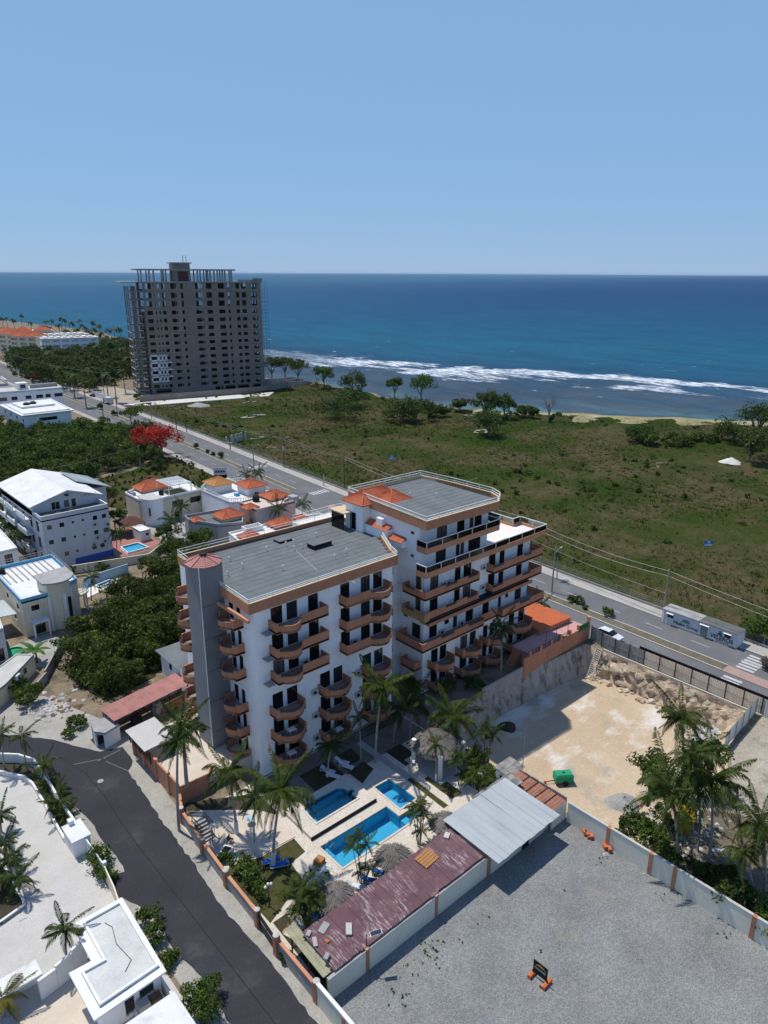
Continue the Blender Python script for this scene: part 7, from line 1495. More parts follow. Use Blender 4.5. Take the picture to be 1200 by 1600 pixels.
bs = house('roadside_shop', 'low shop with red and blue awnings by the avenue at the left edge', [(52, 330), (66, 328), (68, 344), (52, 346)], 4.2, 'white_wall', 'concrete', {}, .4); M().box(1, 14, -3.5, 0, 3.0, 3.2).ob('awning', 'red_deck', bs); M().box(3, 12, 6, 12, 4.3, 5.2).ob('roof_tarp', 'aqua_paint', bs)
# seaside hotel blocks
def resort(label, x, y, rz, L, D, floors, wall, roofm, bays, tiles=False, h=3.1):
    t = thing('resort_block', label, 'building', (x, y, 0), rz); H = floors*h+.4; w = M(); ops = []
    for f in range(floors):
        for i in range(bays): a = L*(i+.12)/bays; ops.append((a, a+L*.72/bays, f*h+.5, f*h+2.7))
    w.holed((0, 0), (L, 0), 0, H, ops, 1.4); w.holed((L, 0), (L, D), 0, H, [(D*.3, D*.45, f*h+1, f*h+2.2) for f in range(floors)], .2); w.holed((L, D), (0, D), 0, H); w.holed((0, D), (0, 0), 0, H, [(D*k-.6, D*k+.6, f*h+1, f*h+2.3) for f in range(floors) for k in (.25, .6)], .2); w.ob('wall', wall, t)
    M().box(.2, L-.2, 1.5, D-.2, .1, H-.3).ob('core', wall, t)
    for f in range(floors):
        for i in range(bays): a = L*(i+.12)/bays; M().box(a, a+L*.72/bays, .02, .12, f*h+.5, f*h+1.3).ob('balcony_front', wall, t)
    M().box(-.3, L+.3, -.3, D+.3, H, H+.35).ob('roof', roofm, t)
    if tiles:
        for k in range(tiles): hip_tiles('tile_roof', L*k/tiles+.3, L*(k+1)/tiles-.3, -.4, D+.4, H+.35, H+3.2, 'tile_orange', t, pitch=1.4)
    else:
        for k in range(int(L/4)): M().box(1.5+k*4, 4+k*4, 2.5+(k % 2)*2, D-3-(k % 3), H+.35, H+1.1).ob('roof_unit', 'white_paint', t)
    return t
resort('long white seaside hotel with rows of open balconies among the palms', 122, 448, math.atan2(-8, 34), 35, 14, 4, 'white_wall', 'concrete_light', 6); resort('second white hotel roof behind the long seaside hotel', 131, 474, math.atan2(-3, 30), 31, 14, 4, 'white_wall', 'concrete_light', 6)
resort('cream seaside apartments with orange tile roofs nearest the palms', 113, 484, -.95, 20, 13, 4, 'cream_wall', 'white_roof', 3, 2); resort('cream seaside apartments with orange roofs in the middle of the group', 112, 507, -.95, 20, 14, 4, 'cream_wall', 'white_roof', 3, 2); resort('cream seaside apartments with orange roofs cut by the left edge', 104, 548, -.95, 30, 16, 4, 'cream_wall', 'white_roof', 4, 2); resort('far cream apartments with orange roof against the sea', 128, 528, -.3, 26, 13, 4, 'cream_wall', 'white_roof', 4, 2)
# ------------------------------------------------------------------ vegetation
def leaves(centers, normals, size, rng, spread=.9, jit=.35):
    """one small quad per centre, roughly facing its normal; returns V (4n,3), F (n,4)"""
    n = len(centers); nn = normals+rng.normal(0, spread, (n, 3)); nn /= np.linalg.norm(nn, axis=1)[:, None]+1e-9
    t = rng.normal(0, 1, (n, 3)); t -= nn*(t*nn).sum(1)[:, None]; t /= np.linalg.norm(t, axis=1)[:, None]+1e-9; b = np.cross(nn, t)
    s = size*(1+jit*rng.normal(0, 1, n)).clip(.4, 2); a = (s*.5)[:, None]; w = a*rng.uniform(.45, .8, n)[:, None]
    V = np.stack([centers-t*a, centers+b*w, centers+t*a, centers-b*w], 1).reshape(-1, 3); return V, np.arange(4*n).reshape(n, 4)
def crown_pts(c, r, blobs, per, rng, flat=.75, low=-.25):
    """points and outward normals on lumpy clumps filling an ellipsoid crown"""
    C_ = []; N_ = []
    d = rng.normal(0, 1, (blobs, 3)); d /= np.linalg.norm(d, axis=1)[:, None]; d[:, 2] = np.where(d[:, 2] < low, -d[:, 2], d[:, 2])
    bc = d*np.array(r)*rng.uniform(.35, .92, (blobs, 1)); br = min(r)*rng.uniform(.30, .66, blobs)
    for k in range(blobs):
        e = rng.normal(0, 1, (per, 3)); e /= np.linalg.norm(e, axis=1)[:, None]; rad = br[k]*rng.uniform(.55, 1.08, (per, 1)); q = bc[k]+e*rad*np.array([1, 1, flat]); C_.append(q+c); N_.append(e+np.array([0, 0, .35])+.4*d[k])
    C_ = np.concatenate(C_); N_ = np.concatenate(N_); return C_, N_/np.linalg.norm(N_, axis=1)[:, None]
def mass(name, spots, size, per, mat, blobs=7, seed=1, low=-.1):
    """spots: (x, y, radius, height) -> one leafy mesh"""
    rng = np.random.default_rng(seed); Vs = []; Fs = []; o = 0
    for x, y, r, h in spots:
        c, nrm = crown_pts(np.array([x, y, h-r*.75]), (r, r, r*.8), blobs, per, rng, low=low); V, F = leaves(c, nrm, size, rng); Vs.append(V); Fs.append(F+o); o += len(V)
        if h > r*1.6:      # skirt of leaves down to the ground so that no gap shows under the crown
            k = blobs*per//3; a = rng.uniform(0, 6.283, k); q = np.stack([x+r*.75*np.cos(a), y+r*.75*np.sin(a), rng.uniform(.1, max(.2, h-r), k)], 1); V, F = leaves(q, np.stack([np.cos(a), np.sin(a), a*0+.3], 1), size, rng); Vs.append(V); Fs.append(F+o); o += len(V)
    return npmesh(name, np.concatenate(Vs), np.concatenate(Fs), mat)
def inside(p, poly):
    x, y = p; c = False
    for (a, b) in zip(poly, poly[1:]+poly[:1]):
        if (a[1] > y) != (b[1] > y) and x < (b[0]-a[0])*(y-a[1])/(b[1]-a[1])+a[0]: c = not c
    return c
def fill(poly, step, rmin, rmax, hmin, hmax, seed):
    t = random.Random(seed); xs_ = [p[0] for p in poly]; ys_ = [p[1] for p in poly]; out = []; y = min(ys_)
    while y < max(ys_):
        x = min(xs_)
        while x < max(xs_):
            q = (x+t.uniform(-.5, .5)*step, y+t.uniform(-.5, .5)*step)
            if inside(q, poly): r = t.uniform(rmin, rmax); out.append((q[0], q[1], r, t.uniform(hmin, hmax)*(.75+.5*(r-rmin)/(rmax-rmin+1e-6))))
            x += step
        y += step
    return out
TH1 = [(20.5, 25), (25, 40), (26, 54), (29, 67), (23, 66), (17, 62.5), (10.5, 57.5), (3.5, 53), (-1.5, 48.5), (-5.2, 44), (-8.8, 38.0), (-8.0, 30.5), (-7.2, 27), (0.5, 28.6), (1.2, 29.6), (8.2, 29.4), (9, 22)]
stuff(link('thicket', mass('thicket', fill(TH1, 2.3, 1.2, 2.7, 2.4, 5.8, 3), .33, 100, 'leaf_thicket', 9, 3)))['label'] = 'dense dark green thicket of bushes and small trees left of the hotel'
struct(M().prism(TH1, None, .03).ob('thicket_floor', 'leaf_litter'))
SCR = [(-50, 290), (20, 262), (36, 250), (38.2, 212), (58, 211), (66.5, 206), (66.0, 172), (62.5, 156), (56, 149), (46.5, 143), (36, 141), (20, 138), (16, 108), (-3, 108), (-30, 130), (-50, 150)]
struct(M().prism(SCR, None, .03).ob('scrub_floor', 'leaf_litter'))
stuff(link('scrub', mass('scrub', fill(SCR, 3.6, 2.0, 3.3, 2.8, 4.8, 5), .55, 52, 'leaf_scrub', 7, 5)))['label'] = 'broad belt of dark green scrub filling the ground left of the avenue'
GRV = [(92, 420), (86, 368), (83, 330), (89, 308), (101, 300), (106, 300), (112, 322), (150, 330), (178, 380), (186, 440), (196, 500), (168, 508), (160, 440), (122, 440), (112, 470), (102, 450)]
stuff(link('grove', mass('grove', fill(GRV, 6.0, 3.0, 5.2, 6.5, 9.5, 8), .85, 55, 'leaf_tree', 8, 8)))['label'] = 'dense grove of trees between the seaside hotels and the unfinished tower'
# trees with trunk, limbs and leafy crown
_CR = {}
def tree(name, label, x, y, h, r, mat='leaf_tree', blobs=12, per=130, size=.42, seed=1, trunk='trunk', group=None, flat=.62, bare=False, z=0.0, stem=.45):
    t = thing(name, label, 'tree' if h > 2.6 else 'shrub', (x, y, z), 0, group); rn = random.Random(seed); rng = np.random.default_rng(seed)
    tr = M(); top = h*stem; tr.tube([(0, 0, -.1), (rn.gauss(0, .1), rn.gauss(0, .1), top*.5), (rn.gauss(0, .15), rn.gauss(0, .15), top), (0, 0, h*.75)], [.055*h*.6, .04*h*.6, .03*h*.6, .012*h], 7)
    for k in range(6):
        a = rn.uniform(0, 6.28); q = r*rn.uniform(.5, .85); tr.tube([(0, 0, top*rn.uniform(.5, 1.0)), (q*.5*math.cos(a), q*.5*math.sin(a), h*.62), (q*math.cos(a), q*math.sin(a), h*rn.uniform(.68, .85))], [.02*h, .013*h, .006*h], 5)
    tr.ob('trunk', trunk, t)
    if bare:
        tw_ = M()
        for k in range(70):
            a = rn.uniform(0, 6.28); q = r*rn.uniform(.3, .8); b = Vector((q*math.cos(a), q*math.sin(a), h*rn.uniform(.6, .95))); tw_.tube([b*.75, b+Vector((rn.gauss(0, .6), rn.gauss(0, .6), rn.uniform(.2, 1.0)))], [.03, .012], 4)
        tw_.ob('twigs', 'twig', t); return t
    c, nrm = crown_pts(np.array([0, 0, h-r*flat*.8]), (r, r, r*flat), blobs, per, rng); V, F = leaves(c, nrm, size, rng); link('crown', npmesh('crown', V, F, mat), t); return t
def bush(label, x, y, r, h, mat='leaf_hedge', blobs=9, per=70, size=.22, seed=1, group=None, name='shrub', z=0.0):
    t = thing(name, label, 'shrub', (x, y, z), 0, group); rng = np.random.default_rng(seed); c, nrm = crown_pts(np.array([0, 0, h*.5]), (r, r, h*.52), blobs, per, rng, low=-.6); c[:, 2] = c[:, 2].clip(.05, None); V, F = leaves(c, nrm, size, rng); link('foliage', npmesh('foliage', V, F, mat), t)
    M().tube([(0, 0, 0), (0, 0, h*.6)], [.06, .03], 5).ob('stem', 'trunk', t); return t
for k, (px, py, h, r, mt, lab) in enumerate((
    (322, 655, 0, 0, '', ''),
    (525, 657, 8.5, 7.5, 'leaf_tree', 'broad dark tree in the field left of the pair of spreading trees'), (548, 638, 7, 6, 'leaf_tree', 'lower tree joined behind the broad dark field tree'), (506, 607, 9.5, 4.2, 'leaf_bright', 'slender light green tree by the shore wall'),
    (551, 613, 8, 6.2, 'leaf_tree', 'flat topped tree on the shore beyond the broad field tree'), (617, 622, 8, 3.2, 'leaf_bright', 'small pale tree on the shore in front of the first breakers'), (658, 627, 10, 5.0, 'leaf_bright', 'thin spreading shore tree standing against the breakers'),
    (625, 662, 7.5, 6.0, 'leaf_tree', 'dark tree left of centre in the field clump'), (650, 658, 7.5, 6.0, 'leaf_tree', 'dark tree right of centre in the field clump'), (764, 682, 7.5, 5.6, 'leaf_tree', 'round dark bushy tree beside the bare earth patch'), (757, 660, 10, 5.0, 'leaf_tree', 'tall dark tree behind the round bushy tree'), (788, 655, 8.0, 4.2, 'leaf_tree', 'dark tree at the head of the shore path'),
    (718, 643, 4.2, 3.8, 'leaf_tree', 'low dark shrub tree on the shore edge'), (820, 653, 4.0, 4.4, 'leaf_tree', 'low bushy tree beside the bare tree'), (680, 652, 4.0, 4.5, 'leaf_tree', 'low spreading bush tree on the shore right of the clump'),
    (997, 690, 4.6, 5.0, 'leaf_tree', 'round dark bush in the open field on the right'), (1015, 696, 3.8, 3.4, 'leaf_hedge', 'lighter bush against the round dark bush'), (1170, 725, 9, 5.2, 'leaf_tree', 'dark tree beside the white sand mound'), (1180, 690, 12, 6.5, 'leaf_tree', 'tall layered tree at the right edge by the shore'), (1145, 692, 6.5, 6.0, 'leaf_tree', 'wide bushy tree left of the tall layered tree'), (1200, 715, 8, 5, 'leaf_tree', 'dark tree cut by the right edge of the field'), (1060, 695, 3.2, 4.5, 'leaf_hedge', 'low thorny bush between the round bush and the wide tree'), (1100, 692, 3.0, 4.0, 'leaf_tree', 'low dark bush left of the wide bushy tree'),
    (425, 595, 11, 5.0, 'leaf_tree', 'umbrella shaped shore tree touching the tower scaffold'), (446, 594, 11, 5.6, 'leaf_tree', 'umbrella shaped shore tree in the middle of the tower clump'), (466, 596, 10, 4.8, 'leaf_tree', 'umbrella shaped shore tree at the right of the tower clump'))):
    if not lab: continue
    p = P(px, py); tree('field_tree', lab, p.x, p.y, h*1.08, r*1.3, mt, 20, 105, .68, k+20, z=.1, stem=.42 if 'slender' in lab or 'thin' in lab or 'umbrella' in lab or 'small pale' in lab else .2, flat=.58 if 'umbrella' in lab else (.68 if h > 6 else .5))
p = P(857, 660); tree('bare_tree', 'leafless pale tree standing alone on the shore', p.x, p.y, 11, 4.5, seed=77, bare=True, trunk='trunk_pale')
bush('green bush at the foot of the bare tree', p.x+.5, p.y-1.5, 2.0, 2.2, 'leaf_tree', seed=78, size=.5)
p = P(247, 716); tree('flame_tree', 'flame tree covered in bright red flowers beside the avenue', p.x, p.y, 9.5, 9.6, 'leaf_red', 30, 150, .5, 91, flat=.45, stem=.55)
p = P(243, 726); tree('street_tree', 'dark green tree under the red flame tree', p.x-2, p.y-3, 6, 5.0, 'leaf_tree', 12, 120, .5, 92); p = P(225, 690); tree('street_tree', 'dark green tree left of the red flame tree', p.x, p.y, 7, 5.0, 'leaf_tree', 12, 120, .5, 93); p = P(205, 662); tree('street_tree', 'green tree above the red flame tree at the road edge', p.x, p.y, 6.5, 5.0, 'leaf_hedge', 12, 120, .5, 94)
for k, (px, py, h, r, mt, lab) in enumerate(((110, 610, 8, 6, 'leaf_hedge', 'light green street tree at the avenue edge of the grove'), (140, 612, 7, 5.5, 'leaf_hedge', 'light green street tree shading the dark car'), (52, 605, 7, 4.5, 'leaf_rust', 'rust flowering tree in the grove by the avenue'), (150, 590, 8, 5, 'leaf_rust', 'rust flowering tree in the middle of the grove'), (105, 565, 9, 5, 'leaf_rust', 'rust flowering tree before the white seaside hotel'), (40, 575, 9, 6.5, 'leaf_tree', 'big dark tree at the left end of the grove'), (180, 560, 10, 7, 'leaf_hedge', 'big light green tree in the grove beside the tower'))):
    p = P(px, py); tree('grove_tree', lab, p.x, p.y, h, r, mt, 12, 110, .6, k+110)
for k, (px, py, h, r, mt, lab) in enumerate(((323, 860, 4.6, 2.6, 'leaf_bright', 'bright yellow green round tree behind the hotel parapet'), (170, 800, 6, 3.2, 'leaf_tree', 'dark tree right of the grey apartment block'), (40, 870, 6, 3.2, 'leaf_tree', 'dark tree left of the grey apartment block'), (25, 850, 5, 2.6, 'leaf_tree', 'dark tree at the left edge beside the apartment block'), (188, 830, 5, 2.4, 'leaf_hedge', 'small tree between the apartment block and the gazebo'), (275, 880, 5.0, 2.6, 'leaf_tree', 'dark tree at the end of the thicket by the lane'), (390, 783, 4, 2.2, 'leaf_tree', 'dark tree between the white and pink villas'), (262, 862, 6, 2.8, 'leaf_tree', 'dark tree left of the grey villa'))):
    p = P(px, py); tree('garden_tree', lab, p.x, p.y, h, r, mt, 12, 130, .34, k+130, stem=.35)
# sea grape mass and shrubs by the pit and villa
for k, (px, py, r, h, mt, s, lab) in enumerate(((1010, 1320, 1.8, 2.2, 'leaf_hedge', .26, 'dense dark bush behind the first bay of the right lot wall'), (985, 1300, 1.5, 2.2, 'leaf_tree', .26, 'dark bush beside the gravel pile'), (1040, 1345, 1.4, 2.2, 'leaf_hedge', .26, 'bush overhanging the second bay of the right lot wall'), (1090, 1375, 1.8, 1.8, 'leaf_tree', .26, 'low bush behind the long bay of the right lot wall'), (1150, 1420, 2.4, 2.6, 'leaf_tree', .28, 'broad bush beneath the right edge palm'), (1215, 1452, 2.2, 3.0, 'leaf_hedge', .28, 'green bush at the right picture edge behind the lot wall'), (1130, 1375, 1.6, 1.5, 'leaf_tree', .26, 'low dark bush between the palm trunks on the right'), (158, 1352, 1.15, 2.0, 'leaf_hedge', .20, 'leafy hedge bush outside the villa gate on the street side'), (165, 1375, 1.0, 1.7, 'leaf_hedge', .20, 'second hedge bush outside the villa gate nearer the camera'), (318, 1578, 1.9, 2.8, 'leaf_hedge', .16, 'round clipped bush at the bottom edge beside the street'), (233, 1440, .9, 1.6, 'leaf_hedge', .22, 'leafy shrub at the far end of the villa street hedge'), (246, 1470, 1.0, 1.7, 'leaf_hedge', .2, 'bright leafy shrub in the middle of the villa street hedge'), (262, 1505, .9, 1.2, 'leaf_hedge', .2, 'shrub at the near end of the villa street hedge'), (45, 1100, 2.0, 2.4, 'leaf_hedge', .26, 'green bush beside the low outbuilding at the street bend'), (25, 1085, 1.9, 2.2, 'leaf_tree', .26, 'dark bush under the outbuilding wall'), (120, 1135, 1.2, 1.5, 'leaf_hedge', .24, 'bush on the bare ground left of the street hut'), (108, 1150, .9, .9, 'leaf_hedge', .22, 'small bush at the road edge left of the street hut'), (1183, 1000, 2.6, 4.2, 'leaf_hedge', .3, 'leafy tree leaning over the right end of the site office'), (1198, 1045, 1.4, 1.8, 'twig', .3, 'dark dry shrub beside the right crosswalk'), (950, 963, 1.05, 1.7, 'leaf_hedge', .22, 'large round shrub on the median in front of the pit'), (905, 945, 1.0, 1.5, 'leaf_tree', .22, 'dark shrub on the median left of the large round one'), (893, 941, .9, 1.2, 'leaf_tree', .22, 'small dark shrub on the median by the lamp post'), (915, 953, .5, .7, 'leaf_tree', .2, 'tiny shrub on the median between two larger ones'), (345, 716, .9, 1.8, 'leaf_tree', .3, 'dark clipped shrub on the median above the villas'), (334, 712, .6, 1.2, 'leaf_tree', .3, 'small median shrub left of the dark clipped one'), (325, 708, .6, 1.1, 'leaf_tree', .3, 'second small median shrub from the red tree'), (307, 702, .8, 1.8, 'leaf_tree', .3, 'median shrub nearest the red flame tree'), (157, 640, 1.1, 2.4, 'leaf_tree', .4, 'dark median shrub nearest the parked truck'), (178, 650, 1.0, 2.2, 'leaf_tree', .4, 'dark median shrub right of the parked truck'), (24, 588, 1.0, 2.4, 'leaf_tree', .4, 'dark round shrub on the median at the left edge'), (215, 624, 2.2, 2.6, 'leaf_tree', .5, 'bush at the foot of the tower gate'), (110, 900, 1.3, 1.8, 'leaf_tree', .26, 'dark bush against the cream garden wall'), (160, 893, 1.2, 1.6, 'leaf_tree', .26, 'round bush before the cream garden wall'), (222, 880, .8, 1.2, 'leaf_tree', .26, 'bush at the end of the cream garden wall'), (392, 1380, 1.1, 1.8, 'leaf_bright', .2, 'yellow green shrub on the lawn beside the street wall'), (377, 1362, 1.2, 1.5, 'leaf_hedge', .2, 'green shrub on the lawn near the street wall lamp'), (352, 1345, .7, 1.0, 'leaf_hedge', .2, 'small shrub next to the white plant tub'), (408, 1400, .9, 1.6, 'leaf_hedge', .2, 'shrub beside the gate end of the lawn'), (447, 1500, .6, .9, 'leaf_hedge', .2, 'weedy shrub between the street wall and the yellow awning'), (648, 1422, .35, .8, 'leaf_hedge', .15, 'small weed bush growing at the edge of the maroon roof'), (690, 1180, 1.6, 2.2, 'leaf_tree', .22, 'dark bush behind the thatched hut'), (745, 1195, 1.5, 2.4, 'leaf_tree', .22, 'bush between the thatched hut and the pit'), (765, 1225, 1.0, 2.0, 'leaf_hedge', .2, 'bush beside the small white shed'), (640, 1090, 1.6, 3.0, 'leaf_tree', .22, 'dark bush at the mouth of the hotel light well'), (700, 1090, 1.6, 2.6, 'leaf_tree', .22, 'dark bush under the right block balconies'), (740, 1075, 1.4, 1.6, 'leaf_tree', .22, 'low dark bush along the concrete wall above the pit'))):
    p = P(px, py); bush(lab, p.x, p.y, r*1.12, h*1.05, mt, 16, int(min(420, max(50, 2.6*(r/s)**2))), s, k+200, z=0.0 if px < 960 or py < 1100 else .0)
tree('sea_almond', 'leafy round tree in the middle of the palms beside the pit', *P(1040, 1285)[:2], 7.0, 3.2, 'leaf_hedge', 14, 150, .30, 301, stem=.4); tree('sea_almond', 'darker leafy tree at the pit edge left of the palms', *P(1010, 1270, -1)[:2], 6.0, 2.4, 'leaf_tree', 12, 130, .28, 302, stem=.4); tree('sea_almond', 'leafy tree behind the tallest palm beside the pit', *P(1090, 1240, -1)[:2], 6.0, 2.8, 'leaf_hedge', 12, 130, .30, 303, stem=.4)
# ---- palms
def frond_mesh(name, L, rise, droop, n, lw, mat, seed):
    """feather leaf along +x: rises, then arches over; leaflets in two ranks"""
    rn = random.Random(seed); V = []; F = []; pts = []
    for i in range(n+1):
        t = i/n; pts.append(Vector((L*(t-.18*t*t*droop), .04*L*math.sin(t*2+seed), L*(rise*t-droop*.62*t*t))))
    for i in range(n):      # rachis
        a, b = pts[i], pts[i+1]; w0, w1 = .045*(1-i/n)+.008, .045*(1-(i+1)/n)+.008; k = len(V)
        V += [a+Vector((0, -w0, 0)), a+Vector((0, w0, 0)), b+Vector((0, w1, 0)), b+Vector((0, -w1, 0))]; F.append((k, k+1, k+2, k+3))
    for i in range(2, 2*n+1):
        t = i/(2*n); q = t*n; j = min(n-1, int(q)); p = pts[j].lerp(pts[j+1], q-j); d = (pts[j+1]-pts[j]).normalized()
        ll = lw*(math.sin(math.pi*min(1, t*.86+.12))**.7)*rn.uniform(.85, 1.1)
        for s in (-1, 1):
            side = Vector((-d.y, d.x, 0))*s; tip = p+side*ll*.80+d*ll*.55+Vector((0, 0, -ll*(.30+.45*rn.random()))); mid = p.lerp(tip, .5)+Vector((0, 0, ll*.10)); wv = d*(.036+.018*rn.random())*(L/3.0); k = len(V)
            V += [p, mid-wv, tip, mid+wv]; F.append((k, k+1, k+2, k+3) if s > 0 else (k, k+3, k+2, k+1))
    return npmesh(name, [tuple(v) for v in V], F, mat)
FR = {}
for mt in ('leaf_palm', 'leaf_palm_dark', 'leaf_palm_yellow'):
    FR[mt] = [frond_mesh('frond', 3.0, 1.05, .55, 23, .70, mt, 1), frond_mesh('frond', 3.1, .70, 1.15, 23, .76, mt, 2), frond_mesh('frond', 3.1, .36, 1.45, 23, .78, mt, 3), frond_mesh('frond', 2.8, -.25, 1.05, 23, .72, mt, 4)]
def trunk_pts(h, lx, ly, n=7): return [(lx*(k/n)**1.7, ly*(k/n)**1.7, h*k/n) for k in range(n+1)]
def palm(label, base, crown, z0=0.0, L=1.0, nf=18, mat='leaf_palm', name='coconut_palm', tr=.16, yellow=0, white=False, group=None, trunk='trunk_pale', h=None):
    """base and crown are photograph pixels of the trunk's foot and of the crown's heart"""
    b = P(*base, z0); d = FW*1140+RT*(crown[0]-600)-UP*(crown[1]-800); fx = Vector((FW.x, FW.y, 0)).normalized(); k = (b-CAM).dot(fx)/d.dot(fx); c = CAM+d*k-b
    if h: c = Vector((c.x*.3, c.y*.3, h))
    t = thing(name, label, 'palm', tuple(b), 0, group); pts = trunk_pts(c.z, c.x, c.y); n = len(pts)
    M().tube([(0, 0, -.1)]+pts, [tr*1.35]+[tr*(1-.45*i/n) for i in range(n)], 8).ob('trunk', trunk, t, smooth=True)
    if white: M().tube([(p[0], p[1], p[2]) for p in trunk_pts(c.z, c.x, c.y, 14)[:4]], tr*1.45, 8).ob('limewash', 'lime_white', t)
    top = Vector(pts[-1]); rn = random.Random(int(base[0]*7+base[1])); ph = rn.uniform(0, 6)
    for i in range(nf):
        f = i/nf; ring = 0 if f < .2 else (1 if f < .5 else (2 if f < .82 else 3)); m_ = 'leaf_palm_yellow' if i >= nf-yellow else mat
        link('frond', FR[m_][ring], t, loc=tuple(top+Vector((0, 0, .1*(3-ring)))), rot=(rn.gauss(0, .30), rn.gauss(0, .16), ph+i*2.399+rn.gauss(0, .22)), scale=tuple(L*rn.uniform(.78, 1.12)*q for q in (1, rn.uniform(.75, 1.1), rn.uniform(.8, 1.25))))
    if name == 'coconut_palm': M().lathe([(0, -.35), (.22, -.25), (.3, -.05), (.2, .12), (0, .25)], 8).ob('crown_shaft', 'trunk', t, loc=tuple(top))
    else: M().tube([tuple(top-Vector((0, 0, .9))), tuple(top+Vector((0, 0, .25)))], [tr*.75, tr*.5], 8).ob('crown_shaft', 'leaf_palm', t)
    return t
palm('royal palm with dark drooping crown standing on the side terrace', (292, 1228), (286, 1138), 1.8, 1.1, 26, 'leaf_palm_dark', 'royal_palm', .24); palm('royal palm rooted at the street wall in front of the terrace palm', (280, 1298), (278, 1160), 0, .95, 18, 'leaf_palm_dark', 'royal_palm', .17)
palm('coconut palm left of the leaning one on the concrete apron', (370, 1303), (358, 1208), 0, 1.1, 20, white=True); palm('leaning coconut palm over the blue loungers on the lawn', (427, 1356), (440, 1236), 0, 1.3, 22, white=True, yellow=1); palm('shorter palm between the two coconut palms on the apron', (398, 1336), (398, 1247), 0, .85, 14, 'leaf_palm_dark', tr=.1, white=True)
palm('tall coconut palm with sunlit fronds in front of the hotel corner', (586, 1192), (597, 1076), 0, 1.25, 22, yellow=1); palm('thin young palm left of the tall sunlit coconut palm', (564, 1188), (561, 1122), 0, .55, 12, 'leaf_palm_dark', tr=.08); palm('young palm in the shaded lawn beside the balconies', (512, 1214), (517, 1166), 0, .8, 16, 'leaf_palm_dark', tr=.12, white=True)
palm('large palm with yellowing fronds behind the thatched hut', (700, 1172), (710, 1120), 0, 1.35, 24, yellow=5, tr=.2); palm('dark slim palm against the right block balconies', (782, 1062), (784, 978), 0, .95, 16, 'leaf_palm_dark', tr=.1); palm('young green palm before the thatched hut column', (681, 1222), (682, 1163), 0, .6, 12, tr=.08, white=True); palm('dark palm in front of the light well', (640, 1150), (648, 1096), 0, 1.1, 18, 'leaf_palm_dark'); palm('dark palm beside the iron railing', (615, 1160), (622, 1110), 0, .9, 16, 'leaf_palm_dark', tr=.12)
palm('tallest coconut palm at the far side of the right hand palms', (1064, 1225), (1066, 1123), -.5, 1.2, 22, tr=.17); palm('coconut palm with bright drooping fronds leaning over the lot wall', (1056, 1352), (1048, 1238), 0, 1.5, 24, yellow=1); palm('coconut palm with wide crown right of the lot wall palm', (1107, 1347), (1112, 1222), 0, 1.6, 24, yellow=1); palm('slim palm between the two big right hand palms', (1090, 1330), (1085, 1180), 0, 1.1, 16, tr=.12); palm('palm with yellow fronds at the right picture edge', (1192, 1400), (1190, 1293), 0, 1.25, 22, yellow=3); palm('low palm below the right edge palm', (1175, 1410), (1160, 1330), 0, .9, 14, yellow=2, tr=.12)
palm('lone young palm in front of the curved villa wall', (105, 1500), (102, 1452), 0, .75, 14, 'leaf_palm_dark', tr=.1); palm('palm at the inside of the street bend behind the white wall', (43, 1206), (33, 1152), 0, .7, 12, tr=.1); palm('palm cut by the left edge inside the street bend', (8, 1204), (2, 1148), 0, .7, 12, tr=.1); palm('dwarf palm at the top of the villa wall planter', (67, 1228), (69, 1196), 0, .75, 14, tr=.1); palm('dwarf palm beside the villa gate block', (93, 1272), (94, 1254), 0, .8, 16, tr=.1)
for k, (px, py) in enumerate(((2, 1300), (8, 1345), (18, 1368), (30, 1398), (-6, 1395))): palm(('topmost', 'second', 'third', 'nearest', 'edge cut')[k]+' dwarf palm of the villa court island', (px, py), (px, py-26), 0, .7, 14, 'leaf_palm_dark', 'dwarf_palm', .12)
palm('yellow green palm plant in the bottom left corner', (6, 1590), (6, 1562), 0, .75, 14, 'leaf_palm_yellow', 'dwarf_palm', .1)
for px, py, cy, L, lab in ((143, 938, 903, .8, 'slim palm on the white patio beside the cream villa'), (183, 872, 833, .9, 'palm on the red deck beside the apartment block'), (268, 850, 814, 1.1, 'palm left of the pair before the round villa'), (283, 832, 792, 1.0, 'palm under the pergola of the round villa'), (262, 868, 836, 1.0, 'palm at the lane end of the red deck'), (318, 800, 772, 1.0, 'left palm of the group before the balustraded villa'), (334, 798, 768, 1.0, 'right palm of the group before the balustraded villa'), (312, 782, 758, .8, 'small palm behind the balustraded villa group'), (435, 838, 796, .95, 'palm against the grey side of the pink villa'), (473, 818, 788, .9, 'palm on the avenue pavement beside the pink villa'), (403, 765, 738, 1.0, 'dwarf palm right of two at the villa entrance'), (385, 768, 742, .9, 'dwarf palm left of two at the villa entrance'), (395, 840, 822, .7, 'small palm between the orange villa roofs'), (350, 828, 812, .7, 'small palm behind the grey villa roof'), (848, 968, 945, .8, 'small palm on the annex deck beside the avenue'), (870, 905, 868, .45, 'thin young tree palm on the median beyond the hotel')):
    palm(lab, (px, py), (px, cy), 0, L, 13, 'leaf_palm_dark', 'garden_palm', .11)
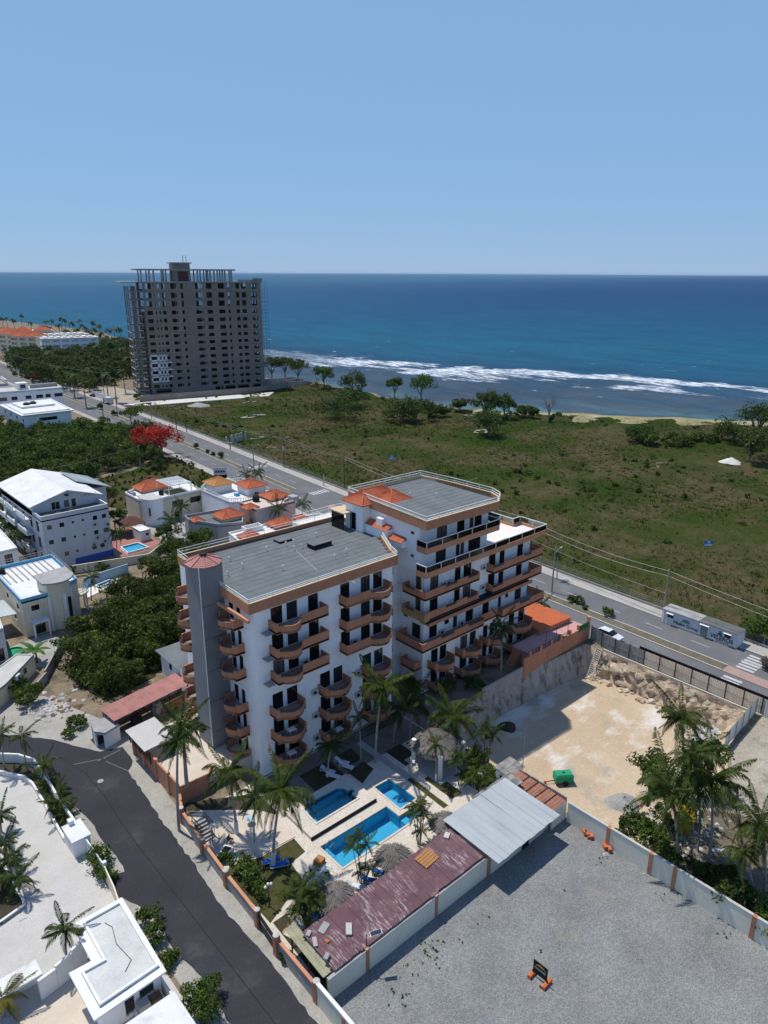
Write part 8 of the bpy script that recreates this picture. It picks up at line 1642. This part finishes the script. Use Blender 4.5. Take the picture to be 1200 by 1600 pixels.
def clump(label, px, py, spec, seed, mat='leaf_palm'):
    """areca clump: several thin stems, each with its own small crown"""
    b = P(px, py); t = thing('areca_clump', label, 'palm', (b.x, b.y, 0)); rn = random.Random(seed)
    for k, (dx, dy, h, L) in enumerate(spec):
        M().tube([(dx*.2, dy*.2, 0), (dx*.6, dy*.6, h*.5), (dx, dy, h)], [.06, .05, .04], 6).ob('stem', 'trunk_pale', t)
        for i in range(9): link('frond', FR[mat][(0, 1, 1, 2, 1, 2, 0, 2, 1)[i]], t, loc=(dx, dy, h), rot=(rn.gauss(0, .2), rn.gauss(0, .15), i*.7+rn.gauss(0, .2)), scale=L*rn.uniform(.8, 1.1))
clump('tall areca palm clump standing before the middle thatched umbrella', 566, 1382, ((-.9, .3, 4.8, .5), (.1, .9, 4.9, .5), (.9, .3, 4.0, .5), (-.5, -.4, 2.2, .45), (.6, -.5, 2.0, .45)), 1, 'leaf_palm_dark'); clump('areca palm clump at the far end of the long pool', 655, 1322, ((-.7, .2, 4.2, .5), (.2, .7, 4.4, .5), (.7, .1, 3.4, .5), (1.0, .8, 3.9, .45), (-.2, -.4, 2.4, .45)), 2); clump('broad areca palm clump beside the gate end thatched umbrella', 478, 1441, ((-.6, .3, 3.0, .75), (.2, .6, 3.4, .75), (.7, 0, 2.6, .7), (-.8, -.4, 2.2, .7), (.2, -.5, 2.4, .7)), 3); clump('areca palm clump beside the thatched hut floor', 718, 1228, ((-.6, .2, 3.4, .5), (.3, .6, 3.8, .55), (.8, -.1, 3.0, .5), (0, -.5, 2.0, .5)), 4); clump('areca palm clump behind the small white shed', 760, 1180, ((-.6, .2, 3.2, .6), (.4, .5, 3.4, .6), (.7, -.3, 2.6, .6)), 5); clump('areca palm clump over the silver roof edge', 742, 1262, ((-.5, .2, 3.8, .5), (.3, .5, 4.1, .5), (.6, -.2, 3.2, .5)), 6)
clump('leafy palm plants along the upper villa wall planter', 85, 1240, ((-.3, .6, .9, .5), (.2, -.4, .9, .5), (0, 1.4, .8, .5), (.1, -1.4, .8, .5)), 7); clump('leafy palm plants along the lower villa wall planter', 100, 1282, ((-.2, .8, .8, .5), (.2, -.4, .9, .5), (0, -1.4, .8, .45)), 8)
# banana plant
p = P(58, 1036); bn = thing('banana_plant', 'banana plant with broad bright leaves by the low outbuilding', 'plant', (p.x, p.y, 0)); M().tube([(0, 0, 0), (.05, 0, 2.2)], [.16, .1], 8).ob('stem', 'leaf_banana', bn); V = []; F = []; N = 8
for i in range(N+1):
    t_ = i/N; x = 2.4*t_; z = .9*t_-1.3*t_*t_; w_ = .42*math.sin(math.pi*min(1, .1+t_*.9))**.6; V += [(x, -w_, z-.12), (x, 0, z), (x, w_, z-.12)]
for i in range(N): a = i*3; F += [(a, a+3, a+4, a+1), (a+1, a+4, a+5, a+2)]
bl_ = npmesh('leaf', V, F, 'leaf_banana')
for i in range(9): link('leaf', bl_, bn, loc=(0, 0, 2.1), rot=(0, random.gauss(-.25, .2), i*.72), scale=random.uniform(.8, 1.1))
# far palms along the shore and in the grove
def far_crown(seed):
    rn = random.Random(seed); V = []; F = []
    for i in range(16):
        a = i*2.4; L = rn.uniform(2.6, 3.6); rise = rn.choice((.9, .5, .2, -.1)); prev = None
        for j in range(6):
            t_ = j/5; x = L*t_*(1-.15*t_); z = L*(rise*t_-.75*t_*t_); w_ = .55*math.sin(math.pi*min(1, .12+t_*.85)); c, s = math.cos(a), math.sin(a); k = len(V); V += [(x*c-w_*s, x*s+w_*c, z-.3*w_), (x*c, x*s, z), (x*c+w_*s, x*s-w_*c, z-.3*w_)]
            if prev is not None: F += [(prev, k, k+1, prev+1), (prev+1, k+1, k+2, prev+2)]
            prev = k
    return npmesh('crown', V, F, 'leaf_palm_far')
FCR = [far_crown(k) for k in range(4)]; FTR = [M().tube([(0, 0, 0), (.2*k, .1, 5), (.5*k, .2, 10), (.8*k, .2, 13)], [.28, .22, .18, .15], 6).mesh('trunk', 'trunk') for k in (-1, 0, 1)]
def far_palm(label, px, py, group, h=13.0):
    d = FW*1140+RT*(px-600)-UP*(py-800); t_ = (h-CAM.z)/d.z; q = CAM+d*t_; rn = random.Random(px*3+py); k = rn.randrange(3); t = thing('far_palm', label, 'palm', (q.x-.8*(k-1), q.y-.2, 0), 0, group); t.scale = (1, 1, h/13.0)
    link('trunk', FTR[k], t); link('crown', rn.choice(FCR), t, loc=(.8*(k-1), .2, 13), rz=rn.uniform(0, 6), scale=rn.uniform(1.0, 1.35))
FSP = []; FGP = []; _T = 'first second third fourth fifth sixth seventh eighth ninth tenth eleventh twelfth thirteenth fourteenth fifteenth sixteenth seventeenth eighteenth nineteenth'.split(); ORD = _T+['twentieth']+['twenty-'+w for w in _T[:9]]
for px, py in ((33, 492), (9, 497), (20, 499), (2, 497), (47, 504), (71, 501), (80, 500), (95, 497), (100, 499), (91, 507), (112, 504), (124, 500), (128, 508), (133, 511), (145, 503), (154, 508), (147, 514), (168, 514), (178, 514), (186, 513), (66, 509), (75, 511), (103, 516), (141, 518), (158, 520), (120, 515), (136, 516)): FSP.append((px, py))
for px, py in ((160, 530), (172, 536), (183, 532), (150, 540), (190, 545), (88, 573), (112, 585), (140, 575), (190, 580), (165, 585), (75, 550), (130, 598), (200, 560), (178, 592)): FGP.append((px, py))
for k, (px, py) in enumerate(sorted(FSP)): far_palm(ORD[k]+' slender palm from the left in the row along the far shore', px, py, 'palms along the far shore')
for k, (px, py) in enumerate(sorted(FGP)): far_palm(ORD[k]+' coconut palm from the left rising out of the grove', px, py, 'palms in the grove', 10.5)
# ---- grass and weeds of the field
def tufts(n, seed):
    rng = np.random.default_rng(seed); C_ = []; j = rng.integers(0, FIELD_V.shape[0]-1, n*2); i = rng.integers(1, 62, n*2); a = FIELD_V[j, i]; b = FIELD_V[j+1, i+1]; t_ = rng.uniform(0, 1, (n*2, 2)); p = np.stack([a[:, 0]+(b[:, 0]-a[:, 0])*t_[:, 0], a[:, 1]+(b[:, 1]-a[:, 1])*t_[:, 1], np.minimum(a[:, 2], b[:, 2])-.05], 1)
    dist = np.hypot(p[:, 0]-CAM.x, p[:, 1]-CAM.y); keep = rng.uniform(0, 1, len(p)) < np.clip(160/dist, .25, 1); dens = np.sin(p[:, 0]*.09+1.3*np.sin(p[:, 1]*.05))+np.sin(p[:, 1]*.11+p[:, 0]*.04)+rng.normal(0, .8, len(p)); p = p[keep & (dens > -.9)]; n = len(p)
    k = 6; base = np.repeat(p, k, 0); ang = rng.uniform(0, 6.283, n*k); r = rng.uniform(.05, .45, n*k); h = rng.uniform(.15, .48, n*k)*np.repeat(rng.uniform(.6, 1.5, n), k); w_ = rng.uniform(.06, .16, n*k)
    A = base+np.stack([r*np.cos(ang)-w_*np.sin(ang), r*np.sin(ang)+w_*np.cos(ang), 0*r], 1); B = base+np.stack([r*np.cos(ang)+w_*np.sin(ang), r*np.sin(ang)-w_*np.cos(ang), 0*r], 1); T = base+np.stack([(r+h*.5)*np.cos(ang), (r+h*.5)*np.sin(ang), h], 1)
    V = np.stack([A, B, T], 1).reshape(-1, 3); return V, np.arange(len(V)).reshape(-1, 3)
V, F = tufts(34000, 4); o = stuff(link('field_grass', npmesh('field_grass', V, F, 'grass_blade'))); o['label'] = 'rough dry and green grass covering the field'
t_ = random.Random(12); spots = []
for k in range(420):
    j = t_.randrange(FIELD_V.shape[0]); i = t_.randrange(2, 62); q = FIELD_V[j, i]
    if math.sin(q[0]*.05+q[1]*.03)+math.sin(q[1]*.06)+t_.gauss(0, .5) > -.3: spots.append((q[0], q[1], t_.uniform(.6, 1.9), t_.uniform(.4, 1.0)+.3))
def fnoise(x, y): return math.sin(x*.043+1.7*math.sin(y*.031))+math.sin(y*.052+x*.021+2)+.6*math.sin(x*.13+y*.11)
sc_ = []
for k in range(900):
    j = t_.randrange(FIELD_V.shape[0]); i = t_.randrange(2, 62); q = FIELD_V[j, i]
    if fnoise(q[0], q[1])+t_.gauss(0, .35) > 1.0: sc_.append((q[0]+t_.gauss(0, 1.5), q[1]+t_.gauss(0, 1.5), t_.uniform(.7, 2.3), t_.uniform(.5, 1.3)+.2))
for k in range(46):      # thicker scrub along the top of the shore
    y = t_.uniform(108, 262); r = t_.uniform(1.2, 3.2); sc_.append((coast_x(y)-t_.uniform(4, 16), y, r, r*t_.uniform(.7, 1.1)+.3))
o = stuff(link('field_scrub', mass('field_scrub', sc_, .5, 30, 'leaf_tree', 6, 13, -.6))); o['label'] = 'dark low scrub in patches over the field and along the shore'
o = stuff(link('field_weeds', mass('field_weeds', spots, .42, 16, 'leaf_field', 5, 12, -.6))); o['label'] = 'low green weeds scattered over the field'
# dry lot weeds beyond the villas, weeds in the gravel
DRY = [(44, 108), (60, 112), (61.5, 122), (63.5, 146), (60, 150), (46, 140), (36, 138), (24, 116), (30, 106)]
struct(M().prism(DRY, None, .04).ob('dry_lot', 'pasture')); sp = [(x, y, r, r*.8+.2) for x, y, r, h in fill(DRY, 3.0, .4, 1.0, 1, 1.2, 31)]
o = stuff(link('dry_weeds', mass('dry_weeds', sp, .4, 12, 'grass_blade', 5, 31, -.6))); o['label'] = 'dry weeds on the empty lot beside the scrub'
sp = []
for px, py, n_, s_ in ((665, 1490, 26, 22), (690, 1475, 10, 25), (640, 1530, 8, 20), (620, 1560, 10, 20), (845, 1490, 4, 6), (883, 1392, 2, 3), (845, 1545, 3, 4), (1030, 1400, 4, 10), (520, 1555, 6, 10), (750, 1440, 3, 10), (940, 1340, 6, 12), (1130, 1460, 4, 8)):
    for k in range(n_): q = P(px+t_.gauss(0, s_*.6), py+t_.gauss(0, s_*.5)); sp.append((q.x, q.y, t_.uniform(.05, .2), t_.uniform(.06, .2)))
o = stuff(link('gravel_weeds', mass('gravel_weeds', sp, .09, 5, 'leaf_hedge', 5, 33, -.6))); o['label'] = 'small weeds sprouting in the crushed stone lot'
# bushes crowding the ramp at the near end of the pit and the villa street hedge ground
sp = fill([(21, -36), (31, -36), (36, -33), (24, -30.5), (21.5, -30)], 1.6, .5, 1.1, -2.2, -.8, 41); sp = [(x, y, r, -1.6+(-y-30)*.3+r) for x, y, r, h in sp]
o = stuff(link('pit_scrub', mass('pit_scrub', sp, .26, 40, 'leaf_hedge', 6, 41, -.6))); o['label'] = 'scrub growing on the earth ramp at the near end of the pit'
# ------------------------------------------------------------------ sea air
m_, n_, l_, b_ = nodes('haze'); n_.remove(b_); pv = n_.new('ShaderNodeVolumePrincipled'); pv.inputs['Color'].default_value = (0.62, 0.78, 1.0, 1); pv.inputs['Density'].default_value = 1.6e-5; pv.inputs['Anisotropy'].default_value = 0.2
l_.new(pv.outputs[0], n_['Material Output'].inputs['Volume'])
stuff(M().box(-40500, 40500, -40500, 40500, -7.0, 68.0).ob('haze', 'haze'))
